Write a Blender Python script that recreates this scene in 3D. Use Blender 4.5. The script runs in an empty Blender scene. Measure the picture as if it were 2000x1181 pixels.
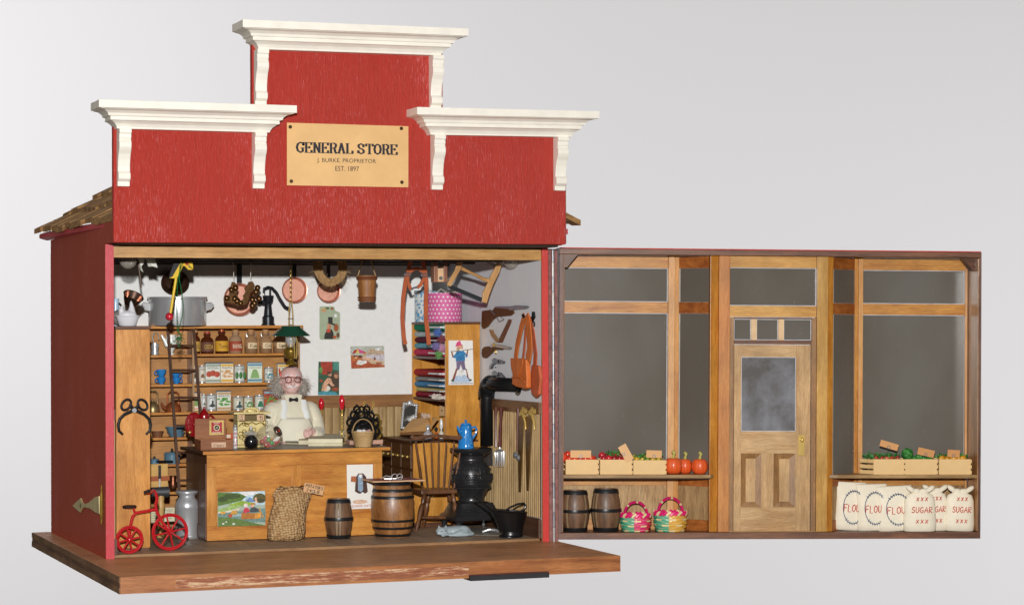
import bpy, math, random
import numpy as np
from mathutils import Matrix, Vector
random.seed(7)
PI = math.pi
SC = bpy.context.scene
COL = SC.collection

# ------------------------------------------------------------------ camera
CAMP = np.array([-4.651, -24.116, 2.451])
YAW, PIT, ROL, FPX = .365, .009, -.004, 4506.
_F = np.array([math.sin(YAW)*math.cos(PIT), math.cos(YAW)*math.cos(PIT), math.sin(PIT)])
_r = np.array([math.cos(YAW), -math.sin(YAW), 0.]); _u = np.cross(_r, _F)
_R = math.cos(ROL)*_r + math.sin(ROL)*_u
_U = -math.sin(ROL)*_r + math.cos(ROL)*_u
cd = bpy.data.cameras.new('camera'); co = bpy.data.objects.new('camera', cd); COL.objects.link(co)
cd.sensor_fit = 'HORIZONTAL'; cd.sensor_width = 36; cd.lens = FPX/2000*36
cd.clip_start = .5; cd.clip_end = 2000
co.matrix_world = Matrix(((_R[0], _U[0], -_F[0], CAMP[0]), (_R[1], _U[1], -_F[1], CAMP[1]), (_R[2], _U[2], -_F[2], CAMP[2]), (0, 0, 0, 1)))
SC.camera = co
# ------------------------------------------------------------------ light
W = bpy.data.worlds.new('World'); SC.world = W; W.use_nodes = True
nt = W.node_tree; bg = nt.nodes['Background']
tc = nt.nodes.new('ShaderNodeTexCoord'); sp = nt.nodes.new('ShaderNodeSeparateXYZ'); rm = nt.nodes.new('ShaderNodeValToRGB')
nt.links.new(tc.outputs['Generated'], sp.inputs[0]); nt.links.new(sp.outputs['Z'], rm.inputs[0]); nt.links.new(rm.outputs[0], bg.inputs[0])
rm.color_ramp.elements[0].color = (.115, .105, .09, 1); rm.color_ramp.elements[0].position = .0
rm.color_ramp.elements[1].color = (.36, .35, .33, 1); rm.color_ramp.elements[1].position = .9
bg.inputs[1].default_value = 1.0
def lamp(name, kind, loc, energy, color=(1, 1, 1), size=.2, aim=None):
    l = bpy.data.lights.new(name, kind); l.energy = energy; l.color = color
    if kind == 'AREA': l.size = size; l.shape = 'DISK'
    else: l.shadow_soft_size = size
    o = bpy.data.objects.new(name, l); COL.objects.link(o); o.location = loc
    if aim is not None: o.rotation_euler = (Vector(aim)-Vector(loc)).to_track_quat('-Z', 'Y').to_euler()
    return o
fl = CAMP + _U*1.75 - _R*.12
lamp('camera_flash', 'POINT', fl, 24000, (1., .985, .96), .17)
BD = 260.
def cv(r, u, d): return tuple(CAMP + _R*r + _U*u + _F*d)
lamp('added_backdrop_lamp', 'AREA', cv(-100, 30, 150), 1.05e5*1.1, (1, .99, 1), 40, cv(-50, 10, BD))  # two added lamps brighten the backdrop; neither is a seen source
lamp('added_backdrop_lamp', 'AREA', cv(105, -20, 115), 0.72e5*2.1, (1, 1, 1), 40, cv(40, -25, BD))
SC.view_settings.view_transform = 'Standard'; SC.view_settings.look = 'None'; SC.view_settings.exposure = 0; SC.view_settings.gamma = 1
SC.cycles.max_bounces = 6; SC.cycles.diffuse_bounces = 3; SC.cycles.glossy_bounces = 3; SC.cycles.transparent_max_bounces = 8
SC.cycles.use_denoising = True
SC.cycles.sample_clamp_indirect = 4
try: SC.cycles.caustics_reflective = False; SC.cycles.caustics_refractive = False
except Exception: pass

# ------------------------------------------------------------------ photo pixel -> point on a real plane
def ray(px, py): return _F + _R*(px-1000)/FPX - _U*(py-590.5)/FPX
def on(ax, v, px, py):
    d = ray(px, py); i = 'xyz'.index(ax); P = CAMP + d*((v-CAMP[i])/d[i]); return tuple(float(q) for q in P)
def xz(y, px, py): p = on('y', y, px, py); return p[0], p[2]
def yz(x, px, py): p = on('x', x, px, py); return p[1], p[2]
# opened front: local frame (x along, y away from viewer, z up)
PA = -.27
PM = Matrix.Translation((5.10, -.02, .03)) @ Matrix.Rotation(PA, 4, 'Z') @ Matrix.Rotation(.0105, 4, 'Y')
_PI = np.array(PM.inverted()); 
def pon(yl, px, py):
    c = (_PI @ np.append(CAMP, 1))[:3]; d = _PI[:3, :3] @ ray(px, py); P = c + d*((yl-c[1])/d[1]); return float(P[0]), float(P[2])

# ------------------------------------------------------------------ materials
def lin(c):
    return c/12.92 if c <= .04045 else ((c+.055)/1.055)**2.4
def C(h, k=1.):
    h = h.lstrip('#'); return tuple(min(1, k*lin(int(h[i:i+2], 16)/255)) for i in (0, 2, 4)) + (1.,)
_mc = {}
def newmat(name):
    m = bpy.data.materials.new(name); m.use_nodes = True
    return m, m.node_tree, m.node_tree.nodes['Principled BSDF']
def tex_noise(nt, scale, detail=4, mapscale=(1, 1, 1), rough=.55, dist=0):
    tc = nt.nodes.new('ShaderNodeTexCoord'); mp = nt.nodes.new('ShaderNodeMapping'); n = nt.nodes.new('ShaderNodeTexNoise')
    mp.inputs['Scale'].default_value = mapscale; n.inputs['Scale'].default_value = scale; n.inputs['Detail'].default_value = detail
    n.inputs['Roughness'].default_value = rough; n.inputs['Distortion'].default_value = dist
    nt.links.new(tc.outputs['Object'], mp.inputs[0]); nt.links.new(mp.outputs[0], n.inputs['Vector'])
    return n
def bump(nt, b, src, strength, dist=.01):
    bm = nt.nodes.new('ShaderNodeBump'); bm.inputs['Strength'].default_value = strength; bm.inputs['Distance'].default_value = dist
    nt.links.new(src, bm.inputs['Height']); nt.links.new(bm.outputs[0], b.inputs['Normal']); return bm
def pmat(h, rough=.5, metal=0, var=.12, scale=9, bs=.0, bscale=60, spec=.5, coat=0, alpha=1, k=1., mapscale=(1, 1, 1), sheen=0, trans=0):
    key = (h, rough, metal, var, scale, bs, bscale, spec, coat, alpha, k, mapscale, sheen, trans)
    if key in _mc: return _mc[key]
    m, nt, b = newmat('m_'+h.strip('#')); c = C(h, k)
    b.inputs['Roughness'].default_value = rough; b.inputs['Metallic'].default_value = metal
    b.inputs['Specular IOR Level'].default_value = spec; b.inputs['Coat Weight'].default_value = coat; b.inputs['Coat Roughness'].default_value = .15
    b.inputs['Alpha'].default_value = alpha; b.inputs['Transmission Weight'].default_value = trans
    if sheen: b.inputs['Sheen Weight'].default_value = sheen
    if var:
        n = tex_noise(nt, scale, 5, mapscale); r = nt.nodes.new('ShaderNodeValToRGB')
        r.color_ramp.elements[0].position = .3; r.color_ramp.elements[1].position = .7
        r.color_ramp.elements[0].color = tuple(x*(1-var) for x in c[:3])+(1,); r.color_ramp.elements[1].color = tuple(min(1, x*(1+var)) for x in c[:3])+(1,)
        nt.links.new(n.outputs[0], r.inputs[0]); nt.links.new(r.outputs[0], b.inputs['Base Color'])
    else: b.inputs['Base Color'].default_value = c
    if bs:
        n2 = tex_noise(nt, bscale, 4, mapscale); bump(nt, b, n2.outputs[0], bs)
    _mc[key] = m; return m
def wood(c1, c2, axis='x', scale=5., rough=.38, stretch=9., coat=.25, bs=.12, fine=1., c3=None, k=1.):
    key = ('w', c1, c2, axis, scale, rough, stretch, coat, bs, fine, c3, k)
    if key in _mc: return _mc[key]
    m, nt, b = newmat('wood_'+c1.strip('#'))
    ms = [stretch]*3; ms['xyz'.index(axis)] = 1.
    n = tex_noise(nt, scale*.35, 6, tuple(ms), .6, .6)
    r = nt.nodes.new('ShaderNodeValToRGB'); r.color_ramp.elements[0].position = .36; r.color_ramp.elements[1].position = .64
    r.color_ramp.elements[0].color = C(c1, k); r.color_ramp.elements[1].color = C(c2, k)
    if c3:
        e = r.color_ramp.elements.new(.28); e.color = C(c3, k)
    nt.links.new(n.outputs[0], r.inputs[0])
    n2 = tex_noise(nt, scale*3.2, 6, tuple([(stretch*1.3 if i != 'xyz'.index(axis) else .7) for i in range(3)]), .7)
    r2 = nt.nodes.new('ShaderNodeValToRGB'); r2.color_ramp.elements[0].position = .3; r2.color_ramp.elements[1].position = .62
    g = 1-.35*fine; r2.color_ramp.elements[0].color = (g, g*.97, g*.93, 1); r2.color_ramp.elements[1].color = (1.08, 1.08, 1.08, 1)
    nt.links.new(n2.outputs[0], r2.inputs[0])
    mx = nt.nodes.new('ShaderNodeMix'); mx.data_type = 'RGBA'; mx.blend_type = 'MULTIPLY'; mx.inputs[0].default_value = 1
    nt.links.new(r.outputs[0], mx.inputs[6]); nt.links.new(r2.outputs[0], mx.inputs[7])
    # broad patches of stain
    n3 = tex_noise(nt, 2.2, 3); r3 = nt.nodes.new('ShaderNodeValToRGB'); r3.color_ramp.elements[0].position = .3; r3.color_ramp.elements[1].position = .7
    r3.color_ramp.elements[0].color = (.8, .77, .72, 1); r3.color_ramp.elements[1].color = (1.12, 1.1, 1.08, 1); nt.links.new(n3.outputs[0], r3.inputs[0])
    mx2 = nt.nodes.new('ShaderNodeMix'); mx2.data_type = 'RGBA'; mx2.blend_type = 'MULTIPLY'; mx2.inputs[0].default_value = 1
    nt.links.new(mx.outputs[2], mx2.inputs[6]); nt.links.new(r3.outputs[0], mx2.inputs[7])
    nt.links.new(mx2.outputs[2], b.inputs['Base Color'])
    b.inputs['Roughness'].default_value = rough; b.inputs['Coat Weight'].default_value = coat; b.inputs['Coat Roughness'].default_value = .3
    bump(nt, b, n2.outputs[0], bs)
    _mc[key] = m; return m

# ------------------------------------------------------------------ mesh builder
class B:
    def __init__(s, T=None): s.v = []; s.f = []; s.mi = []; s.mats = []; s.cur = 0; s.T = T or Matrix.Identity(4)
    def m(s, mat):
        if mat not in s.mats: s.mats.append(mat)
        s.cur = s.mats.index(mat); return s
    def add(s, vs, fs, M=None):
        T = s.T @ M if M is not None else s.T; o = len(s.v)
        s.v += [tuple(T @ Vector(v)) for v in vs]; s.f += [tuple(i+o for i in f) for f in fs]; s.mi += [s.cur]*len(fs); return s
    def box(s, x0, x1, y0, y1, z0, z1, M=None):
        x0, x1 = min(x0, x1), max(x0, x1); y0, y1 = min(y0, y1), max(y0, y1); z0, z1 = min(z0, z1), max(z0, z1)
        return s.add([(x0, y0, z0), (x1, y0, z0), (x1, y1, z0), (x0, y1, z0), (x0, y0, z1), (x1, y0, z1), (x1, y1, z1), (x0, y1, z1)],
                     [(0, 3, 2, 1), (4, 5, 6, 7), (0, 1, 5, 4), (1, 2, 6, 5), (2, 3, 7, 6), (3, 0, 4, 7)], M)
    def loft(s, rings, cap=True, closed=False, M=None):
        n = len(rings[0]); vs = [p for r in rings for p in r]; fs = []
        K = len(rings)
        for i in range(K-1 if not closed else K):
            j = (i+1) % K
            for k in range(n):
                l = (k+1) % n; fs.append((i*n+k, i*n+l, j*n+l, j*n+k))
        if cap and not closed: fs.append(tuple(range(n-1, -1, -1))); fs.append(tuple((K-1)*n+k for k in range(n)))
        return s.add(vs, fs, M)
    def lathe(s, prof, c=(0, 0, 0), n=24, M=None, cap=True, sx=1, sy=1):
        rings = [[(c[0]+r*sx*math.cos(2*PI*k/n), c[1]+r*sy*math.sin(2*PI*k/n), c[2]+z) for k in range(n)] for r, z in prof]
        return s.loft(rings, cap, False, M)
    def tube(s, pts, r=.01, n=8, closed=False, cap=True, M=None, flat=1., up=None):
        P = [Vector(p) for p in pts]; K = len(P); rs = r if isinstance(r, (list, tuple)) else [r]*K; rings = []
        prev = None
        for i in range(K):
            if closed: t = P[(i+1) % K]-P[i-1]
            else: t = P[min(i+1, K-1)]-P[max(i-1, 0)]
            if t.length < 1e-9: t = Vector((0, 0, 1))
            t.normalize()
            if up is not None: a = Vector(up)
            elif prev is not None: a = prev
            else: a = Vector((0, 0, 1)) if abs(t.z) < .9 else Vector((1, 0, 0))
            x = a - t*a.dot(t)
            if x.length < 1e-6: x = t.orthogonal()
            x.normalize(); y = t.cross(x); prev = x
            rings.append([tuple(P[i] + (x*math.cos(2*PI*k/n)+y*flat*math.sin(2*PI*k/n))*rs[i]) for k in range(n)])
        return s.loft(rings, cap, closed, M)
    def cyl(s, p0, p1, r0, r1=None, n=16, M=None): return s.tube([p0, p1], [r0, r0 if r1 is None else r1], n, M=M)
    def ell(s, c, r, n=16, m=10, M=None):
        if not isinstance(r, (tuple, list)): r = (r, r, r)
        prof = [(max(1e-4, math.sin(PI*i/m)), -math.cos(PI*i/m)) for i in range(m+1)]
        rings = [[(c[0]+a*r[0]*math.cos(2*PI*k/n), c[1]+a*r[1]*math.sin(2*PI*k/n), c[2]+z*r[2]) for k in range(n)] for a, z in prof]
        return s.loft(rings, True, False, M)
    def prism(s, poly, ax, a0, a1, M=None):
        # poly: 2D points in the two other axes (x,z for ax='y'; y,z for 'x'; x,y for 'z')
        def P(p, a):
            return (p[0], a, p[1]) if ax == 'y' else ((a, p[0], p[1]) if ax == 'x' else (p[0], p[1], a))
        n = len(poly); area = sum(poly[i][0]*poly[(i+1) % n][1]-poly[(i+1) % n][0]*poly[i][1] for i in range(n))
        if area < 0: poly = poly[::-1]
        a0, a1 = min(a0, a1), max(a0, a1)
        vs = [P(p, a0) for p in poly]+[P(p, a1) for p in poly]; F = list(range(n)); G = [n+i for i in range(n)]
        fl = ax == 'y'
        fs = [tuple(F if fl else F[::-1]), tuple(G[::-1] if fl else G)]
        for i in range(n):
            j = (i+1) % n; q = (i, j, n+j, n+i); fs.append(q[::-1] if fl else q)
        return s.add(vs, fs, M)
    def torus(s, c, R, r, ax='z', n=24, m=8, M=None, e=1.):
        pts = []
        for k in range(n):
            a = 2*PI*k/n; u, w = R*math.cos(a), R*e*math.sin(a)
            pts.append({'z': (c[0]+u, c[1]+w, c[2]), 'y': (c[0]+u, c[1], c[2]+w), 'x': (c[0], c[1]+u, c[2]+w)}[ax])
        return s.tube(pts, r, m, closed=True, M=M, up={'z': (0, 0, 1), 'y': (0, 1, 0), 'x': (1, 0, 0)}[ax])
    def text(s, txt, w, h, M, font_sx=1., sh=0, depth=.0):
        cu = bpy.data.curves.new('t', 'FONT'); cu.body = txt; cu.align_x = 'CENTER'; cu.align_y = 'CENTER'; cu.resolution_u = 3; cu.shear = sh
        o = bpy.data.objects.new('t', cu); COL.objects.link(o); dg = bpy.context.evaluated_depsgraph_get(); dg.update()
        me = bpy.data.meshes.new_from_object(o.evaluated_get(dg)); xs = [v.co.x for v in me.vertices]; ys = [v.co.y for v in me.vertices]
        if xs:
            cx, cy = (min(xs)+max(xs))/2, (min(ys)+max(ys))/2; kx = w/(max(xs)-min(xs)); ky = h/(max(ys)-min(ys))
            s.add([((v.co.x-cx)*kx, (v.co.y-cy)*ky, 0) for v in me.vertices], [tuple(p.vertices) for p in me.polygons], M)
        bpy.data.objects.remove(o); bpy.data.curves.remove(cu); bpy.data.meshes.remove(me); return s
    def build(s, name, parent=None, smooth=False, bevel=0, world=False, mods=(), loc=None, label=None):
        me = bpy.data.meshes.new(name); vs = s.v
        if world and parent is not None:
            I = parent['_'] if False else TM[parent.name].inverted(); vs = [tuple(I @ Vector(v)) for v in vs]
        o = bpy.data.objects.new(name, me); COL.objects.link(o)
        if loc is not None:
            I = loc.inverted(); vs = [tuple(I @ Vector(v)) for v in vs] if world else vs
            o.matrix_world = loc; TM[o.name] = loc.copy()
        me.from_pydata(vs, [], s.f)
        for mt in s.mats: me.materials.append(mt)
        me.polygons.foreach_set('material_index', s.mi)
        if parent is not None:
            o.parent = parent; TM[o.name] = TM[parent.name]
        if bevel:
            md = o.modifiers.new('bevel', 'BEVEL'); md.width = bevel; md.segments = 2; md.limit_method = 'ANGLE'; md.angle_limit = math.radians(50)
        if smooth:
            me.polygons.foreach_set('use_smooth', [True]*len(me.polygons))
            if smooth != 2: me.set_sharp_from_angle(angle=math.radians(38))
        me.update()
        if label: o['label'] = label
        return o
TM = {}
def tag(o, label, cat, group=None, kind=None):
    if label: o['label'] = label
    if cat: o['category'] = cat
    if group: o['group'] = group
    if kind: o['kind'] = kind
    return o
def thing(name, label, cat, loc=(0, 0, 0), rz=0, group=None, M=None):
    o = bpy.data.objects.new(name, None); COL.objects.link(o); o.empty_display_size = .05
    T = M if M is not None else Matrix.Translation(loc) @ Matrix.Rotation(rz, 4, 'Z')
    o.matrix_world = T; TM[o.name] = T.copy(); return tag(o, label, cat, group)
def solo(b, name, label, cat, loc=(0, 0, 0), M=None, world=False, group=None, **k):
    T = M if M is not None else Matrix.Translation(loc)
    o = b.build(name, loc=T, world=world, **k); return tag(o, label, cat, group)
def copy_tree(o, M=None, label=None, group=None, parent=None):
    c = o.copy(); COL.objects.link(c); c.parent = parent
    if M is not None: c.matrix_world = M; TM[c.name] = M.copy()
    if label: c['label'] = label
    if group: c['group'] = group
    for ch in list(o.children): copy_tree(ch, parent=c)
    return c
def fuse(o, vox=.012, sm=4, fac=.6, keep=0):
    r = o.modifiers.new('remesh', 'REMESH'); r.mode = 'VOXEL'; r.voxel_size = vox; r.use_smooth_shade = True
    if sm:
        s = o.modifiers.new('smooth', 'SMOOTH'); s.iterations = sm; s.factor = fac
    return o
T3 = Matrix.Translation
def RX(a): return Matrix.Rotation(a, 4, 'X')
def RY(a): return Matrix.Rotation(a, 4, 'Y')
def RZ(a): return Matrix.Rotation(a, 4, 'Z')
FACE = RX(PI/2)          # text plane standing up, facing -y
def fp(y, px0, px1, pyt, pyb):
    a = xz(y, px0, pyb); b = xz(y, px1, pyb); c = xz(y, (px0+px1)/2, pyt); d = xz(y, (px0+px1)/2, pyb)
    return (a[0]+b[0])/2, d[1], b[0]-a[0], c[1]-d[1]

# single stroke alphabet for handwriting
SF = {'A': [[(0, 0), (.45, 1), (.8, 0)], [(.15, .4), (.7, .4)]], 'B': [[(0, 0), (0, 1), (.5, .9), (.5, .6), (0, .5), (.6, .4), (.55, .05), (0, 0)]],
 'C': [[(.7, .85), (.4, 1), (.05, .7), (.05, .3), (.4, 0), (.7, .15)]], 'D': [[(0, 0), (0, 1), (.5, .85), (.65, .5), (.5, .1), (0, 0)]],
 'E': [[(.6, 1), (0, 1), (0, 0), (.6, 0)], [(0, .5), (.45, .5)]], 'F': [[(.65, 1), (0, 1), (0, 0)], [(0, .52), (.5, .52)]],
 'G': [[(.7, .85), (.4, 1), (.05, .7), (.05, .3), (.4, 0), (.7, .2), (.7, .45), (.4, .45)]], 'H': [[(0, 0), (0, 1)], [(.6, 0), (.6, 1)], [(0, .5), (.6, .5)]],
 'I': [[(.1, 0), (.1, 1)]], 'L': [[(0, 1), (0, 0), (.55, 0)]], 'M': [[(0, 0), (.05, 1), (.4, .4), (.75, 1), (.8, 0)]], 'N': [[(0, 0), (0, 1), (.6, 0), (.6, 1)]],
 'O': [[(.35, 1), (.05, .75), (.05, .25), (.35, 0), (.65, .25), (.65, .75), (.35, 1)]], 'P': [[(0, 0), (0, 1), (.5, .92), (.55, .6), (0, .48)]],
 'R': [[(0, 0), (0, 1), (.5, .92), (.55, .6), (0, .48), (.6, 0)]], 'S': [[(.6, .85), (.35, 1), (.05, .8), (.15, .55), (.5, .45), (.6, .2), (.35, 0), (0, .12)]],
 'T': [[(0, 1), (.7, 1)], [(.35, 1), (.35, 0)]], 'U': [[(0, 1), (.03, .2), (.3, 0), (.58, .2), (.6, 1)]], 'X': [[(0, 0), (.6, 1)], [(.6, 0), (0, 1)]],
 'a': [[(.5, .5), (.2, .6), (0, .3), (.2, 0), (.5, .2), (.5, .6), (.55, 0)]], 'c': [[(.5, .5), (.2, .6), (0, .3), (.2, 0), (.5, .1)]],
 'g': [[(.5, .5), (.2, .6), (0, .3), (.2, 0), (.5, .2), (.5, .6), (.45, -.35), (.1, -.4)]], 'r': [[(0, 0), (.05, .6), (.1, .4), (.4, .6)]],
 'i': [[(0, 0), (.05, .6)], [(.08, .8), (.1, .9)]], 'm': [[(0, 0), (0, .6), (.25, .55), (.3, 0), (.3, .5), (.55, .55), (.6, 0)]], 'n': [[(0, 0), (0, .6), (.35, .55), (.4, 0)]],
 'o': [[(.25, .6), (0, .3), (.25, 0), (.5, .3), (.25, .6)]], 's': [[(.4, .55), (.1, .5), (.35, .25), (.0, 0)]], 'u': [[(0, .6), (.05, 0), (.4, .1), (.45, .6), (.5, 0)]],
 '2': [[(0, .8), (.3, 1), (.55, .75), (0, 0), (.6, 0)]], '9': [[(.5, .6), (.2, .55), (.1, .85), (.4, 1), (.5, .7), (.4, 0)]], '5': [[(.6, 1), (.1, 1), (.05, .6), (.5, .55), (.45, .05), (0, .05)]],
 '¢': [[(.5, .6), (.2, .7), (.05, .35), (.25, .1), (.5, .2)], [(.3, -.05), (.3, .9)]], '.': [[(.1, 0), (.12, .03)]], '$': [[(.6, .85), (.35, 1), (.05, .8), (.5, .4), (.35, 0), (0, .12)], [(.3, -.1), (.35, 1.1)]]}
def hand(b, txt, M, w, h, r=.004, gap=.25, slant=.12, jit=.03):
    x = 0; L = []
    rr = random.Random(len(txt)*7+ord(txt[0]))
    for ch in txt:
        if ch == ' ': x += .6; continue
        g = SF[ch]; mx = max(p[0] for s in g for p in s); dy = rr.uniform(-jit, jit)
        for st in g: L.append([(x+p[0]+slant*p[1], p[1]+dy) for p in st])
        x += mx+gap
    W_ = x-gap
    for st in L: b.tube([((p[0]/W_-.5)*w, (p[1]-.5)*h, .0) for p in st], r, 5, M=M)

# ================================================================== setting
bd = B(); bd.m(pmat('#e6e5e7', .95, var=0, spec=0))
bd.add([cv(-90, -60, BD), cv(90, -60, BD), cv(90, 60, BD), cv(-90, 60, BD)], [(0, 1, 2, 3)])
tag(bd.build('backdrop'), None, None, kind='structure')

# ================================================================== materials of the house
def red_paint(h, st, name, v=.25, rough=.3):
    m, nt, b = newmat(name); c = C(h)
    n = tex_noise(nt, 5, 6, (9, 9, .55), .65); r = nt.nodes.new('ShaderNodeValToRGB')
    r.color_ramp.elements[0].position = .3; r.color_ramp.elements[1].position = .7
    r.color_ramp.elements[0].color = tuple(x*(1-v) for x in c[:3])+(1,); r.color_ramp.elements[1].color = tuple(x*(1+v*.4) for x in c[:3])+(1,)
    nt.links.new(n.outputs[0], r.inputs[0])
    # gloss sparkle along the raised grain put into the colour: pale vertical flecks
    n4 = tex_noise(nt, 6.5, 7, (14, 14, 1.5), .82); r4 = nt.nodes.new('ShaderNodeValToRGB'); r4.color_ramp.elements[0].position = .575; r4.color_ramp.elements[1].position = .64
    r4.color_ramp.elements[0].color = (0, 0, 0, 1); r4.color_ramp.elements[1].color = (.6,.6,.6, 1)
    n5 = tex_noise(nt, 1.6, 3, (1, 1, .6)); ad = nt.nodes.new('ShaderNodeMath'); ad.operation = 'MULTIPLY_ADD'; nt.links.new(n5.outputs[0], ad.inputs[0]); ad.inputs[1].default_value = .22; nt.links.new(n4.outputs[0], ad.inputs[2])
    sb_ = nt.nodes.new('ShaderNodeMath'); sb_.operation = 'SUBTRACT'; nt.links.new(ad.outputs[0], sb_.inputs[0]); sb_.inputs[1].default_value = .10; nt.links.new(sb_.outputs[0], r4.inputs[0])
    mx = nt.nodes.new('ShaderNodeMix'); mx.data_type = 'RGBA'; nt.links.new(r4.outputs[0], mx.inputs[0]); nt.links.new(r.outputs[0], mx.inputs[6]); mx.inputs[7].default_value = C('#df8585')
    nt.links.new(mx.outputs[2], b.inputs['Base Color'])
    n2 = tex_noise(nt, 7.5, 6, (15, 15, 1.3), .75); bump(nt, b, n2.outputs[0], st, .022); b.inputs['Specular IOR Level'].default_value = .35
    b.inputs['Roughness'].default_value = rough; return m
RED = red_paint('#b63022', .8, 'red_gloss_paint', .14, .36)
REDS = red_paint('#a83d22', .04, 'red_side_paint', .12, .5)
REDP = red_paint('#c23c46', .3, 'red_post_paint_sheen', .1, .4)  # same post paint, its pinkish sheen put into the colour
REDP2 = red_paint('#cf3c36', .3, 'red_post_paint_sheen2', .1, .4)
WHITE = pmat('#efeadf', .45, var=.05, scale=6, bs=.15, bscale=30)
WALL = pmat('#f2f2f0', .85, var=.03, scale=14, bs=.1, bscale=70)
WALLR = pmat('#eff1f6', .85, var=.04, scale=10, bs=.15, bscale=60, mapscale=(3, 3, .4))
PLY = wood('#b87e52', '#dca272', 'x', 3.2, .5, 11, .15, .35, 1.9, '#7d4d30')
BRN = wood('#6b4a34', '#8a6a4e', 'x', 4, .6, 7, .1, .2, 1.2, '#4f3526')
FLR = wood('#998270', '#b09a86', 'y', 3, .6, 7, .1, .12, .7, '#6d5a4b')
OAK = wood('#b9884c', '#d2a468', 'x', 5, .45, 10, .2, .1, 1, '#a0713c')
HONX = wood('#c07a30', '#dd9c48', 'x', 4.5, .35, 8, .3, .1, 1, '#a66020')
HONZ = wood('#c4822f', '#e0a155', 'z', 4.5, .35, 8, .3, .1, 1, '#ac6a22')
DKW = wood('#53301c', '#6e4328', 'x', 5, .45, 8, .2, .1, 1)
DKWZ = wood('#5a3520', '#74492d', 'z', 5, .45, 8, .2, .1, 1)
BLACK = pmat('#17181a', .35, var=.1, spec=.5, bs=.1)
IRON = pmat('#1f2022', .33, .35, var=.15, bs=.12, bscale=40)
STEEL = pmat('#d4d6d8', .28, .6, var=.1, mapscale=(1, 1, .15), scale=14)
STEELD = pmat('#8b8e94', .35, .6, var=.2)
BRASS = pmat('#dcbc6c', .3, .5, var=.15)
BRASSD = pmat('#94762f', .3, .6, var=.2)
COPPER = pmat('#b8683e', .3, .6, var=.15)
COPL = pmat('#e8ab94', .5, .35, var=.1, bs=.25, bscale=45)
CREAM = pmat('#ebe2c8', .8, var=.05)
TAN = pmat('#dfb378', .6, var=.07, scale=4)
KRAFT = pmat('#c98e55', .7, var=.06)
RUSTW = wood('#96592f', '#b87a48', 'x', 4, .5, 8, .2, .15, 1.1, '#6f3d20')

# ================================================================== store building
D = 3.37
house = thing('store_building', 'red wooden doll-house general store with white stepped cornices and open front', 'dollhouse', (0, 0, 0))
def hp(b, name, label=None, **k): return b.build(name, house, label=label, **k)
b = B().m(PLY).box(-.2, 5.103, -1.758, D+.1, -.168, 0)
hp(b, 'base_board', bevel=.008)
# plywood plies at the left edge of the base, worn paint on its front edge
b = B().m(wood('#6d4c30', '#8d6a48', 'y', 4, .7, 5, 0, .5, 1.4, '#4d331f'))
b.box(-.212, -.2, -1.756, D+.1, -.06, -.002); b.m(wood('#5a3a24', '#7a5638', 'y', 4, .7, 5, 0, .5, 1.4, '#3d2616')).box(-.207, -.2, -1.756, D+.1, -.105, -.06)
b.m(wood('#6d4c30', '#957250', 'y', 4, .7, 5, 0, .5, 1.4, '#4d331f')).box(-.213, -.2, -1.756, D+.1, -.166, -.105); hp(b, 'plywood_edge')
def chips(c1, c2, th, name):
    m, nt, bb = newmat(name); n = tex_noise(nt, 3, 8, (1.1, 1, 12), .8); r = nt.nodes.new('ShaderNodeValToRGB')
    r.color_ramp.elements[0].position = th; r.color_ramp.elements[1].position = th+.05; r.color_ramp.elements[0].color = C(c1); r.color_ramp.elements[1].color = C(c2)
    e = r.color_ramp.elements.new(th-.12); e.color = C('#7c4528')
    nt.links.new(n.outputs[0], r.inputs[0]); nt.links.new(r.outputs[0], bb.inputs['Base Color']); bb.inputs['Roughness'].default_value = .55; bump(nt, bb, n.outputs[0], .5, .02); return m
b = B().m(chips('#a05e3c', '#d2b08c', .525, 'worn_edge')).box(.35, 3.4, -1.764, -1.758, -.135, -.04)
b.m(RUSTW).box(-.2, 5.103, -1.766, -1.758, -.036, -.002).box(-.2, 5.103, -1.766, -1.758, -.166, -.139).box(-.2, .346, -1.763, -1.758, -.137, -.038).box(3.404, 5.103, -1.763, -1.758, -.137, -.038)
hp(b, 'front_edge')
b = B().m(FLR)
# floor planks, butted with thin dark gaps
fx = [.09, .95, 1.75, 2.55, 3.32, 4.1, 4.92]
for i in range(6): b.box(fx[i]+.004, fx[i+1]-.004, .09, 3.2, .006, .03)
b.m(pmat('#3b2a1f', .8)).box(.09, 4.92, .1, 3.2, .001, .006)
b.m(wood('#8f6a45', '#a8835b', 'x', 4, .6, 7, 0, .2)).box(.09, 4.92, .078, .09, .001, .031)
hp(b, 'floor_board', bevel=.002)
b = B().m(REDS).box(0, .09, .004, D, 0, 3.296); b.m(REDP).box(0, .0895, 0, .004, 0, 3.295); hp(b, 'side_wall')
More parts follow.
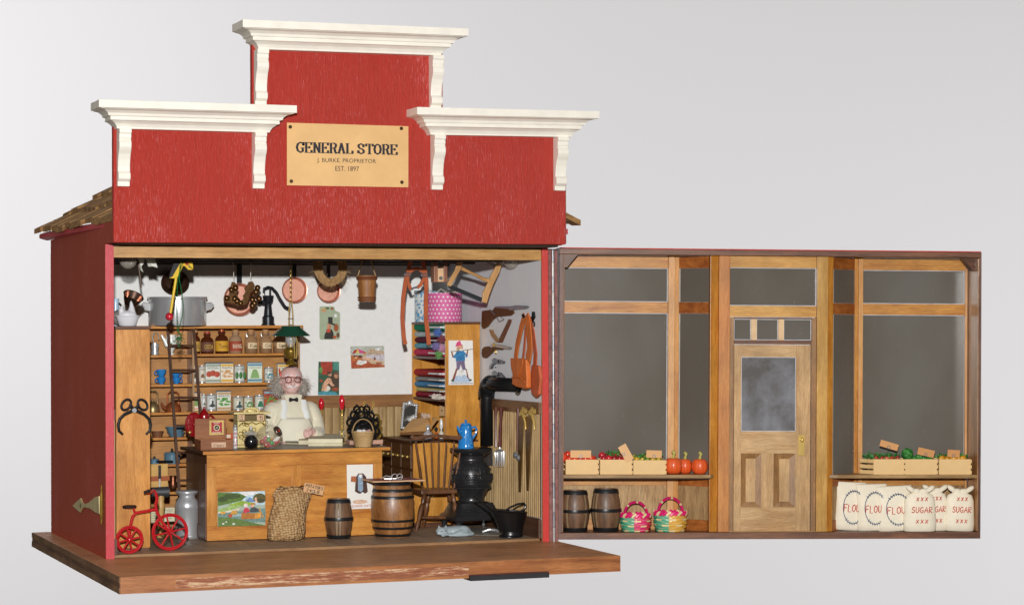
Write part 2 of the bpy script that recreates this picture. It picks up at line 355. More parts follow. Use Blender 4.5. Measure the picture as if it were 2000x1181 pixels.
# red band under the eave
b = B().m(REDS).prism([(.05, 3.296), (D, 3.296), (D, 3.455), (.05, 3.475)], 'x', .002, .088); hp(b, 'side_wall')
b = B().m(WALLR).box(4.925, 4.96, .03, 3.2, .03, 3.25); b.m(REDS).box(4.96, 5.0, .004, D, 0, 3.3); b.m(REDP2).box(4.925, 5.0, 0, .004, .0, 3.296).m(OAK).box(4.925, 4.96, .004, .03, .002, 3.25)
hp(b, 'side_wall', label='right hand wall with pale grey paper inside')
b = B().m(WALL).box(.09, 4.925, 3.2, 3.25, 1.3, 3.25); b.m(REDS).box(.09, 4.96, 3.25, D, 0, 3.4); hp(b, 'rear_wall')
b = B().m(wood('#3a2a1c', '#4c3826', 'x', 4, .7)).box(.09, 4.925, .12, 3.2, 3.25, 3.29); hp(b, 'ceiling')
for yy in (.12, 1.15, 2.2, 3.13):
    hp(B().m(wood('#35261a', '#493523', 'x', 4, .6)).box(.09, 4.925, yy, yy+.07, 3.17, 3.25), 'ceiling_beam')
b = B().m(OAK).box(.092, 4.922, .012, .1, 3.158, 3.282); hp(b, 'lintel', bevel=.004)
b = B().m(pmat('#2c1d14', .8)).box(.052, 4.94, -.45, .3, 3.29, 3.36).box(.02, 4.98, .02, .3, 3.3, 3.42); hp(b, 'soffit')
# bead-board wainscot
def bead(ax, a0, a1, v, z0, z1, wv, base, col):
    b = B().m(col); n = int(abs(a1-a0)/wv)
    for i in range(n):
        p = a0+(a1-a0)*i/n; q = a0+(a1-a0)*(i+1)/n
        if ax == 'x': b.prism([(p+.002, v), (p+wv*.25, v-.012), (q-wv*.25, v-.012), (q-.002, v)], 'z', z0, z1)
        else: b.prism([(v, p+.012), (v-.014, p+wv*.36), (v-.014, q-wv*.3), (v, q-.008)], 'z', z0, z1)
    b.m(base)
    if ax == 'x': b.box(a0, a1, v-.0, v+.01, z0, z1)
    else: b.box(v, v+.01, a0, a1, z0, z1)
    return b
BEAD = wood('#a88a5c', '#c4a878', 'z', 5, .6, 9, .1, .1, .8, '#8a6e44'); BEADG = pmat('#4a331d', .7)
hp(bead('x', .1, 4.92, 3.188, .03, 1.425, .1, BEADG, BEAD), 'wainscot')
hp(bead('y', .04, 3.18, 4.913, .26, 1.425, .06, BEADG, BEAD), 'wainscot')
b = B().m(wood('#8a5c30', '#a8763f', 'x', 4, .5)).box(.1, 4.91, 3.155, 3.198, 1.425, 1.575); hp(b, 'wall_rail', bevel=.004)
b = B().m(wood('#6d4a2c', '#8a623c', 'y', 4, .5)).box(4.895, 4.923, .03, 3.15, 1.425, 1.56); hp(b, 'wall_rail', bevel=.004)
b = B().m(wood('#4e3221', '#6a4630', 'y', 4, .5)).box(4.888, 4.923, .03, 3.15, .031, .25); hp(b, 'skirting_board', bevel=.004)
b = B().m(BEAD).box(.09, .115, .08, .3, .2, 1.45).m(DKWZ).box(.09, .13, .06, .3, .031, .2).m(DKWZ).box(.09, .12, .075, .3, 1.45, 1.56); hp(b, 'wainscot', label='edge of the left wainscot beside the red post')

# roof of hand-split shingles
SH = wood('#865f38', '#b98f58', 'x', 5, .8, 9, 0, .7, 1.5, '#3c2b1c'); SHD = pmat('#4a3a28', .9, var=.3, bs=.5)
def eave_x(y): return .02 - .16*(y+.45)/3.95
sl = .62
for side in (0, 1):
    roof = B().m(SHD)
    for row in range(4):
        x0 = .33*row; y = -.44
        while y < 3.5:
            wd = random.uniform(.22, .42); y1 = min(y+wd, 3.52)
            for k in (0,):
                j = random.uniform(-.03, .03)
                def pt(xx, yy, up):
                    ex = eave_x(yy) if side == 0 else 0
                    if side == 0: X = ex+xx
                    else: X = 5.2-xx
                    return (X, yy, 3.49+sl*xx+up)
                lo, hi = x0+j, x0+(.62 if row < 3 else .4)
                up0, up1 = .045+.03*random.random(), -.01
                roof.m(SH); o = [pt(lo, y+.006, up0+.045), pt(hi, y+.006, up1+.03), pt(hi, y1-.006, up1+.03), pt(lo+random.uniform(-.02, .02), y1-.006, up0+.045)]
                u = [(p[0], p[1], p[2]-.06) for p in o]
                vs = u+o; fs = [(0, 3, 2, 1), (4, 5, 6, 7), (0, 1, 5, 4), (1, 2, 6, 5), (2, 3, 7, 6), (3, 0, 4, 7)]
                if side: fs = [f[::-1] for f in fs]
                roof.add(vs, fs)
            y = y1
    ro = hp(roof, 'roof')
b = B().m(REDP)
b.add([(eave_x(-.4), -.4, 3.475), (eave_x(3.5)+.03, 3.5, 3.48), (eave_x(3.5)+.03, 3.5, 3.53), (eave_x(-.4), -.4, 3.53), (eave_x(-.4)+.12, -.4, 3.46), (eave_x(3.5)+.12, 3.5, 3.455), (eave_x(3.5)+.12, 3.5, 3.56), (eave_x(-.4)+.12, -.4, 3.56)],
      [(0, 1, 2, 3), (7, 6, 5, 4), (0, 4, 5, 1), (3, 2, 6, 7), (0, 3, 7, 4), (1, 5, 6, 2)])
b.box(5.0, 5.12, -.3, 3.4, 3.44, 3.5)
hp(b, 'eave_board')

# false front
YF = -.54
ff = [(-.018, 3.296), (4.998, 3.318), (5.005, 4.6), (3.565, 4.6), (3.565, 5.45), (1.446, 5.45), (1.446, 4.6), (-.018, 4.6)]
b = B().m(RED).prism(ff, 'y', YF, YF+.085); hp(b, 'false_front', bevel=.006)
b = B().m(REDS).box(-.012, .05, YF+.09, -.002, 3.302, 3.52).box(4.94, 4.99, YF+.09, -.002, 3.31, 3.52); hp(b, 'side_return')
b = B().m(pmat('#5b5248', .9)).box(5.0, 5.006, YF+.01, YF+.08, 3.33, 4.4); hp(b, 'edge_trim')
def cornice(x0, x1, z0, capw, dz=0):
    prof = [(.11, 0), (.125, .0), (.13, .02), (.15, .05), (.185, .075), (.21, .083), (.21, .12), (.235, .122), (.245, .15), (.28, .175), (.33, .185), (.335, .19), (.36, .192), (.36, .27)]
    b = B().m(WHITE); rings = []
    for o, h in prof:
        s = (o-.13)*.97+.01
        rings.append([(x0-s, YF-o, z0+h), (x1+s, YF-o, z0+h+dz), (x1+s, YF+.09, z0+h+dz), (x0-s, YF+.09, z0+h)])
    b.loft(rings); return b
def bracket(x, z1):
    # S-scroll corbel: profile in (y,z), front is -y
    H = .585
    pr = [(0, 0), (-.055, 0), (-.06, .05), (-.075, .055), (-.1, .075), (-.105, .1), (-.1, .13), (-.08, .15), (-.07, .155), (-.072, .2), (-.085, .27), (-.11, .33), (-.14, .37), (-.155, .40), (-.155, .44), (-.135, .475), (-.13, .48), (-.145, .49), (-.145, .535), (-.165, .54), (-.165, H), (0, H)]
    b = B().m(WHITE).prism([(YF+p[0], z1-H+p[1]) for p in pr], 'x', x, x+.125); return b
for (x0, x1, z0, dz, brs) in ((-.0, 1.6, 4.455, .0, ((.015, 4.455), (1.44, 4.457))), (3.385, 5.02, 4.478, .016, ((3.42, 4.478), (4.85, 4.492))), (1.49, 3.50, 5.325, .01, ((1.465, 5.325), (3.405, 5.335)))):
    co_ = hp(cornice(x0, x1, z0, 0, dz), 'cornice', bevel=.003)
    for bx, bz in brs: bracket(bx, bz).build('bracket', co_, bevel=.006)
# sign screwed to the false front
b = B().m(TAN); sy = YF-.012
b.prism([(1.820, 4.574), (1.818, 3.914), (3.165, 3.916), (3.168, 4.572)], 'y', sy, YF-.001); sg = hp(b, 'sign_board', label='tan paper sign reading general store with proprietor name and founding year')
INK = pmat('#26232b', .7, var=0)
b = B().m(INK)
# slab serif capitals drawn with a broad nib
G = {'G': [[(.95, .72), (.9, .9), (.55, 1), (.2, .85), (.06, .5), (.2, .15), (.55, 0), (.85, .1), (.85, .45)], [(.6, .45), (1.05, .45)], [(.95, 1), (.95, .72)]],
 'E': [[(.2, 0), (.2, 1)], [(0, 1), (.9, 1), (.9, .8)], [(0, 0), (.92, 0), (.92, .22)], [(.2, .52), (.62, .52)], [(.62, .6), (.62, .44)]],
 'N': [[(.2, 0), (.2, 1)], [(0, 1), (.3, 1)], [(.22, 1), (.85, .02)], [(.87, 0), (.87, 1)], [(.7, 1), (1.05, 1)], [(0, 0), (.38, 0)]],
 'R': [[(.2, 0), (.2, 1)], [(0, 1), (.6, 1), (.85, .9), (.88, .75), (.8, .58), (.6, .5), (.2, .5)], [(.55, .5), (.72, .4), (.78, .1), (.9, 0), (1.05, .05)], [(0, 0), (.42, 0)]],
 'A': [[(.15, 0), (.5, 1), (.88, 0)], [(.28, .34), (.72, .34)], [(0, 0), (.32, 0)], [(.68, 0), (1.06, 0)]],
 'L': [[(.2, 0), (.2, 1)], [(0, 1), (.42, 1)], [(0, 0), (.9, 0), (.9, .25)]],
 'S': [[(.8, .7), (.76, .9), (.45, 1), (.15, .9), (.1, .7), (.3, .55), (.65, .45), (.85, .3), (.78, .1), (.45, 0), (.15, .1), (.08, .3)], [(.8, .92), (.8, .7)], [(.07, .08), (.07, .3)]],
 'T': [[(.5, 0), (.5, 1)], [(.05, .8), (.05, 1), (.95, 1), (.95, .8)], [(.28, 0), (.72, 0)]],
 'O': [[(.5, 1), (.18, .87), (.06, .5), (.18, .13), (.5, 0), (.82, .13), (.94, .5), (.82, .87), (.5, 1)]]}
def slab(b, txt, x0, x1, z0, z1, y):
    adv = sum(.5 if c == ' ' else 1.13 for c in txt)-.13; sx = (x1-x0)/adv; sz = z1-z0; x = 0; e = 0
    for ch in txt:
        if ch == ' ': x += .5; continue
        for st in G[ch]:
            for i in range(len(st)-1):
                a, c = st[i], st[i+1]; ax, az, cx, cz = (x+a[0])*sx, a[1]*sz, (x+c[0])*sx, c[1]*sz
                dx, dz = cx-ax, cz-az; L = math.hypot(dx, dz); t = (.0036+.0095*abs(dz)/L)
                nx, nz = -dz/L*t, dx/L*t; ux, uz = dx/L*.004, dz/L*.004; e += 1; yy = y-.0006-(e % 9)*.00012
                b.add([(x0+ax-ux+nx, yy, z0+az-uz+nz), (x0+ax-ux-nx, yy, z0+az-uz-nz), (x0+cx+ux-nx, yy, z0+cz+uz-nz), (x0+cx+ux+nx, yy, z0+cz+uz+nz)], [(0, 1, 2, 3)])
        x += 1.13
a = xz(sy, 579, 298); c = xz(sy, 776, 301); t = xz(sy, 579, 277)
slab(b, 'GENERAL STORE', a[0], c[0], a[1]+.003, t[1]-.006, sy)
p = xz(sy, 677, 315); q = xz(sy, 678, 329.5)
b.text('J. BURKE, PROPRIETOR', .655, .056, T3((p[0], sy-.001, p[1])) @ FACE); b.text('EST. 1897', .262, .052, T3((q[0], sy-.001, q[1])) @ FACE)
b.build('lettering', sg)
for px, py in ((567, 248), (784, 251), (569, 354), (785, 356)):
    p = xz(sy, px, py); b = B(T3((p[0], sy, p[1])) @ RX(PI/2)).m(pmat('#4a3524', .35, .6)).lathe([(.001, .014), (.012, .012), (.019, .004), (.02, 0)], n=14); b.build('screw', sg, smooth=True)

# decorative strap hinge on the left wall
X0 = -.004
def yzp(px, py): return yz(X0, px, py)
st = [yzp(*p) for p in ((144, 987), (152, 979), (160, 972), (163, 980), (168, 984), (177, 980), (188, 970), (196, 968), (197, 1003), (189, 1000), (178, 992), (168, 990), (163, 992), (159, 1000), (152, 994))]
b = B().m(pmat('#d6c690', .35, .35, var=.15)).prism(st, 'x', X0-.018, X0); hi = hp(b, 'strap_hinge', bevel=.003)
b = B().m(pmat('#4c2a1c', .7)); c = yzp(160, 987); b.cyl((X0-.0195, c[0], c[1]), (X0-.018, c[0], c[1]), .028); b.build('screw_hole', hi)
b = B().m(BRASSD); t0 = yzp(202, 946); t1 = yzp(202, 1024)
P = [(yzp(202, y)[0], yzp(202, y)[1]) for y in (946, 953, 958, 963, 970, 985, 1002, 1010, 1014, 1018, 1024)]
b.tube([(X0-.02, p[0], p[1]) for p in P], [.004, .012, .006, .016, .02, .02, .02, .016, .008, .014, .004], 8); b.build('hinge_pin', hi, smooth=True)
# rubber foot under the front edge
b = B().m(pmat('#2b2a2c', .85, bs=.3, bscale=80)); p = on('y', -1.79, 917, 1126); q = on('y', -1.79, 1071, 1112)
b.box(p[0], q[0], -1.82, -1.6, -.168-.022, -.14)
b.m(pmat('#4b2320', .6)).box(p[0]+.002, q[0]-.002, -1.818, -1.768, -.14, -.128)
hp(b, 'foot_pad', bevel=.004)
# piano hinge between post and opened front
b = B(); zz = .0; i = 0
while zz < 3.27:
    z1 = min(zz+.165, 3.28); b.m(STEELD if i % 2 else pmat('#a8a6a4', .35, .5)); b.cyl((5.047, -.03, zz), (5.047, -.03, z1-.006), .0165, n=12); zz = z1; i += 1
hh_ = hp(b, 'piano_hinge', smooth=True); B().m(pmat('#8d5d58', .6, bs=.5, var=.4, scale=14)).box(5.002, 5.11, -.008, .03, .0, 3.285).build('hinge_leaf', hh_)

# ================================================================== opened front (seen from its inner side)
fr = thing('hinged_store_front', 'wooden store front swung open on the right with display windows and door', 'door panel', M=PM)
def pb(b, name, parent=None, **k): return b.build(name, parent or fr, **k)
WPX = 4.87
HZ = 3.262
FRD = wood('#5f3a28', '#85573c', 'x', 4, .45, 8, .2, .25, 1.2, '#43261a')
FRDZ = wood('#523228', '#7d5544', 'z', 4, .45, 8, .2, .4, 1.4, '#3a201a')
def HX(k): return wood(*k, 'x', 4, .35, 8, .3, .12, 1.1)
W1 = wood('#b87832', '#d2974a', 'x', 5, .42, 9, .1, .14, 1.1, '#a15c2a')
W1Z = wood('#c68c4e', '#dca76a', 'z', 4, .35, 8, .3, .12, .8, '#b5793f')
W2Z = wood('#b5701f', '#cf9038', 'z', 4, .35, 8, .3, .12, 1.1, '#8e4f12')
W3Z = wood('#b8722e', '#cc8a44', 'z', 4, .42, 8, .1, .12, .9, '#a0602a')
W4X = wood('#c08a3e', '#d8a75c', 'x', 4, .35, 8, .3, .12, .9, '#a8722c')
b = B().m(FRD).box(.0, WPX, 0, .5, HZ-.062, HZ).m(REDP2).box(.004, WPX-.004, .002, .5, HZ+.001, HZ+.012); pb(b, 'top_rail', bevel=.004)
b = B().m(FRD).box(.0, WPX, 0, .5, -.012, .062); pb(b, 'bottom_rail', bevel=.004)
b = B().m(FRDZ).box(-.0, .05, .0, .5, .063, HZ-.063).m(pmat('#b98a6a', .6, bs=.5)).box(.05, .056, .001, .48, .07, HZ-.07); pb(b, 'side_rail', bevel=.003)
b = B().m(FRDZ).box(WPX-.03, WPX, .0, .5, .063, HZ-.063).m(wood('#a06a34', '#c4935c', 'z', 4, .3, 8, .4, .2)).box(WPX-.04, WPX-.031, .001, .47, .07, HZ-.07); pb(b, 'side_rail', bevel=.003)
GL, gnt, gb = newmat('dark_glass'); gb.inputs['Base Color'].default_value = C('#5d564b'); gb.inputs['Roughness'].default_value = .22
gn = tex_noise(gnt, .8, 3, (1, 1, .6), .5, 0); gr = gnt.nodes.new('ShaderNodeValToRGB'); gr.color_ramp.elements[0].position = .38; gr.color_ramp.elements[1].position = .66
gr.color_ramp.elements[0].color = C('#5e5850'); gr.color_ramp.elements[1].color = C('#6d6963'); gnt.links.new(gn.outputs[0], gr.inputs[0])
gn2 = tex_noise(gnt, 16, 8, (1.6, 1, .5), .85, .1); gr2 = gnt.nodes.new('ShaderNodeValToRGB'); gr2.color_ramp.elements[0].position = .6; gr2.color_ramp.elements[1].position = .74
gr2.color_ramp.elements[0].color = (0, 0, 0, 1); gr2.color_ramp.elements[1].color = (.5, .5, .5, 1); gnt.links.new(gn2.outputs[0], gr2.inputs[0])
gm = gnt.nodes.new('ShaderNodeMix'); gm.data_type = 'RGBA'; gnt.links.new(gr2.outputs[0], gm.inputs[0]); gnt.links.new(gr.outputs[0], gm.inputs[6]); gm.inputs[7].default_value = C('#a9a8ac')  # pale streaks: smears and glare both put into the glass colour
gnt.links.new(gm.outputs[2], gb.inputs['Base Color']); gb.inputs['Specular IOR Level'].default_value = .5
GLD, dnt, db = newmat('door_glass'); dn = tex_noise(dnt, 3.2, 7, (1, 1, .8), .62, .25); dr = dnt.nodes.new('ShaderNodeValToRGB')
dr.color_ramp.elements[0].position = .36; dr.color_ramp.elements[1].position = .72; dr.color_ramp.elements[0].color = C('#514d4b'); dr.color_ramp.elements[1].color = C('#868890'); dnt.links.new(dn.outputs[0], dr.inputs[0]); dnt.links.new(dr.outputs[0], db.inputs['Base Color']); db.inputs['Roughness'].default_value = .35
PANE_LINE = pmat('#c9cbd2', .3, var=.2)
YW = .43
def pane(x0, x1, z0, z1, y, mat=GL): 
    b = B().m(mat).box(x0, x1, y, y+.012, z0, z1)
    # thin pale line round the glass
    b.m(PANE_LINE)
    t = .006
    b.box(x0+.001, x1-.001, y-.003, y-.0005, z0, z0+t).box(x0+.001, x1-.001, y-.003, y-.0005, z1-t, z1).box(x0, x0+t, y-.004, y-.0005, z0+t, z1-t).box(x1-t, x1, y-.004, y-.0005, z0+t, z1-t)
    return b
def zat(y, py, px): return pon(y, px, py)[1]
# left display window
z_top0, z_top1 = zat(YW, 503, 1200), zat(YW, 523, 1200); z_tr1, z_tr0 = zat(YW, 589, 1200), zat(YW, 611, 1200)
z_ap1, z_ap0 = zat(YW, 940, 1200), zat(YW, 947, 1200); zb_ = zat(YW, 1012, 1200)
def window(x0, x1, lab):
    w = B().m(W1).box(x0, x1, YW-.02, YW+.03, z_top1, z_top0+.02).box(x0, x1, YW-.02, YW+.03, z_tr0, z_tr1).box(x0, x1, YW-.02, YW+.03, z_ap0, .69).box(x0, x1, YW-.01, YW+.03, .05, zb_).box(x0, x0+.003, YW-.008, YW+.028, .051, z_top0+.019)
    f = pb(w, 'display_window', bevel=.003, label=lab)
    pane(x0+.001, x1-.001, z_tr1+.001, z_top1-.001, YW).build('pane', f); pane(x0+.001, x1-.001, .691, z_tr0-.001, YW).build('pane', f)
    VN = wood('#a37c4c', '#cdab7a', 'z', 4.5, .6, 5, .1, .3, 1.6, '#6e4c28')
    B().m(VN).box(x0+.001, x1-.001, YW, YW+.02, zb_+.001, z_ap0-.001).build('lower_panel', f); return f
window(.057, 1.30, 'left display window with two smeared dark panes')
window(3.585, WPX-.07, 'right display window with two dark panes')
def post(x0, x1, y0, y1, mat, sidemat=None, name='post'):
    b = B().m(mat).box(x0, x1, y0, y1, .063, HZ-.063)
    return pb(b, name, bevel=.004)
post(1.302, 1.378, YW-.05, YW+.03, W1Z); post(1.379, 1.43, YW-.04, YW+.03, W2Z)
post(3.53, 3.583, YW-.05, YW+.03, W1Z); post(3.485, 3.529, YW-.04, YW+.03, W2Z)
post(WPX-.075, WPX-.05, YW-.05, YW+.03, W1Z)
YD = .12
# big posts beside the door: lit front and shaded side put into wood colour
b = B().m(W2Z).prism([(1.738, YD-.03), (1.835, YD-.005), (1.835, YD+.1), (1.738, YD+.1)], 'z', .063, HZ-.063).m(W3Z).box(1.8355, 1.962, YD-.04, YD+.1, .063, HZ-.063); pb(b, 'door_post', bevel=.004)
b = B().m(wood('#b98a3e', '#d2a65c', 'z', 4, .35, 8, .3, .1, .9)).box(2.973, 3.098, YD-.04, YD+.1, .063, HZ-.063).m(W2Z).prism([(3.0985, YD-.03), (3.17, YD+.0), (3.17, YD+.1), (3.0985, YD+.1)], 'z', .063, HZ-.063); pb(b, 'door_post', bevel=.004)
# slanting side lights
def sidelight(xa, ya, xb, yb, lab):
    L = math.hypot(xb-xa, yb-ya); A = math.atan2(yb-ya, xb-xa); T = T3((xa, ya, 0)) @ RZ(A)
    WD = wood('#8a4a1c', '#b06a30', 'x', 4, .4, 8, .2, .1)
    w = B(T).m(WD).box(0, L, -.01, .02, z_top1, z_top0+.02).box(0, L, -.01, .02, z_tr0, z_tr1).box(0, L, -.01, .02, z_ap0, .68).box(0, L, -.01, .02, .063, zb_).box(0, .003, -.008, .018, .064, z_top0+.019)
    f = pb(w, 'side_light', label=lab)
    def pn(z0, z1): 
        q = B(T).m(GL).box(.001, L-.001, 0, .01, z0, z1).m(pmat('#bdb8b0', .5)).box(.0, .022, -.004, -.001, z0, z1); return q
    pn(z_tr1+.001, z_top1-.001).build('pane', f); pn(.681, z_tr0-.001).build('pane', f)
    B(T).m(wood('#94734a', '#b39468', 'z', 5, .6, 9, .1, .3, 1.6, '#6e4c28')).box(.001, L-.001, 0, .012, zb_+.001, z_ap0-.001).build('lower_panel', f)
sidelight(1.431, YW, 1.737, YD+.06, 'left slanting side light'); sidelight(3.171, YD+.06, 3.484, YW, 'right slanting side light')
# entrance: transom, three small lights, door
dx0, dx1 = 1.963, 2.972
zz = lambda py: zat(YD, py, 1505)
b = B().m(W4X).box(dx0, dx1, YD, YD+.06, zz(523), HZ-.063).box(dx0, dx1, YD, YD+.06, zz(619), zz(597)); tr = pb(b, 'transom', bevel=.003)
pane(dx0+.001, dx1-.001, zz(597)+.001, zz(523)-.001, YD+.02).build('pane', tr)
LT = wood('#b98f5c', '#d0aa78', 'z', 5, .5, 8, .2, .2, 1.2)
LX = wood('#b98f5c', '#d4b080', 'x', 5, .5, 8, .2, .2, 1.2)
JB = wood('#8a6238', '#a87e50', 'z', 5, .5, 8, .2, .2, 1.2)
b = B().m(JB).box(dx0, dx0+.055, YD+.0, YD+.07, .063, zz(620)).box(dx1-.055, dx1, YD, YD+.07, .063, zz(620)).m(DKW).box(dx0+.056, dx1-.056, YD-.01, YD+.06, zz(672), zz(664)).box(dx0+.056, dx1-.056, YD+.005, YD+.06, zz(623), zz(620)+.001); df = pb(b, 'door_frame', bevel=.003)
s0, s1 = dx0+.056, dx1-.056; xs = [pon(YD, p, 640)[0] for p in (1467, 1478, 1520, 1531)]
b = B().m(pmat('#d9b58a', .5, bs=.3)).box(xs[0], xs[1], YD-.004, YD+.03, zz(664)+.001, zz(623)-.001).box(xs[2], xs[3], YD-.004, YD+.03, zz(664)+.001, zz(623)-.001); gb_ = pb(b, 'glazing_bar')
for a0, a1 in ((s0, xs[0]), (xs[1], xs[2]), (xs[3], s1)): pane(a0+.001, a1-.001, zz(664)+.001, zz(623)-.001, YD+.02).build('pane', gb_)
# door leaf
e0, e1 = dx0+.062, dx1-.062; dt, dbm = zz(673), .07
ga, gc = pon(YD, 1448, 770)[0], pon(YD, 1555, 770)[0]; gz1, gz0 = zz(697), zz(842)
pl = [(pon(YD, 1446, 940)[0], pon(YD, 1487, 940)[0]), (pon(YD, 1511, 940)[0], pon(YD, 1554, 940)[0])]; pz1, pz0 = zz(885), zz(990)
b = B().m(LT).box(e0, ga, YD+.01, YD+.05, dbm, dt).box(gc, e1, YD+.01, YD+.05, dbm, dt).box(pl[0][1], pl[1][0], YD+.0105, YD+.05, pz0, pz1)
b.m(LX).box(ga, gc, YD+.0105, YD+.05, gz1, dt).box(ga, gc, YD+.0105, YD+.05, pz1, gz0).box(ga, gc, YD+.0105, YD+.05, dbm, pz0)
b.box(ga, pl[0][0], YD+.0105, YD+.05, pz0, pz1).box(pl[1][1], gc, YD+.0105, YD+.05, pz0, pz1)
door = pb(b, 'door', bevel=.0025)
pane(ga+.001, gc-.001, gz0+.001, gz1-.001, YD+.025, GLD).build('pane', door)
for a0, a1 in pl:
    w = (a1-a0)*.27; b = B()
    o = [(a0, YD+.014, pz0), (a1, YD+.014, pz0), (a1, YD+.014, pz1), (a0, YD+.014, pz1)]; i_ = [(a0+w, YD+.035, pz0+w*.9), (a1-w, YD+.035, pz0+w*.9), (a1-w, YD+.035, pz1-w*.9), (a0+w, YD+.035, pz1-w*.9)]
    b.m(JB).add(o+i_, [(0, 1, 5, 4), (1, 2, 6, 5), (2, 3, 7, 6), (3, 0, 4, 7)])
    b.m(LT).box(a0+w, a1-w, YD+.022, YD+.05, pz0+w*.9, pz1-w*.9); b.build('door_panel', door)
p0 = pon(YD, 1559, 889); p1 = pon(YD, 1572, 848)
b = B().m(BRASS).box(p0[0], p1[0], YD-.004, YD+.01, p0[1], p1[1]); hd = b.build('lock_plate', door, bevel=.003)
B().m(BRASS).ell(((p0[0]+p1[0])/2, YD-.03, p1[1]-.06), (.022, .022, .028)).cyl(((p0[0]+p1[0])/2, YD-.03, p1[1]-.06), ((p0[0]+p1[0])/2, YD, p1[1]-.06), .01).build('door_knob', door, smooth=True)
b = B().m(LX).box(dx0, dx1, YD-.03, YD+.09, .0625, .069); pb(b, 'threshold')
# window ledges
LG = wood('#94703f', '#b89563', 'x', 4, .5, 8, .2, .2, 1.3)
zs = .715
b = B().m(LG).prism([(.057, .0), (1.735, .0), (1.78, .06), (1.735, .1), (1.43, YW-.06), (.057, YW-.02)], 'z', zs-.038, zs).m(pmat('#3a2a1c', .7)).box(.06, 1.73, .02, .06, zs-.05, zs-.039); pb(b, 'window_ledge', bevel=.003)
b = B().m(LG).prism([(3.11, .03), (3.2, .0), (WPX-.042, .0), (WPX-.042, YW-.06), (3.48, YW-.06), (3.17, .1)], 'z', zs-.038, zs); pb(b, 'window_ledge', bevel=.003)
# corner braces at the top
for xx, s in ((.052, 1), (WPX-.042, -1)):
    b = B().m(DKW).prism([(xx, HZ-.064), (xx+s*.16, HZ-.064), (xx+s*.04, HZ-.21), (xx, HZ-.21)], 'y', .06, .2); pb(b, 'corner_block')

# ================================================================== furniture
def st(px0, px1, pyt, pyb, y):
    x, z, w, h = fp(y, px0, px1, pyt, pyb); return (x, y, z), w*.485, h
# --- shelving: left unit along the wall plus the unit on the back wall
shf = thing('wall_shelving', 'tall honey coloured shelving with jars and tins behind the counter', 'shelves', (.2, 2.9, .03))
def sb(b, name, **k): return b.build(name, shf, world=True, **k)
sb(B().m(HONZ).box(.2, .565, .45, .485, .06, 2.40), 'side_panel', bevel=.003, label='broad honey side panel facing the viewer')
sb(B().m(DKW).box(.21, .555, .46, .49, .03, .059), 'plinth')
sb(B().m(DKW).box(.19, .58, .44, 2.75, 2.402, 2.437), 'top_board', bevel=.003)
sb(B().m(HONX).box(.19, 2.925, 2.76, 3.197, 2.402, 2.437), 'top_board', bevel=.003)
sb(B().m(wood('#b07a3a', '#c78f4c', 'x', 4, .4)).box(.585, 2.915, 3.175, 3.187, .06, 2.40), 'back_board')
sb(B().m(wood('#b07a3a', '#c78f4c', 'z', 4, .4)).box(.2, .215, .486, 3.17, .06, 2.40), 'back_board')
DV = wood('#8a5628', '#a8703a', 'z', 4, .4)
for x0 in (.585, 1.595, 2.895): sb(B().m(DV).box(x0, x0+.025, 2.9, 3.174, .06, 2.40).m(pmat('#b08a60', .4)).box(x0+.001, x0+.024, 2.894, 2.899, .06, 2.4), 'divider')
zsL = [2.091, 1.745, 1.412, 1.115, .80, .47, .23]
zsR = [2.102, 1.751, 1.42, 1.08, .72, .38]
for z in zsL: sb(B().m(HONX).box(.611, 1.594, 2.9, 3.174, z-.03, z), 'shelf', bevel=.002)
for z in zsR: sb(B().m(HONX).box(1.621, 2.894, 2.9, 3.174, z-.03, z), 'shelf', bevel=.002)
for z in zsL: sb(B().m(HONX).box(.216, .56, .487, 2.88, z-.03, z), 'shelf', bevel=.002)
# --- ladder
lad = thing('wooden_ladder', 'thin dark brown wooden ladder leaning on the shelving', 'ladder', (1.1, 2.4, .03))
LW = wood('#4a2e1e', '#66452f', 'z', 5, .5)
tL, bL = on('y', 2.85, 327, 630), on('z', .035, 354, 1006); tR, bR = on('y', 2.85, 377, 630), on('z', .035, 407, 1002)
bL = on('y', 1.95, 356, 1045); bR = on('y', 1.95, 410, 1045)
for t, q in ((tL, bL), (tR, bR)): B().m(LW).tube([t, q], .022, 4, up=(1, 1, 0)).build('rail', lad, world=True)
def lerp(a, b, f): return tuple(a[i]+(b[i]-a[i])*f for i in range(3))
for py in (676, 725, 779, 834, 886, 940, 992):
    f = (py-630)/(1045-630); B().m(LW).cyl(lerp(tL, bL, f), lerp(tR, bR, f), .014, n=8).build('rung', lad, world=True, smooth=True)

# --- counter
ct = thing('shop_counter', 'honey coloured panelled wooden counter standing across the shop floor', 'counter', (2.37, 1.6, .03))
def cb(b, name, **k): return b.build(name, ct, world=True, **k)
cb(B().m(wood('#5a4638', '#6f5a4a', 'x', 4, .5)).box(1.29, 3.475, 1.07, 2.22, 1.027, 1.042).m(HONX).box(1.29, 3.475, 1.066, 1.0695, 1.005, 1.041).m(DKW).box(1.292, 3.473, 1.07, 2.22, 1.005, 1.027), 'counter_top', bevel=.002)
cb(B().m(HONX).box(1.37, 3.385, 1.165, 1.19, .05, 1.0), 'front_board')
cb(B().m(HONX).box(1.352, 3.40, 1.145, 1.164, .86, 1.003).box(1.352, 3.40, 1.145, 1.164, .04, .2), 'rail', bevel=.002)
for x0, x1 in ((1.352, 1.46), (2.33, 2.435), (3.30, 3.40)): cb(B().m(HONZ).box(x0, x1, 1.147, 1.164, .201, .859), 'stile', bevel=.002)
cb(B().m(DKWZ).box(1.354, 1.369, 1.1655, 2.18, .04, 1.003), 'end_panel'); cb(B().m(HONZ).box(3.386, 3.399, 1.1655, 2.18, .04, 1.003), 'end_panel')
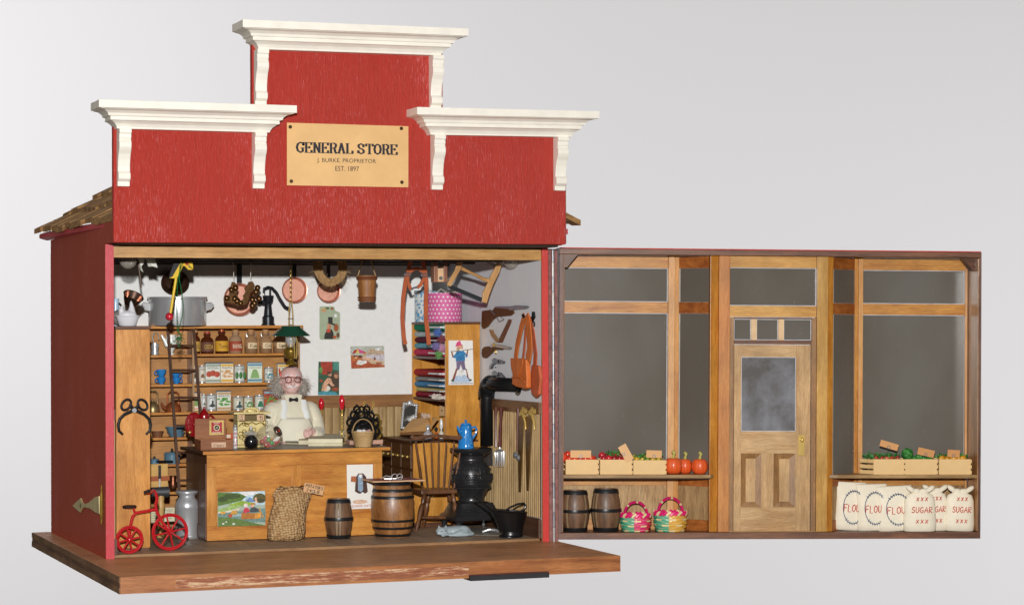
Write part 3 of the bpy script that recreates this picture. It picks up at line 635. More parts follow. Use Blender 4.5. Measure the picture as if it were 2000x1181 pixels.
cb(B().m(DKWZ).box(1.335, 1.353, 1.15, 1.28, .05, .9).m(DKW).box(1.338, 1.353, 1.29, 2.15, .05, .2), 'stile', bevel=.002)

# --- hutch on the right wall
hu = thing('corner_hutch', 'tall honey coloured corner hutch with fabric shelves above a drawer cabinet', 'cupboard', (4.5, 2.4, .03))
def hb(b, name, **k): return b.build(name, hu, world=True, **k)
HGZ = wood('#c4842e', '#e0a24a', 'z', 4, .35, 7, .3, .1, 1, '#9c6420')
hb(B().m(HGZ).box(4.465, 4.905, 1.98, 2.01, .05, 2.44), 'side_panel', bevel=.003)
hb(B().m(DKW).box(4.44, 4.912, 1.97, 3.19, 2.441, 2.47), 'top_board', bevel=.003)
hb(B().m(HGZ).box(4.88, 4.905, 2.012, 3.18, 1.03, 2.44), 'back_board')
hb(B().m(HGZ).box(4.44, 4.905, 3.15, 3.18, 1.06, 2.44), 'side_panel')
hb(B().m(HGZ).box(4.45, 4.47, 2.5, 3.149, 1.06, 1.35), 'back_board')
for z in (2.05, 1.545): hb(B().m(DKW).box(4.445, 4.879, 2.012, 3.149, z-.03, z), 'shelf')
hb(B().m(HGZ).box(4.06, 4.464, 2.0, 2.02, .08, 1.03), 'cabinet_end'); hb(B().m(DKW).box(4.07, 4.464, 2.0, 2.03, .032, .079), 'plinth')
hb(B().m(DKW).box(4.02, 4.878, 1.975, 3.185, 1.031, 1.058), 'cabinet_top', bevel=.003)
hb(B().m(wood('#5a3a20', '#74492a', 'y', 4, .4)).box(4.06, 4.09, 2.021, 3.18, .06, 1.03), 'drawer_case')
DRW = wood('#5e3d22', '#7a5230', 'y', 4, .4)
for r_, (z0, z1) in enumerate(((.72, 1.0), (.41, .69), (.09, .38))):
    for k in range(3):
        y0 = 2.05+k*.375
        d = hb(B().m(DRW).box(4.045, 4.059, y0, y0+.36, z0, z1), 'drawer', bevel=.003)
        for yy in (y0+.09, y0+.27): B().m(BRASS).ell((4.032, yy, (z0+z1)/2), .016).build('knob', d, world=True, smooth=True)

# --- chair
chx = on('z', .03, 848, 1030)
ch = thing('windsor_chair', 'small brown spindle-back wooden chair beside the stove', 'chair', (4.05, 1.62, .03))
CW = wood('#5d3a22', '#7c5233', 'z', 4, .4, 6, .3, .1)
yc = 1.55
def cp(px, py, y=yc): return on('y', y, px, py)
# seat
s0 = cp(822, 960, 1.42); s1 = cp(892, 960, 1.42); sz = s0[2]
b = B().m(CW).prism([(s0[0], 1.40), (s1[0], 1.40), (s1[0]+.01, 1.7), (s1[0]-.05, 1.78), (s0[0]+.05, 1.78), (s0[0]-.01, 1.7)], 'z', sz-.03, sz+.02); b.build('seat', ch, world=True, bevel=.01)
# legs
for a, q, yy, y2 in (((830, 962), (812, 1036), 1.46, 1.33), ((884, 962), (897, 1030), 1.46, 1.33), ((838, 962), (826, 1024), 1.72, 1.82), ((876, 962), (888, 1020), 1.72, 1.82)):
    A = cp(a[0], a[1], yy); Q = cp(q[0], q[1], y2); Q = (Q[0], Q[1], .032)
    pts = [lerp(A, Q, t) for t in (0, .12, .2, .27, .32, .4, .55, .72, .78, .84, 1)]
    B().m(CW).tube(pts, [.02, .028, .03, .018, .028, .034, .03, .02, .027, .022, .016], 10).build('leg', ch, world=True, smooth=True)
B().m(CW).tube([cp(822, 1010, 1.55), cp(842, 1010, 1.55), cp(870, 1010, 1.55), cp(893, 1010, 1.55)], [.014, .02, .02, .014], 8).build('stretcher', ch, world=True, smooth=True)
# back spindles
for i in range(7):
    f = i/6; bt = cp(826+f*60, 957, 1.44+.02*abs(i-3)/3); tp = cp(812+f*90, 862, 1.36)
    B().m(CW).tube([bt, lerp(bt, tp, .35), tp], [.011, .013, .009] if 0 < i < 6 else [.014, .018, .012], 8).build('spindle', ch, world=True, smooth=True)
pts = [(801, 853), (804, 858), (812, 859), (830, 856), (850, 853), (872, 856), (893, 859), (900, 858), (903, 853), (898, 849), (890, 851), (872, 849), (850, 847), (830, 849), (812, 852), (806, 849)]
B().m(CW).prism([xz(1.35, *p) for p in pts], 'y', 1.335, 1.365).build('crest_rail', ch, world=True, bevel=.004)

# --- pot-bellied stove
SX, SY = on('y', 1.5, 920, 900)[0], 1.5
stv = thing('pot_bellied_stove', 'black cast iron pot-bellied stove with stove pipe into the right wall', 'stove', (SX, SY, .03))
STV = pmat('#2c2d30', .26, .2, var=.2, bs=.22, bscale=26, spec=.7)
def sz_(py): return on('y', 1.5, 920, py)[2]-.03
body = [(.001, sz_(988)), (.155, sz_(988)), (.165, sz_(980)), (.15, sz_(976)), (.155, sz_(968)), (.2, sz_(955)), (.23, sz_(946)), (.237, sz_(942)), (.237, sz_(938)), (.24, sz_(934)), (.236, sz_(925)), (.225, sz_(915)), (.2, sz_(905)), (.165, sz_(900)), (.155, sz_(896)), (.16, sz_(893)), (.165, sz_(889)), (.215, sz_(884)), (.25, sz_(878)), (.253, sz_(875)), (.24, sz_(874)), (.001, sz_(873))]
b = B().m(STV).lathe(body, n=40); bo = b.build('body', stv, smooth=True)
# studded bands
b = B().m(STV)
for z, R, n in ((sz_(938.5), .243, 60), (sz_(915), .228, 40)):
    for k in range(n): a = 2*PI*k/n; b.ell((R*math.cos(a), R*math.sin(a), z), .0105, 6, 4)
b.build('stud_band', bo, smooth=True)
b = B().m(STV)
for row in range(3):
    for k in range(34):
        a = PI*1.05+PI*.95*k/34+(.04 if row % 2 else 0); z = sz_(942-8)+.005+row*.02-.0; b.torus((.243*math.cos(a), .243*math.sin(a), z+.0), .012, .0055, 'y', 8, 4)
for k in range(30):
    a = PI*1.05+PI*.9*k/30; b.ell((.235*math.cos(a), .235*math.sin(a), sz_(951)), (.008, .008, .012), 6, 4)
b.build('pierced_band', bo, smooth=True)
dm = B().m(STV)
dm.tube([(-.12, -.2, sz_(934)), (-.12, -.195, sz_(912)), (.03, -.222, sz_(912)), (.03, -.238, sz_(934))], .006, 6)
dm.build('fire_door', bo, smooth=True)
# flared base: truncated pyramid with rounded corners, apron and feet
def rr(hx, hy, z, r, n=5):
    pts = []
    for cx, cy, a0 in ((hx-r, hy-r, 0), (-hx+r, hy-r, PI/2), (-hx+r, -hy+r, PI), (hx-r, -hy+r, 1.5*PI)):
        for k in range(n+1): a = a0+PI/2*k/n; pts.append((cx+r*math.cos(a), cy+r*math.sin(a), z))
    return pts
b = B().m(STV).loft([rr(.305, .305, sz_(1012), .05), rr(.31, .31, sz_(1007), .05), rr(.295, .295, sz_(1003), .05), rr(.265, .265, sz_(1000), .05), rr(.225, .225, sz_(984), .06), rr(.215, .215, sz_(980), .06), rr(.165, .165, sz_(978), .06)]); bs_ = b.build('base', stv, smooth=True)
b = B().m(STV)
for k in range(18): b.torus((-.17+.34*k/17, -.256, sz_(993)), .012, .0055, 'y', 8, 4)
b.build('pierced_band', bs_, smooth=True)
for sx_, sy_ in ((-1, -1), (1, -1), (-1, 1), (1, 1)):
    z0 = sz_(1012); b = B().m(STV).tube([(sx_*.22, sy_*.22, z0), (sx_*.25, sy_*.25, z0-.03), (sx_*.245, sy_*.245, .005)], [.045, .04, .03], 8); b.build('foot', stv, smooth=True)
# pipe
PX = pmat('#1b1c1e', .28, .2, var=.1, bs=.2, bscale=20)
px_ = on('y', 1.62, 951, 800)[0]; top = on('y', 1.62, 951, 775)[2]
pts = [(px_, 1.62, 1.0), (px_, 1.62, top)]; rs = [.082, .08]; e0 = (px_, 1.62, top)
end = on('x', 4.925, 1012, 752); dirv = Vector((end[0]-px_, end[1]-1.62, 0)); L_ = dirv.length; dirv.normalize(); zt = end[2]
R_ = .13
for k in range(1, 8):
    a = PI/2*k/7; h = R_*(1-math.cos(a)); pts.append((px_+dirv.x*h, 1.62+dirv.y*h, top+(zt-top)*math.sin(a))); rs.append(.082)
pts.append((end[0], end[1], zt)); rs.append(.08)
b = B().m(PX).tube(pts, rs, 20); pi_ = b.build('stove_pipe', stv, world=True, smooth=2)
b = B().m(PX)
for k in (1, 2, 3, 4, 5, 6, 7):
    p, q = Vector(pts[k+1]), Vector(pts[k]); t = (p-q).normalized(); b.tube([tuple(q-t*.008), tuple(q+t*.008)], .108, 20)
b.build('elbow_ring', pi_, world=True, smooth=True)
b = B().m(PX).cyl((4.915, end[1], zt), (4.923, end[1], zt), .12, n=24).cyl((4.895, end[1], zt), (4.915, end[1], zt), .085, n=24); b.build('wall_collar', stv, world=True, smooth=True)

# ================================================================== shopkeeper (clay doll)
PR = thing('person', 'balding shopkeeper figure in cream apron, round spectacles and black bow tie behind the counter', 'person', (2.71, 2.55, .03))
SKIN = pmat('#e6bdb6', .4, var=.04, scale=5, coat=.15)
def tors(z):  # half widths of the torso (x, y) and y shift
    K = [(.78, .19, .15, 0), (.88, .235, .185, -.01), (1.0, .265, .215, -.02), (1.12, .265, .215, -.02), (1.25, .26, .2, -.01), (1.36, .25, .175, 0), (1.44, .235, .15, 0), (1.5, .2, .12, 0), (1.55, .11, .09, 0), (1.6, .085, .08, 0)]
    for i in range(len(K)-1):
        if z <= K[i+1][0]:
            t = max(0, (z-K[i][0])/(K[i+1][0]-K[i][0])); t = t*t*(3-2*t); return [K[i][j]+(K[i+1][j]-K[i][j])*t for j in (1, 2, 3)]
    return K[-1][1:]
def torso(b, z0, z1, g=0, n=28, m=14):
    rings = []
    for i in range(m+1):
        z = z0+(z1-z0)*i/m; w, d, s = tors(z); rings.append([((w+g)*math.copysign(abs(math.cos(a))**.85, math.cos(a)), s+(d+g)*math.copysign(abs(math.sin(a))**.85, math.sin(a)), z) for a in [2*PI*k/n for k in range(n)]])
    b.loft(rings)
ARMR = [(.225, .0, 1.42), (.30, -.02, 1.27), (.31, -.08, 1.13), (.25, -.22, 1.10), (.16, -.28, 1.16)]     # viewer's right arm, hand at belly
ARML = [(-.22, .0, 1.42), (-.30, -.03, 1.26), (-.32, -.1, 1.10), (-.26, -.22, 1.02), (-.2, -.26, 1.0)]
hd = B().m(SKIN)
HC = (-.005, -.02, 1.74)
hd.ell((0, 0, 1.80), (.135, .145, .125), 24, 16).ell((-.005, -.02, 1.70), (.118, .125, .115), 24, 16).ell((-.01, -.07, 1.645), (.075, .07, .055))
hd.ell((-.02, -.165, 1.715), (.026, .035, .034)).tube([(-.018, -.135, 1.785), (-.02, -.15, 1.75), (-.02, -.17, 1.715)], [.014, .018, .022], 8)
hd.ell((-.075, -.115, 1.70), (.04, .04, .035)).ell((.05, -.115, 1.70), (.04, .04, .035))
hd.ell((-.07, -.118, 1.785), (.04, .03, .014)).ell((.035, -.118, 1.785), (.04, .03, .014))
hd.ell((-.12, .01, 1.72), (.02, .035, .045)).ell((.12, .01, 1.72), (.02, .035, .045))
hd.ell((-.015, -.128, 1.655), (.035, .02, .011))
hd.cyl((0, 0, 1.45), (0, 0, 1.66), .085, .08)
torso(hd, .8, 1.56, -.03)
for A in (ARMR, ARML): hd.tube([A[0], lerp(A[0], A[1], .5), A[1], A[2], A[3], A[4]], [.09, .085, .075, .065, .055, .042], 12)
# hands: palm, four curled fingers, thumb
def fist(b, w, s):
    x, y, z = w
    b.ell((x-s*.035, y-.03, z-.02), (.055, .045, .05))
    for i in range(4):
        yy = y-.055+.0*i; xx = x-s*(.075-.0*i); zz = z+.018-i*.026; L = (.9, 1, .96, .8)[i]
        b.tube([(x-s*.02, y-.05, zz), (x-s*.065*L, y-.075, zz-.004), (x-s*.092*L, y-.05, zz-.012), (x-s*.075*L, y-.015, zz-.014)], [.017, .0165, .0155, .013], 8)
    b.tube([(x-s*.0, y-.04, z+.02), (x-s*.035, y-.085, z+.028), (x-s*.075, y-.095, z+.012)], [.02, .019, .015], 8)
fist(hd, ARMR[4], 1); fist(hd, ARML[4], -1)
for s in (-1, 1):
    hd.tube([(s*.1, 0, .85), (s*.11, -.01, .48), (s*.115, .0, .1)], [.12, .08, .05], 12); hd.ell((s*.12, -.06, .045), (.055, .12, .045))
body = hd.build('body', PR); fuse(body, .0085, 5, .5)
# shirt
SHIRT = pmat('#e6dfc8', .55, var=.04, sheen=.3, bs=.1, bscale=12)
b = B().m(SHIRT); torso(b, .82, 1.53, .0)
for A in (ARMR, ARML):
    b.tube([A[0], lerp(A[0], A[1], .5), A[1], lerp(A[1], A[2], .6), A[2], lerp(A[2], A[3], .5), A[3], lerp(A[3], A[4], .55)], [.1, .1, .09, .086, .086, .082, .078, .062], 14)
b.ell((.22, 0, 1.42), (.1, .09, .08)).ell((-.22, 0, 1.42), (.1, .09, .08))
for i in range(6):   # soft folds on the sleeves
    for A in (ARMR, ARML):
        t = .15+.14*i; p = lerp(A[1], A[2], t) if i < 3 else lerp(A[2], A[3], t-.3); b.ell((p[0], p[1]-.03, p[2]), (.085, .07, .018))
sh = b.build('shirt', PR); fuse(sh, .011, 5, .5)
b = B().m(SHIRT)
for s in (-1, 1): b.prism([(0, .0), (s*.02, .055), (s*.11, .04), (s*.09, -.03)], 'y', -.012, .012, M=T3((-.0, -.10, 1.535)) @ RX(-.35))
b.tube([(.095*math.cos(a), .0+.09*math.sin(a), 1.56) for a in [2*PI*k/20 for k in range(20)]], .03, 8, closed=True)
b.build('collar', PR, smooth=True)
# apron
APR = pmat('#ebe6d2', .7, var=.04, bs=.15, bscale=25)
def apron(z0, z1, a0, a1, g, mt, name, m=12, n=16):
    b = B().m(mt); R0 = []; 
    rows = []
    for i in range(m+1):
        z = z0+(z1-z0)*i/m; w, d, s = tors(z); f = (a0 if callable(a0) else (lambda q: a0))(z)
        rows.append([((w+g)*math.sin(-f+2*f*k/n), s-(d+g+.008)*math.cos(-f+2*f*k/n), z) for k in range(n+1)])
    vs = [p for r in rows for p in r]; N = n+1
    fs = [(i*N+k, i*N+k+1, (i+1)*N+k+1, (i+1)*N+k) for i in range(m) for k in range(n)]
    b.add(vs, fs); o = b.build(name, PR, smooth=2); sd = o.modifiers.new('solid', 'SOLIDIFY'); sd.thickness = .012; sd.offset = 1; return o
apron(.86, 1.31, lambda z: 1.15 if z < 1.12 else 1.15-.5*(z-1.12)/.19, 0, .012, APR, 'apron')
APR2 = pmat('#eef0ee', .7, var=.03)
for s in (-1, 1):
    pts = []
    for z in (1.30, 1.36, 1.42, 1.48, 1.52): w, d, sft = tors(z); xx = s*(.12+.0*(z-1.3)+(.02 if z < 1.4 else 0)); yy = sft-(d+.03)*math.sqrt(max(0, 1-(xx/(w+.06))**2)); pts.append((xx, yy, z))
    b = B().m(APR2).tube(pts, .034, 8, flat=.25, up=(1, 0, 0)); b.build('apron_strap', PR, smooth=True)
b = B().m(pmat('#15141a', .8)).tube([(-.055, 0, .0), (-.04, 0, 0), (-.012, 0, 0), (0, 0, 0), (.012, 0, 0), (.04, 0, 0), (.055, 0, 0)], [.02, .027, .014, .012, .014, .027, .02], 10, M=T3((-.005, -.135, 1.525)) @ Matrix.Diagonal((1, .5, 1, 1)))
b.build('bow_tie', PR, smooth=True)
b = B().m(pmat('#efeef0', .8, bs=.5, bscale=60))
for s in (-1, 1): b.tube([(-.02, -.158, 1.687), (-.02+s*.03, -.152, 1.683), (-.02+s*.065, -.132, 1.678), (-.02+s*.08, -.115, 1.684)], [.012, .014, .010, .003], 8)
b.build('moustache', PR, smooth=True)
b = B().m(pmat('#f0eaea', .8))
for s, x in ((-1, -.075), (1, .035)): b.tube([(x-.035, -.125, 1.806), (x, -.142, 1.815), (x+.035, -.13, 1.806)], [.006, .011, .006], 8)
b.build('eyebrow', PR, smooth=True)
SPEC = pmat('#8c3a34', .3, .4)
b = B().m(SPEC)
for x in (-.078, .036): b.torus((x, -.175, 1.765), .036, .0055, 'y', 20, 6)
b.tube([(-.115, -.168, 1.79), (-.04, -.178, 1.795), (.01, -.178, 1.785), (.07, -.168, 1.775), (.125, -.08, 1.765), (.135, .0, 1.76)], .005, 6).tube([(-.11, -.168, 1.787), (-.13, -.09, 1.785), (-.132, .0, 1.775)], .005, 6)
b.build('spectacles', PR, smooth=True)
b = B().m(pmat('#f4ecec', .2)).ell((-.075, -.128, 1.765), (.018, .012, .01)).ell((.034, -.13, 1.765), (.018, .012, .01)); b.m(pmat('#55443f', .2)).ell((-.077, -.138, 1.764), (.007, .005, .007)).ell((.032, -.14, 1.764), (.007, .005, .007)); b.build('eye', PR, smooth=True)
# frizzy grey side hair
b = B().m(pmat('#bab2a8', .7, var=.25, scale=30)); rr_ = random.Random(5)
for s in (-1, 1):
    for i in range(430):
        th = rr_.uniform(-.4, 1.4); ph = rr_.uniform(-.9, .25)
        p = Vector((s*.128*math.cos(ph)*1., .02+.1*math.sin(th)*.9, 1.745+.11*math.sin(ph)+rr_.uniform(-.02, .03))); d = Vector((s*rr_.uniform(.35, 1.1), rr_.uniform(-.5, .3), rr_.uniform(-1.1, .1))).normalized(); pts = [tuple(p)]
        L = rr_.uniform(.012, .032)
        for k in range(6): d = (d+Vector((rr_.uniform(-.7, .7), rr_.uniform(-.7, .7), rr_.uniform(-.8, .45)))).normalized(); p = p+d*L; pts.append(tuple(p))
        b.tube(pts, .0016, 3, cap=False)
b.build('hair', PR)
b = B().m(pmat('#d7402c', .4)).tube([(-.155, -.03, 1.90), (-.152, -.05, 1.87), (-.14, -.06, 1.80)], [.004, .011, .011], 6); b.build('ear_pencil', PR, smooth=True)
b = B().m(pmat('#3e3a3c', .8)); 
for s in (-1, 1): b.tube([(s*.09, .0, .9), (s*.11, -.01, .48), (s*.118, .0, .09)], [.15, .11, .09], 14)
torso(b, .8, .95, .01); tr = b.build('trousers', PR); fuse(tr, .015, 3)
b = B().m(BLACK).ell((-.12, -.06, .045), (.065, .13, .05)).ell((.12, -.06, .045), (.065, .13, .05)); b.build('shoes', PR, smooth=True)
b = B().m(pmat('#17161a', .7)).torus((-.37, -.08, 1.14), .1, .012, 'z', 18, 6); b.build('sleeve_garter', PR, smooth=True)

# ================================================================== things on the counter, shelves and hooks
CT = 1.043
def on_z(z, px, py): return on('z', z, px, py)
GLASS = pmat('#dfe6e4', .05, var=0, alpha=.22, spec=.9)
GLASS2 = pmat('#e8ecec', .05, var=0, alpha=.35, spec=1., coat=1)
CORK = pmat('#b98a5c', .85, var=.2, scale=40)
def txt_on(b, s, px, py, y, w, h, mat, rot=0, sh=0):
    p = on('y', y, px, py); b.m(mat).text(s, w, h, T3(p) @ RY(rot) @ FACE, sh=sh)
# --- jars on the top shelf (px centre, half width, top, bottom, glass, contents, label)
def jar(label, px0, px1, pyt, pyb, glass, fill, lab, words, stopper, group='apothecary jars on the top shelf', handlab=False, fillh=.75, smallab=False):
    c, r, h = st(px0, px1, pyt, pyb, 2.99); t = thing('glass_jar', label, 'jar', (c[0], c[1], 2.103), group=group)
    b = B().m(glass).lathe([(.001, 0), (r*.9, 0), (r, .02), (r, h*.58), (r*.85, h*.68), (r*.5, h*.76), (r*.46, h*.84), (r*.6, h*.86), (r*.58, h*.9)], n=20, cap=False); b.build('bottle', t, smooth=True)
    b = B().m(fill).lathe([(.001, .008), (r*.86, .008), (r*.93, .025), (r*.93, h*.58*fillh), (.001, h*.58*fillh)], n=20); b.build('contents', t, smooth=True)
    b = B().m(stopper).lathe([(.001, h*.8), (r*.42, h*.8), (r*.5, h*.92), (r*.48, h), (.001, h)], n=16); b.build('stopper', t, smooth=True)
    LB = pmat(lab, .7, var=.08)
    a0, a1, z0, z1 = (-PI*.72, -PI*.2, h*.2, h*.45) if smallab else (-PI*.95, -PI*.05, h*.1 if handlab != 2 else .02, h*.52)
    n = 12; vs = [((r+.003)*math.cos(a0+(a1-a0)*k/n), (r+.003)*math.sin(a0+(a1-a0)*k/n), z) for z in (z0, z1) for k in range(n+1)]
    b = B().m(LB).add(vs, [(k, k+1, n+2+k, n+1+k) for k in range(n)]); lo = b.build('label', t, smooth=2)
    b = B()
    am = (a0+a1)/2
    M = T3(((r+.008)*math.cos(am), (r+.008)*math.sin(am), (z0+z1)/2)) @ RZ(am+PI/2) @ FACE
    b.m(pmat(words[1], .7, var=0))
    if smallab: hand(b, words[0], M, r*1.05, .045, .0028)
    else: b.text(words[0], r*1.35, .05, M)
    b.build('lettering', t)
    if smallab:
        w = B().m(STEEL)
        for s in (-1, 1): w.tube([(s*r*.5, 0, h*.8), (s*r*.75, -.01, h*.86), (s*r*.7, -.02, h*.72), (s*r*.5, -.02, h*.68)], .004, 5)
        w.build('wire_clasp', t, smooth=True)
BRG = pmat('#5a2a16', .08, var=0, alpha=.8, spec=.9); BRF = pmat('#2a0f08', .5, var=.1)
jar('slim amber jar with yellow label, leftmost jar behind the ladder', 372, 391, 643, 689, BRG, BRF, '#c9a04a', ('Elixir'[:0]+'TONIC'[:0]+'OIL', '#5a3a22'), CORK)
jar('dark brown jar lettered Cocoa with red stopper', 392, 417, 646, 689, BRG, BRF, '#6e4838', ('COCOA', '#e0b544'), pmat('#a3402a', .5))
jar('dark jar with yellow Tonic label and copper stopper', 420, 446, 642, 689, BRG, BRF, '#dba42e', ('Tonic', '#3a2412'), pmat('#9a4a2c', .4, .4))
jar('stout jar wrapped in brick red label with pale diagonal banner', 447, 473, 642, 688, pmat('#c9a888', .1, var=0, alpha=.5), pmat('#a3553a', .8), '#a5482f', ('BAKING', '#f0e4c8'), CORK)
CLR = pmat('#c9a27c', .06, var=0, alpha=.30, spec=.9)
jar('clear corked jar with small handwritten Rum label', 477, 503, 641, 688, CLR, pmat('#a06a42', .4, alpha=.4), '#ead2a8', ('Rum'[:0]+'Rum', '#4a3624'), CORK, smallab=True) if False else None
SF['R'] = SF['R']; SF['y'] = [[(0, .6), (.25, .1)], [(.5, .6), (.1, -.4)]]
for lab, a, w in (('clear corked jar with small handwritten Rum label', (477, 503), 'Rum'), ('clear corked jar with small handwritten Gin label', (506, 531), 'Gin'), ('clear jar with handwritten Cognac label beside the hanging lantern', (533, 560), 'Cognac')):
    jar(lab, a[0], a[1], 641, 687, CLR, pmat('#96673f', .4, var=.1, alpha=.55), '#ead2a8', (w, '#4a3624'), CORK, smallab=True, fillh=.5)

# --- tins and cans
GRN = pmat('#4a8a3a', .6, var=.2); ORN = pmat('#d9742e', .5); INKG = pmat('#2b3a3a', .6, var=0); REDM = pmat('#b3362a', .5); TEAL = pmat('#4a9aa0', .5, var=.1)
def motif(b, kind, x, y, z, s):
    # little printed picture raised from the tin by a hair
    if kind == 'round3':
        for i, (dx, dz) in enumerate(((-.7, 0), (0, .15), (.7, -.05))): b.ell((x+dx*s, y, z+dz*s), (s*.52, .003, s*.5), 12, 6)
    elif kind == 'pile':
        rg = random.Random(3)
        for i in range(20): b.ell((x+rg.uniform(-1, 1)*s, y-.0003*i, z+rg.uniform(-.6, .7)*s), (s*.3, .002, s*.15), 8, 4)
    elif kind == 'bird':
        b.prism([(x-s, z-.6*s), (x-.2*s, z), (x-.1*s, z+.9*s), (x+.4*s, z+.7*s), (x+.25*s, z+.1*s), (x+.9*s, z-.5*s), (x+.1*s, z-.9*s)], 'y', y-.002, y)
    elif kind == 'tall3':
        for dx in (-.9, 0, .9): b.ell((x+dx*s, y, z), (s*.42, .003, s*.8), 12, 6)
    elif kind == 'bell':
        b.prism([(x-.8*s, z-.8*s), (x+.8*s, z-.8*s), (x+.6*s, z), (x+.3*s, z+.7*s), (x-.3*s, z+.7*s), (x-.6*s, z)], 'y', y-.003, y)
def box_tin(label, px0, px1, pyt, pyb, zb, cols, words, mk, y=2.96, group='labelled food tins on the shelves', ry=0):
    x, z, w, h = fp(y, px0, px1, pyt, pyb); t = thing('food_tin', label, 'tin', (x, y, zb+.001), ry, group=group)
    d = .09; w2 = w/2
    B().m(pmat(cols[0], .4, var=.06, coat=.4)).box(-w2, w2, 0, d, 0, h*.93).build('body', t, bevel=.004)
    b = B().m(pmat('#8e949a', .3, .6)).box(-w2-.002, w2+.002, -.002, d+.002, h*.93, h*.97); b.box(-w2*.94, w2*.94, .004, d-.004, h*.97, h).build('lid', t, bevel=.003)
    b = B().m(pmat(cols[1], .5)).box(-w2+.003, w2-.003, -.003, -.0005, h*.05, h*.16).box(-w2+.003, w2-.003, -.003, -.0005, h*.8, h*.9).build('printed_band', t)
    b = B().m(pmat(mk[1], .5, var=.2)); motif(b, mk[0], 0, -.003, h*.43, w*.4); b.m(INKG).text(words, w*.8, h*.09, T3((0, -.004, h*.73)) @ FACE)
    b.build('printed_picture', t)
def can(label, px0, px1, pyt, pyb, zb, cols, words, mk, y=2.97, group='labelled food tins on the shelves'):
    c, r, h = st(px0, px1, pyt, pyb, y); t = thing('food_can', label, 'can', (c[0], y, zb+.001), group=group)
    B().m(STEEL).lathe([(.001, 0), (r, 0), (r, .008), (r*.96, .012), (r*.96, h-.012), (r, h-.008), (r, h), (r*.93, h), (r*.93, h-.006), (.001, h-.006)], n=20).build('body', t, smooth=True)
    B().m(pmat(cols[0], .45, var=.06, coat=.3)).lathe([(r*.975, .02), (r*.975, h-.02)], n=20, cap=False).build('label', t, smooth=True)
    b = B().m(pmat(mk[1], .5, var=.2)); motif(b, mk[0], 0, -r*1.03, h*.42, r*.8); b.m(INKG).text(words, r*1.2, h*.12, T3((0, -r*1.0-.004, h*.78)) @ FACE); b.build('printed_picture', t)
zt = 1.752
can('small dark green and white can, leftmost on the middle tin shelf', 372, 386, 711, 745, zt, ('#e5e2d5',), 'TEA', ('bird', '#39453b'))
can('small can with brown picture behind the ladder rail', 388, 401, 711, 745, zt, ('#dfd8c8',), 'PEAS', ('bell', '#8a5a36'), y=3.0)
box_tin('square white tin with two red tomatoes lettered National', 402, 430, 705, 745, zt, ('#e4e6dc', '#9aa89a'), 'NATIONAL', ('round3', '#b8452c'))
box_tin('white and yellow tin lettered Pineapple', 431, 456, 704, 744, zt, ('#efead8', '#e2b23c'), 'PINEAPPLE', ('pile', '#d9a066'))
can('can with row of green limes on a navy label', 457, 478, 710, 744, zt, ('#d8ddd8',), 'LIMES'[:0]+'OLIVES', ('tall3', '#3f7a35'))
box_tin('pale green tin with blue lid band and small green bell picture', 484, 512, 703, 743, zt, ('#dfe8d2', '#4a86a8'), 'Lemonade'[:7], ('bell', '#7ea860'), ry=-.1)
can('white can with teal wave picture, right of the tall green tin', 516, 534, 714, 743, zt, ('#e6e6de',), 'FISH', ('pile', '#3f93a0'))
box_tin('yellow and white tin right above the clerk, behind the lantern', 543, 566, 703, 740, zt, ('#f0e9d2', '#e0b040'), 'CRACKER', ('round3', '#a8b4c0'), y=3.0)
z3 = 1.421
box_tin('cream tin with peach base half hidden by the ladder', 374, 394, 763, 800, z3, ('#eadfc8', '#dcaa88'), 'Flora'[:0]+'SOAP', ('bell', '#7fa05a'))
can('silver can with diagonal dark stripes, behind the ladder foot', 394, 402, 767, 799, z3, ('#dfe2e0',), 'X', ('bird', '#2f3b3a'), y=3.03)
can('silver can with slanting black stripes beside the asparagus tin', 403, 422, 767, 799, z3, ('#dfe2e0',), 'SALT', ('bird', '#2f3b3a'))
box_tin('tall white tin with heap of green beans', 424, 451, 760, 799, z3, ('#e9e6da', '#c2a070'), 'BEANS', ('pile', '#4c9a3a'))
can('can with dark bird picture on tan label', 455, 475, 771, 798, z3, ('#e0dcc8',), 'QUAIL', ('bird', '#2e4b50'), y=2.93)
can('can of green leaves with orange bottom band', 476, 494, 771, 798, z3, ('#e4e2d0',), 'SPINACH', ('pile', '#4f8f3e'), y=2.93)
can('dark lidded can stacked behind the bird can', 463, 493, 765, 797, z3, ('#3f5560',), '', ('bell', '#53656b'), y=3.09) if False else None
can('can with green cottage picture, nearest the clerk', 497, 516, 769, 798, z3, ('#e2e0d2',), 'CORN', ('bell', '#2f7a5a'), y=2.93)
box_tin('red tin with blue lid and green leaves beside the clerk', 516, 543, 758, 797, z3, ('#b5482c', '#8ab0c0'), 'TOMATOES'[:8], ('pile', '#6f9440'), y=2.98)
b = B().m(pmat('#cf5a2c', .5)).box(-.09, .09, 0, .12, 0, .06).m(CREAM).box(-.085, -.03, -.002, -.0005, .01, .05)
solo(b, 'carton', 'low orange carton on the shelf behind the cash register', 'carton', on('y', 2.96, 455, 823)[:2]+(1.082,), bevel=.003)

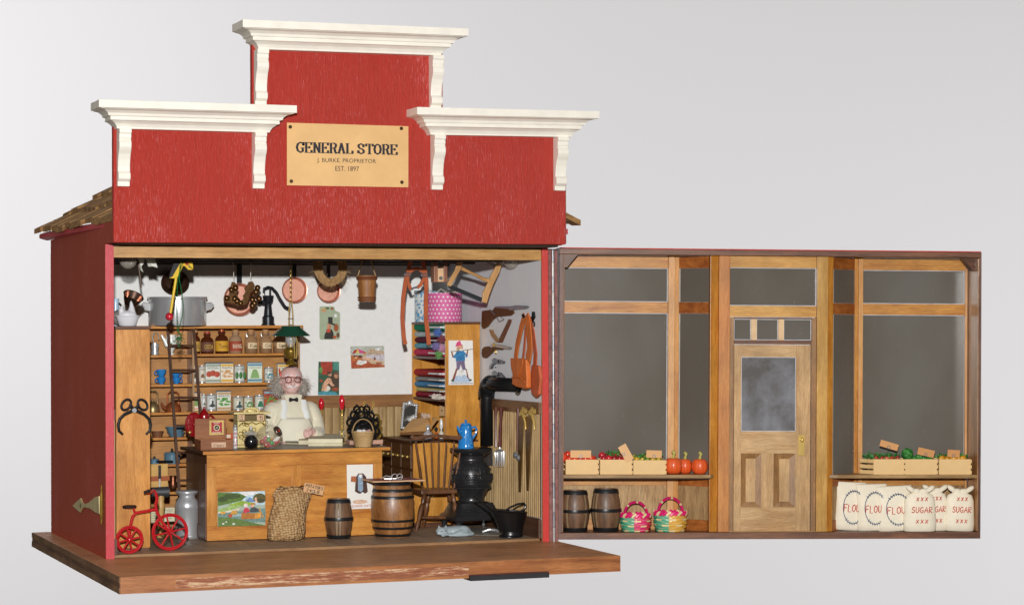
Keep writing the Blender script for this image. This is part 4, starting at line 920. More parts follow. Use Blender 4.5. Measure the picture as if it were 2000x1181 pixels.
# --- crockery and pans in the left section (front plane y 2.95)
c, r, h = st(294, 311, 668, 691, 2.97); b = B().m(STEEL).lathe([(.001, 0), (r*.9, 0), (r, .02), (r*.8, h*.4), (r, h*.7), (r*.95, h), (.001, h)], n=16)
t = thing('silver_mug', 'little engraved silver mug on the top shelf', 'mug', (c[0], 2.97, 2.092)); b.build('body', t, smooth=True)
B().m(STEEL).tube([(-r*.3, 0, h), (-r*.6, 0, h*1.5), (0, 0, h*2.0), (r*.8, 0, h*1.8), (r*.9, 0, h*1.3)], .006, 6).build('handle', t, smooth=True)
c, r, h = st(322, 347, 652, 691, 2.99); WP = pmat('#e9ebe6', .2, var=.03, coat=.6)
t = thing('porcelain_jug', 'white porcelain jug with green leaf sprig behind the ladder', 'jug', (c[0], 2.99, 2.092))
B().m(WP).lathe([(.001, 0), (r*.5, 0), (r*.5, .012), (r*.25, .03), (r*.6, h*.3), (r*.95, h*.6), (r*.85, h*.8), (r*.8, h), (r*.74, h), (.001, h*.7)], n=20).build('body', t, smooth=True)
B().m(WP).tube([(-r*.6, 0, h*.45), (-r*1.1, 0, h*.75), (-r*1.6, 0, h*1.0)], [.035, .022, .014], 10).build('spout', t, smooth=True)
B().m(WP).tube([(r*.7, 0, h*.9), (r*1.2, 0, h*.95), (r*1.35, 0, h*.65), (r*.9, 0, h*.4)], .011, 8).build('handle', t, smooth=True)
b = B().m(pmat('#3f8a44', .5)); 
for a, z in ((-.02, .13), (.02, .16), (.0, .1), (-.035, .17)): b.ell((a, -r*.93, z), (.018, .006, .009), 8, 5)
b.build('leaf_sprig', t)
BLU = pmat('#2f86cf', .15, var=.05, coat=.8)
for i, (p0, p1, yt, yb, lab) in enumerate(((306, 324, 733, 747, 'blue cup, bottom of the stack left of the ladder'), (305, 325, 720, 734, 'blue cup, top of the stack left of the ladder'), (336, 353, 736, 748, 'blue cup, bottom of the stack right of the ladder rail'), (335, 352, 728, 737, 'blue cup, top of the stack right of the ladder rail'))):
    c, r, h = st(p0, p1, yt, yb, 2.98); zz0 = 1.746 if i in (0, 2) else 1.746+(.088 if i == 1 else .07)
    t = thing('blue_cup', lab, 'cup', (c[0], 2.98, zz0), group='blue enamel cups')
    B().m(BLU).lathe([(.001, 0), (r*.5, 0), (r*.55, .01), (r*.9, h*.5), (r, h), (r*.92, h), (r*.8, h*.5), (.001, .02)], n=18).build('bowl', t, smooth=True)
    B().m(BLU).torus((-r if i < 2 else r, 0, h*.55), .022, .006, 'y', 12, 6).build('handle', t, smooth=True)
def kettle(name, label, px0, px1, pyb, pyt, mat, spout, y=2.99):
    c, r, h = st(px0, px1, pyt, pyb, y); t = thing(name, label, 'kettle', (c[0], y, 1.413))
    hb_ = h*.5
    B().m(mat).lathe([(.001, 0), (r*.95, 0), (r, hb_*.3), (r*.85, hb_*.7), (r*.4, hb_), (.001, hb_*1.05)], n=22).build('body', t, smooth=True)
    B().m(mat).ell((0, 0, hb_*1.1), (.015, .015, .018)).build('lid', t, smooth=True)
    B().m(mat).tube([(-r*.75, 0, hb_*.7), (-r*.7, 0, h*.9), (-r*.4, 0, h), (r*.4, 0, h), (r*.7, 0, h*.9), (r*.75, 0, hb_*.7)], .010, 8).build('handle', t, smooth=True)
    if spout: B().m(mat).tube([(-r*.8, 0, hb_*.3), (-r*1.2, 0, hb_*.5), (-r*1.5, 0, hb_*.95)], [.028, .02, .011], 8).build('spout', t, smooth=True)
kettle('copper_kettle', 'round copper kettle with looped handle behind the ladder', 322, 354, 801, 762, COPPER, True)
kettle('brass_kettle', 'dull brass kettle half hidden by the side panel', 285, 312, 801, 760, pmat('#a08a60', .4, .7), False)
ENA = pmat('#5d7f93', .3, var=.1, coat=.5)
def dish(label, px0, px1, pyt, pyb, zb, mat, y=3.0, name='enamel_dish', cat='dish'):
    c, r, h = st(px0, px1, pyt, pyb, y); b = B().m(mat).lathe([(.001, 0), (r*.7, 0), (r*.95, h), (r, h), (r, h*.92), (.001, h*.4)], n=22)
    return solo(b, name, label, cat, (c[0], y, zb), smooth=True, group=None)
dish('blue grey enamel dish, lower of the two on the fourth shelf', 326, 362, 844, 853, 1.116, ENA); dish('blue grey enamel dish, upper of the two on the fourth shelf', 322, 362, 833, 845, 1.162, ENA, y=2.995)
dish('shallow brown bowl on the fourth shelf', 295, 320, 841, 853, 1.116, pmat('#7a4e34', .5), y=2.98, name='brown_bowl', cat='bowl')
for nm, a, lab in (('saucepan', (320, 352, 889, 911), 'blue grey saucepan with black handle and lid on the fifth shelf'), ('frying_pan', (292, 311, 893, 903), 'small dark frying pan left on the fifth shelf')):
    c, r, h = st(*a, 2.99); t = thing(nm, lab, 'pan', (c[0], 2.99, .801))
    B().m(ENA).lathe([(.001, 0), (r*.95, 0), (r, h*.8), (r*1.06, h*.82), (r*.9, h), (.001, h*1.1)], n=20).build('body', t, smooth=True)
    s = -1 if nm == 'saucepan' else 1
    B().m(BLACK).tube([(s*-r*.2 if nm != 'saucepan' else r*.9, -r*.5, h*.5), ((r*1.8, -.1, h*.9) if nm == 'saucepan' else (r*3.3, -.15, h*.5))], [.012, .016], 8).build('handle', t, smooth=True)
    B().m(BLACK).ell((0, 0, h*1.2), (.016, .016, .02)).build('lid_knob', t, smooth=True)
# knife block card, mallet, papers, copper pot
p0 = xz(2.7, 294, 956); p1 = xz(2.7, 328, 905)
t = thing('knife_board', 'pale tan board with black knives held by a brown leather strap', 'knife holder', (p0[0]+.1, 2.7, p0[1]))
B().m(pmat('#d2a55c', .6)).box(p0[0], p1[0], 2.7, 2.73, p0[1], p1[1]).build('board', t, world=True, bevel=.003)
a0, a1 = xz(2.68, 292, 939), xz(2.68, 331, 929); B().m(pmat('#a85426', .6, bs=.3)).box(a0[0], a1[0], 2.675, 2.699, a0[1], a1[1]).build('strap', t, world=True, bevel=.004)
for px in (312,): 
    a0, a1 = xz(2.66, px-2.5, 934), xz(2.66, px+2.5, 908); B().m(BLACK).box(a0[0], a1[0], 2.655, 2.674, a0[1], a1[1]).m(STEEL).box(a0[0]+.005, a1[0]-.005, 2.66, 2.67, a0[1]-.13, a0[1]-.001).build('knife', t, world=True, bevel=.003)
mt = on('y', 1.9, 314, 960); t = thing('wooden_mallet', 'mallet with dark steel head and turned pale handle standing behind the tricycle', 'mallet', (mt[0], 1.9, .031))
Hh = mt[2]-.031
B().m(pmat('#c29a5c', .45, var=.15)).tube([(0, 0, z*Hh) for z in (0, .05, .12, .25, .32, .38, .6, .72, .78, .85, .96)], [.05, .055, .03, .038, .05, .03, .042, .05, .035, .042, .038], 14).build('handle', t, smooth=True)
B().m(pmat('#55565a', .4, .5)).cyl((-.11, 0, Hh), (.09, 0, Hh), .055, .06, 14).build('head', t, smooth=True)
for p0, p1, lab, m_ in (((294, 1022), (318, 993), 'folded pale paper packet on the lowest shelf behind the tricycle', '#d8d2ac'), ((320, 1018), (341, 990), 'sheet of small print on the lowest shelf behind the milk can', '#dcd4b6')):
    a0, a1 = xz(2.6, *p0), xz(2.6, *p1); b = B().m(pmat(m_, .8)).box(a0[0], a1[0], 2.6, 2.62, a0[1], a1[1]).m(INKG)
    for k in range(6): b.box(a0[0]+.02, a1[0]-.02-.01*(k % 3), 2.5985, 2.5995, a1[1]-.03-.02*k, a1[1]-.026-.02*k)
    solo(b, 'paper_sheet', lab, 'paper', world=True, group='papers on the lowest shelf')
c, r, h = st(329, 347, 936, 962, 2.95); t = thing('copper_pot', 'small dented copper pot beside the knife board', 'pot', (c[0], 2.95, .471+.03))
B().m(pmat('#7a4a34', .35, .8, var=.2)).lathe([(.001, 0), (r*.7, 0), (r, h*.35), (r*.7, h*.65), (r*.75, h), (r*.65, h), (.001, h*.7)], n=18).build('body', t, smooth=True)

# --- top of the shelving
c, r, h = st(289, 403, 580, 636, 2.83)
t = thing('stock_pot', 'big shiny steel stock pot with riveted side handles on top of the shelving', 'pot', (c[0], 2.83, 2.438))
B().m(pmat('#d0d3d6', .25, .6, var=.12, mapscale=(1, 1, .1), scale=10)).lathe([(.001, 0), (r*.98, 0), (r, .02), (r, h-.03), (r*1.045, h-.022), (r*1.045, h), (r*.97, h), (r*.97, .03), (.001, .03)], n=48).build('body', t, smooth=True)
for s in (-1, 1):
    b = B().m(STEEL).prism([(s*r*.98, h*.5), (s*r*.98, h*.78), (s*(r+.06), h*.82), (s*(r+.1), h*.7), (s*(r+.06), h*.55)], 'y', -.05, .05); b.build('handle', t, bevel=.006)
# hen dish
a = on('y', .6, 250, 634); k = .0063
t = thing('hen_dish', 'white china dish with sitting hen lid on the side panel top', 'dish', (a[0], .62, 2.438))
WC = pmat('#dcdce2', .35, var=.06, bs=.25, bscale=30)
B().m(WC).lathe([(.001, 0), (.08, 0), (.095, .01), (.125, .1), (.135, .105), (.13, .115), (.001, .115)], n=24, sy=.7).build('bowl', t, smooth=True)
b = B().m(WC).ell((0, 0, .12), (.1, .07, .05)).tube([(-.06, 0, .13), (-.07, 0, .18), (-.055, 0, .22)], [.04, .03, .012], 8).tube([(.04, 0, .13), (.045, 0, .2), (.038, 0, .255), (.036, 0, .275)], [.055, .03, .015, .005], 8)
hn = b.build('hen_lid', t); fuse(hn, .008, 2)
t = thing('blue_jug', 'blue enamel jug with black handle at the far left of the shelf top', 'jug', (.2, .95, 2.438))
a = on('y', .95, 226, 600); t.location = (a[0], .95, 2.438); TM[t.name] = T3((a[0], .95, 2.438))
B().m(pmat('#a9c4dc', .3, coat=.4)).lathe([(.001, 0), (.05, 0), (.055, .05), (.035, .25), (.04, .3), (.001, .3)], n=16).build('body', t, smooth=True)
B().m(BLACK).tube([(.03, -.02, .25), (.075, -.02, .2), (.075, -.02, .13)], .012, 8).build('handle', t, smooth=True)
a = on('y', .85, 231, 618); b = B().m(pmat('#55514a', .5)).ell((0, 0, 0), (.1, .02, .09), 20, 12)
solo(b, 'pewter_plate', 'dark pewter plate standing at the left end of the shelf top', 'plate', (a[0]+.02, .85, 2.528), smooth=True)
# water pump
a = on('y', 3.0, 523, 634); k = 1/160
t = thing('hand_pump', 'black cast iron hand water pump with curved lever on the shelf top', 'pump', (a[0], 2.98, 2.438))
PM_ = pmat('#23262c', .35, .3, var=.1)
B().m(PM_).lathe([(.001, 0), (.085, 0), (.085, .015), (.072, .02), (.072, .1), (.055, .115), (.04, .25), (.048, .27), (.06, .29), (.066, .35), (.07, .36), (.001, .36)], n=20).build('barrel', t, smooth=True)
B().m(PM_).tube([(-.04, 0, .27), (-.1, 0, .28), (-.13, 0, .27)], [.03, .028, .03], 10).build('spout', t, smooth=True)
B().m(PM_).tube([(-.055, 0, .40), (-.05, 0, .44), (0, 0, .46), (.05, 0, .45), (.1, 0, .40), (.15, 0, .31), (.21, 0, .22), (.26, 0, .2)], [.014, .017, .017, .017, .018, .02, .019, .022], 8).build('lever', t, smooth=True)
B().m(PM_).box(.015, .035, -.012, .012, .35, .45).cyl((-.04, 0, .36), (-.045, 0, .42), .006).build('lever_post', t)

# copper pans hanging on the wall
for (px, py, pr, hw, lab) in ((466, 585, 33, 10, 'largest copper frying pan, behind the bronze leaf ornaments'), (573.5, 566.5, 26.5, 8, 'middle copper frying pan, above the hanging lantern'), (640, 568, 24.5, 7, 'smallest copper frying pan, under the rope coil')):
    q = on('y', 3.14, px, py); R = pr/160.5*.97
    t = thing('copper_pan', lab, 'frying pan', q, group='copper frying pans on the back wall')
    B().m(COPL).lathe([(.001, 0), (R*.80, 0), (R*.82, .004)], n=40, M=RX(PI/2)).build('pan_base', t, smooth=True)
    B().m(pmat('#d99a84', .35, .6)).lathe([(R*.78, -.001), (R*.84, .0), (R*.96, .05), (R*1.0, .052), (R*.92, -.01), (R*.78, -.012)], n=40, M=RX(PI/2), cap=False).build('rim', t, smooth=True)
    top = on('y', 3.12, px, 505)[2]-q[2]; a_ = .04 if px > 600 else 0
    B().m(IRON).box(-hw/322, hw/322, -.045, -.03, R*.9, top).build('handle', t, bevel=.003)
# dark pan behind the toy horse
q = on('y', 3.1, 342, 548)
t = thing('dark_pan', 'dull brown deep pan hanging tilted behind the yellow horse', 'pan', q)
M = RX(PI/2+.5) @ RY(-.2)
B().m(pmat('#6b5040', .3, .8, var=.25)).lathe([(.001, -.09), (.1, -.08), (.14, -.02), (.16, .05), (.168, .055), (.155, .055), (.13, -.015), (.001, -.07)], n=32, M=M).build('body', t, smooth=True)
B().m(pmat('#a8865c', .4, .5)).tube([(.04, 0, -.17), (.05, -.02, -.24), (.0, -.02, -.24)], .012, 6).build('handle', t, smooth=True)
# ladle
a0, a1 = on('y', 1.1, 268, 500), on('y', 1.1, 276, 562)
t = thing('copper_ladle', 'copper sauce ladle hanging by a long thin handle at the left', 'ladle', a1)
B().m(pmat('#8a7a6e', .3, .9)).tube([a0, lerp(a0, a1, .5), a1], .010, 6).build('handle', t, world=True, smooth=True)
q = on('y', 1.06, 259, 582); M = T3(q) @ RY(.28) @ RX(.55)
B().m(pmat('#a08070', .25, .95, var=.2)).lathe([(.001, -.09), (.065, -.085), (.088, -.04), (.112, .03), (.118, .032), (.105, .03), (.08, -.04), (.001, -.075)], n=28, M=M).build('cup', t, world=True, smooth=True)
# hobby horse
yh = .9
t = thing('hobby_horse', 'toy hobby horse with yellow head, black mane and red ball end hanging upright', 'toy', on('y', yh, 340, 560))
hp_ = [(330, 543), (336, 525), (341, 514), (352, 511), (358, 513), (362, 511), (375, 511), (377, 521), (376, 527), (367, 527), (361, 520), (357, 519), (353, 528), (348, 541), (340, 544)]
YEL = pmat('#e8c22a', .4, var=.06)
B().m(YEL).prism([xz(yh, *p) for p in hp_], 'y', yh-.02, yh+.02).build('head', t, world=True, bevel=.006)
mn = [(329, 543), (333, 528), (338, 515), (343, 510), (352, 511), (347, 521), (341, 531), (336, 540)]
B().m(pmat('#1b1a22', .6)).prism([xz(yh, *p) for p in mn], 'y', yh-.026, yh+.026).build('mane', t, world=True)
B().m(YEL).cyl(on('y', yh, 344, 542), on('y', yh, 333, 612), .016, n=10).build('stick', t, world=True, smooth=True)
B().m(pmat('#c4293a', .25, coat=.6)).ell(on('y', yh, 331, 618), (.045, .045, .045)).build('ball_end', t, world=True, smooth=True)
b = B().m(pmat('#c4293a', .4)).ell(on('y', yh-.03, 365, 515), (.018, .01, .016)).m(BLACK).tube([on('y', yh-.025, *p) for p in ((367, 517), (372, 522), (376, 525))], .005, 5).tube([on('y', yh-.025, *p) for p in ((369, 524), (370, 518))], .004, 5); b.build('bridle', t, world=True)
# green bead string
b = B().m(pmat('#1f8a4a', .25, .4)); rg = random.Random(2)
path = [(358, 512), (354, 520), (350, 535), (347, 545), (346, 570), (345, 600), (346, 630), (346, 648)]; path2 = [(352, 516), (350, 545), (355, 570), (358, 595), (356, 618), (350, 640), (346, 650)]
for P in (path, path2):
    for i in range(len(P)-1):
        n = max(2, int(math.hypot(P[i+1][0]-P[i][0], P[i+1][1]-P[i][1])/2.6))
        for k in range(n): f = k/n; b.ell(on('y', yh-.05, P[i][0]+(P[i+1][0]-P[i][0])*f, P[i][1]+(P[i+1][1]-P[i][1])*f), .0075, 6, 4)
for i in range(45): b.ell(on('y', yh-.05+rg.uniform(-.02, .02), 350+rg.gauss(0, 3.5), 663+rg.gauss(0, 7)), .0075, 6, 4)
solo(b, 'bead_string', 'string of tiny green beads looped over the toy horse', 'beads', smooth=True, M=T3(on('y', yh, 347, 600)), world=True)
# crumpled white cloths
for (pts, lab, nm) in (([(267, 502), (283, 502), (281, 513), (276, 520), (279, 532), (273, 528), (270, 520), (273, 514)], 'thin twisted white rag hanging left of the horse', 'r'), ([(283, 502), (303, 502), (304, 512), (307, 523), (298, 520), (288, 521), (286, 512)], 'wider white rag hanging left of the horse', 's')):
    b = B().m(pmat('#dcdcd2', .9, var=.1, bs=.5, bscale=20)).prism([xz(.9, *p) for p in pts], 'y', .88, .9)
    o = solo(b, 'white_rag', lab, 'rag', M=T3(on('y', .9, *pts[0])), world=True, group='white rags under the ceiling')
    # crease it
    for v in o.data.vertices: v.co.y += .03*math.sin(v.co.x*70+v.co.z*30)
# ceiling bulbs
for (px, py, y, lab) in ((250, 508, .7, 'clear glass bulb lamp under the ceiling at the far left'), (998, 508, .7, 'clear glass bulb lamp under the ceiling at the far right')):
    q = on('y', y, px, py); t = thing('glass_bulb', lab, 'lamp', q, group='glass bulb lamps under the ceiling')
    B().m(pmat('#b9b2a6', .08, .1, var=0, alpha=.45, coat=1)).ell((0, 0, 0), (.095, .07, .095), 20, 14).build('bulb', t, smooth=True)
    B().m(BRASSD).cyl((0, 0, .08), (0, 0, .16), .04).build('socket', t, smooth=True)
    B().m(STEEL).tube([(-.05, -.02, .05), (-.02, -.04, -.04), (.03, -.04, -.04), (.05, -.02, .05)], .006, 6).build('filament', t, smooth=True)
# bronze leaf ornaments on strings
BRO = pmat('#7a5a38', .32, .85, var=.3, scale=20)
for (px, seed, balls, lab) in ((457, 3, ((452, 566), (443, 582), (458, 583), (463, 588), (460, 562), (470, 592)), 'left bronze leaf and acorn ornament hanging on a white string'), (490, 5, ((503, 562), (500, 570), (493, 585), (497, 592), (506, 583), (493, 597)), 'right bronze leaf and acorn ornament hanging on a white string')):
    yy = 2.3; t = thing('bronze_ornament', lab, 'ornament', on('y', yy, px, 575), group='bronze ornaments hanging before the large pan')
    rg = random.Random(seed)
    B().m(pmat('#d8d4c8', .7)).cyl(on('y', yy, 455 if px < 470 else 489, 503), on('y', yy, px, 552), .005, n=6).build('string', t, world=True)
    cl = ([(453, 550), (460, 552), (459, 560), (464, 568), (462, 576), (470, 586), (466, 598), (458, 594), (448, 592), (438, 588), (436, 584), (446, 578), (448, 568), (450, 560)] if px < 470 else [(486, 550), (494, 550), (498, 558), (495, 566), (488, 575), (486, 584), (482, 594), (474, 597), (470, 588), (476, 583), (474, 577), (480, 572), (477, 563), (482, 558)])
    B().m(BRO).prism([xz(yy, *p) for p in cl], 'y', yy-.006, yy+.012).build('leaf', t, world=True, bevel=.004)
    b = B().m(BRO)
    for p in balls: b.ell(on('y', yy-.02, *p), (.03+rg.random()*.01,)*3, 12, 8)
    b.build('acorn', t, world=True, smooth=True)
    b = B().m(BRO); b.tube([on('y', yy-.015, *p) for p in ((balls[0][0], balls[0][1]), (px+4, 575), (balls[2][0]+6, balls[2][1]))], .01, 6); b.build('twig', t, world=True, smooth=True)
# hanging oil lantern
yl = 2.05
cx = on('y', yl, 568, 650)[0]; zL = lambda py: on('y', yl, 568, py)[2]
t = thing('hanging_oil_lantern', 'brass oil lantern with dark green shade and glass chimney hanging from chain', 'lantern', (cx, yl, zL(712)))
def LP(pr): return [(r/161, zL(py)-zL(712)) for r, py in pr]
GS = pmat('#1f4a38', .25, var=.08, coat=.6)
B().m(GS).lathe(LP([(9, 636), (18, 636.5), (19, 640), (36, 654), (36.5, 656), (34, 656), (17, 642), (9, 638)]), n=40).build('shade', t, smooth=True)
B().m(BRASSD).lathe(LP([(.1, 712), (10, 712), (11, 709), (5, 704), (4, 701), (10, 699), (14, 692), (14, 684), (10, 679), (5, 677), (5, 673), (.1, 673)]), n=28).build('oil_font', t, smooth=True)
B().m(GLASS2).lathe(LP([(5, 678), (7, 673), (10.5, 665), (10, 658), (5, 650), (4.5, 640)]), n=20, cap=False).build('chimney', t, smooth=True)
B().m(BRASSD).cyl((0, 0, zL(680)-zL(712)), (0, 0, zL(672)-zL(712)), .02).m(pmat('#e8e4d8', .6)).cyl((0, 0, zL(672)-zL(712)), (0, 0, zL(668)-zL(712)), .008).build('burner', t, smooth=True)
b = B().m(BRASS)
for s in (-1, 1): b.tube([(s*.0+s*.012, 0, zL(588)-zL(712)), (s*.022, 0, zL(605)-zL(712)), (s*.024, 0, zL(636)-zL(712)), (s*.02+.03, -.09, zL(665)-zL(712)), (s*.01+.03, -.1, zL(700)-zL(712))], .007, 6)
b.m(IRON).lathe([(.001, zL(622.5)-zL(712)), (.05, zL(623)-zL(712)), (.001, zL(621)-zL(712))], n=16); b.build('bail', t, smooth=True)
b = B().m(BRASSD); z0 = zL(588)
i = 0
while z0 < 3.22: b.torus((cx, yl, z0+.02), .011, .0035, 'y' if i % 2 else 'x', 8, 5, e=1.5); z0 += .028; i += 1
b.build('chain', t, world=True, smooth=True)
# rope coil
yy = 2.0; t = thing('hemp_rope_coil', 'frayed coil of hemp rope hanging over the smallest pan', 'rope', on('y', yy, 645, 530)); rg = random.Random(4)
b = B().m(pmat('#b08d60', .85, var=.3, scale=30, bs=.4))
for k in range(46):
    dr, dy, ph = rg.uniform(-.04, .035), rg.uniform(-.04, .04), rg.uniform(0, 6.3); c0 = on('y', yy, 645, 521); pts = []
    for j in range(22): a = 2*PI*j/22; pts.append((c0[0]+(.155+dr+.008*math.sin(3*a+ph))*math.cos(a), yy+dy+.008*math.sin(5*a+ph), c0[2]+(.185+dr+.008*math.cos(4*a+ph))*math.sin(a)))
    b.tube(pts, .008, 4, closed=True)
b.build('rope', t, world=True)
b = B().m(pmat('#c9a878', .85))
for k in range(70):
    a = rg.uniform(PI, 2*PI); p = Vector((c0[0]+.17*math.cos(a), yy-.03, c0[2]+.2*math.sin(a))); d = Vector((rg.uniform(-1, 1), rg.uniform(-.6, .2), rg.uniform(-.8, .5))); pts = [tuple(p)]
    for j in range(4): d = (d+Vector((rg.uniform(-.5, .5), 0, rg.uniform(-.5, .5)))).normalized(); p = p+d*.025; pts.append(tuple(p))
    b.tube(pts, .0012, 3, cap=False)
b.build('frayed_fibre', t, world=True)
# wooden bucket
yy = 1.8; c, r, h = st(697, 736, 538, 589, yy)
t = thing('wooden_bucket', 'small brown wooden bucket hanging from a string loop', 'bucket', c)
BK = wood('#9a6434', '#b98048', 'z', 6, .5, 7, .1, .3)
B().m(BK).lathe([(.001, 0), (r*.78, 0), (r*.95, h), (r*.85, h), (.001, h*.6)], n=26).build('body', t, smooth=True)
for z in (.06*h, .15*h, .86*h, .93*h): B().m(pmat('#7e4a28', .6, var=.2)).torus((0, 0, z), r*(.79+.17*z/h)+.004, .011, n=26).build('hoop', t, smooth=True)
B().m(pmat('#b99a6a', .8)).tube([(-r*.95, 0, h*.95), on('y', yy, 706, 512)[0:1] and (on('y', yy, 708, 508)[0]-c[0], 0, on('y', yy, 708, 508)[2]-c[2])], .007, 5).tube([(r*.95, 0, h*.95), (on('y', yy, 724, 508)[0]-c[0], 0, on('y', yy, 724, 508)[2]-c[2])], .007, 5).build('string', t)
# leather harness
yy = 1.8; LTH = pmat('#b5582c', .55, var=.15, bs=.3, bscale=40)
t = thing('leather_harness', 'orange brown leather harness straps with steel rings hanging beside the hat boxes', 'harness', on('y', yy, 810, 600))
def strap(b, pts, w, y, th=.012):
    P = [Vector(on('y', y, *p)) for p in pts]; L = []; R2 = []
    for i in range(len(P)):
        d = (P[min(i+1, len(P)-1)]-P[max(i-1, 0)]); d.normalize(); n = Vector((-d.z, 0, d.x))*w*.5; L.append(tuple(P[i]+n)); R2.append(tuple(P[i]-n))
    vs = []; n = len(P)
    for i in range(n): vs += [L[i], R2[i], (R2[i][0], R2[i][1]+th, R2[i][2]), (L[i][0], L[i][1]+th, L[i][2])]
    fs = []
    for i in range(n-1):
        a, c = i*4, i*4+4; fs += [(a, a+1, c+1, c), (a+1, a+2, c+2, c+1), (a+2, a+3, c+3, c+2), (a+3, a, c, c+3)]
    fs += [(3, 2, 1, 0), (n*4-4, n*4-3, n*4-2, n*4-1)]; b.add(vs, fs)
for i, (pts, w) in enumerate((([(802, 510), (798, 530), (793, 545), (788, 580), (786, 620), (789, 660), (792, 672)], .05), ([(826, 510), (830, 530), (833, 550), (832, 590), (832, 620), (836, 655), (838, 673)], .052), ([(796, 545), (799, 532), (808, 525), (818, 524), (827, 532), (830, 545)], .042), ([(795, 545), (799, 556), (803, 566)], .04), ([(827, 545), (822, 556), (815, 562)], .04))):
    b = B().m(LTH); strap(b, pts, w, yy-.003*i); b.build('strap', t, world=True)
b = B().m(STEELD)
for p in ((796, 536), (829, 537)): b.torus(on('y', yy-.03, *p), .036, .008, 'y', 16, 6, e=.5)
b.tube([on('y', yy-.02, *p) for p in ((803, 566), (808, 562), (815, 561))], .011, 6)
b.build('ring', t, world=True, smooth=True)
# pulley block
yy = 1.1
t = thing('pulley_block', 'reddish wooden pulley block hanging above the pink hat box', 'pulley', on('y', yy, 863, 530))
for x0, x1 in ((848, 855), (867, 874)):
    a0, a1 = xz(yy, x0, 551), xz(yy, x1, 512); B().m(wood('#8a5a44', '#a87458', 'z', 5, .5)).box(a0[0], a1[0], yy, yy+.12, a0[1], a1[1]).build('cheek', t, world=True, bevel=.005)
a0, a1 = xz(yy, 855.5, 550), xz(yy, 866.5, 524); B().m(pmat('#e0b890', .5)).box(a0[0], a1[0], yy+.005, yy+.1, a0[1], a1[1]).m(pmat('#2c2220', .5)).cyl(on('y', yy+.004, 861, 543), on('y', yy-.01, 861, 543), .022).build('core', t, world=True)
B().m(STEELD).torus(on('y', yy+.05, 860, 514), .03, .008, 'y').build('eye_ring', t, world=True, smooth=True)
# bow saw
yy = 1.0
t = thing('bow_saw', 'wooden frame bow saw with black toothed blade hung slanting under the ceiling', 'saw', on('y', yy, 925, 550))
SW = wood('#b98a55', '#cfa068', 'z', 5, .5, 5, .15, .1, .5)
B().m(SW).prism([xz(yy, *p) for p in ((893, 512), (905, 512), (900, 526), (888, 547), (880, 560), (873, 556), (881, 540), (889, 527))], 'y', yy, yy+.03).build('left_arm', t, world=True, bevel=.006)
B().m(SW).prism([xz(yy, *p) for p in ((973, 512), (980, 518), (976, 531), (964, 555), (956, 575), (951, 592), (942, 590), (943, 572), (953, 552), (962, 532))], 'y', yy, yy+.03).build('right_arm', t, world=True, bevel=.006)
B().m(SW).tube([on('y', yy+.015, *p) for p in ((901, 524), (925, 535), (944, 545), (958, 549))], [.022, .017, .022, .03], 8).build('stretcher', t, world=True, smooth=True)
b = B().m(pmat('#34363a', .4, .5)); top_ = [(877, 558), (884, 557), (941, 582), (942, 590)]; bot = []
n = 22
for k in range(n): 
    f = k/n; x = 941-58*f; y_ = 588.5-25*f; bot += [(x, y_), (x-1.6, y_+2.6)]
b.prism([xz(yy, *p) for p in ([(877, 557), (884, 557), (942, 581)]+bot+[(877, 562)])], 'y', yy+.012, yy+.02); b.build('blade', t, world=True)
B().m(pmat('#3a342c', .6)).tube([on('y', yy+.01, *p) for p in ((940, 502), (960, 518), (974, 524))], .005, 5).tube([on('y', yy+.02, *p) for p in ((944, 502), (963, 516), (976, 521))], .005, 5).build('tension_cord', t, world=True)

# ================================================================== cards and pictures
def card(name, label, corners, ax, v, th, shapes, base, cat='card', rim=None, texts=()):
    """corners: photo pixels of TL, TR, BR, BL on the plane ax=v. shapes in 0..1 (u right, w up)."""
    P = [Vector(on(ax, v, *c)) for c in corners]; TL, TR, BR, BL = P
    nrm = {'x': Vector((-1, 0, 0)), 'y': Vector((0, -1, 0))}[ax]
    def uv(u, w, k=0.): a = BL.lerp(BR, u); c = TL.lerp(TR, u); return tuple(a.lerp(c, w)+nrm*(th+.0012*k))
    t = thing(name, label, cat, tuple((BL+BR)/2))
    b = B().m(base); f = [uv(0, 0), uv(1, 0), uv(1, 1), uv(0, 1)]; r = [tuple(Vector(p)-nrm*th) for p in f]
    b.add(f+r, [(0, 1, 2, 3), (7, 6, 5, 4), (0, 4, 5, 1), (1, 5, 6, 2), (2, 6, 7, 3), (3, 7, 4, 0)]); b.build('paper', t, world=True)
    b = B()
    for k, (col, poly) in enumerate(shapes):
        b.m(pmat(col, .55, var=.34, scale=42)); n = len(poly); b.add([uv(p[0], p[1], 1+k) for p in poly], [tuple(range(n))])
    if shapes: b.build('picture', t, world=True)
    for s, u, w, ww, hh, col, hand_ in texts:
        b = B().m(pmat(col, .6, var=0)); o = Vector(uv(u, w, len(shapes)+2)); ex = (Vector(uv(1, w, 0))-Vector(uv(0, w, 0))); L = ex.length; ex.normalize(); ez = Vector((0, 0, 1)); nn = ex.cross(ez)
        ez = nn.cross(ex)*1.; M = Matrix(((ex.x, ez.x, nn.x, o.x), (ex.y, ez.y, nn.y, o.y), (ex.z, ez.z, nn.z, o.z), (0, 0, 0, 1)))
        H = (Vector(uv(.5, 1, 0))-Vector(uv(.5, 0, 0))).length
        (hand(b, s, M, ww*L, hh*H, .0032) if hand_ else b.text(s, ww*L, hh*H, M)); b.build('lettering', t, world=True)
    return t
def blob(cx, cy, rx, ry, n=12, a=0): return [(cx+rx*math.cos(2*PI*k/n+a), cy+ry*math.sin(2*PI*k/n+a)) for k in range(n)]
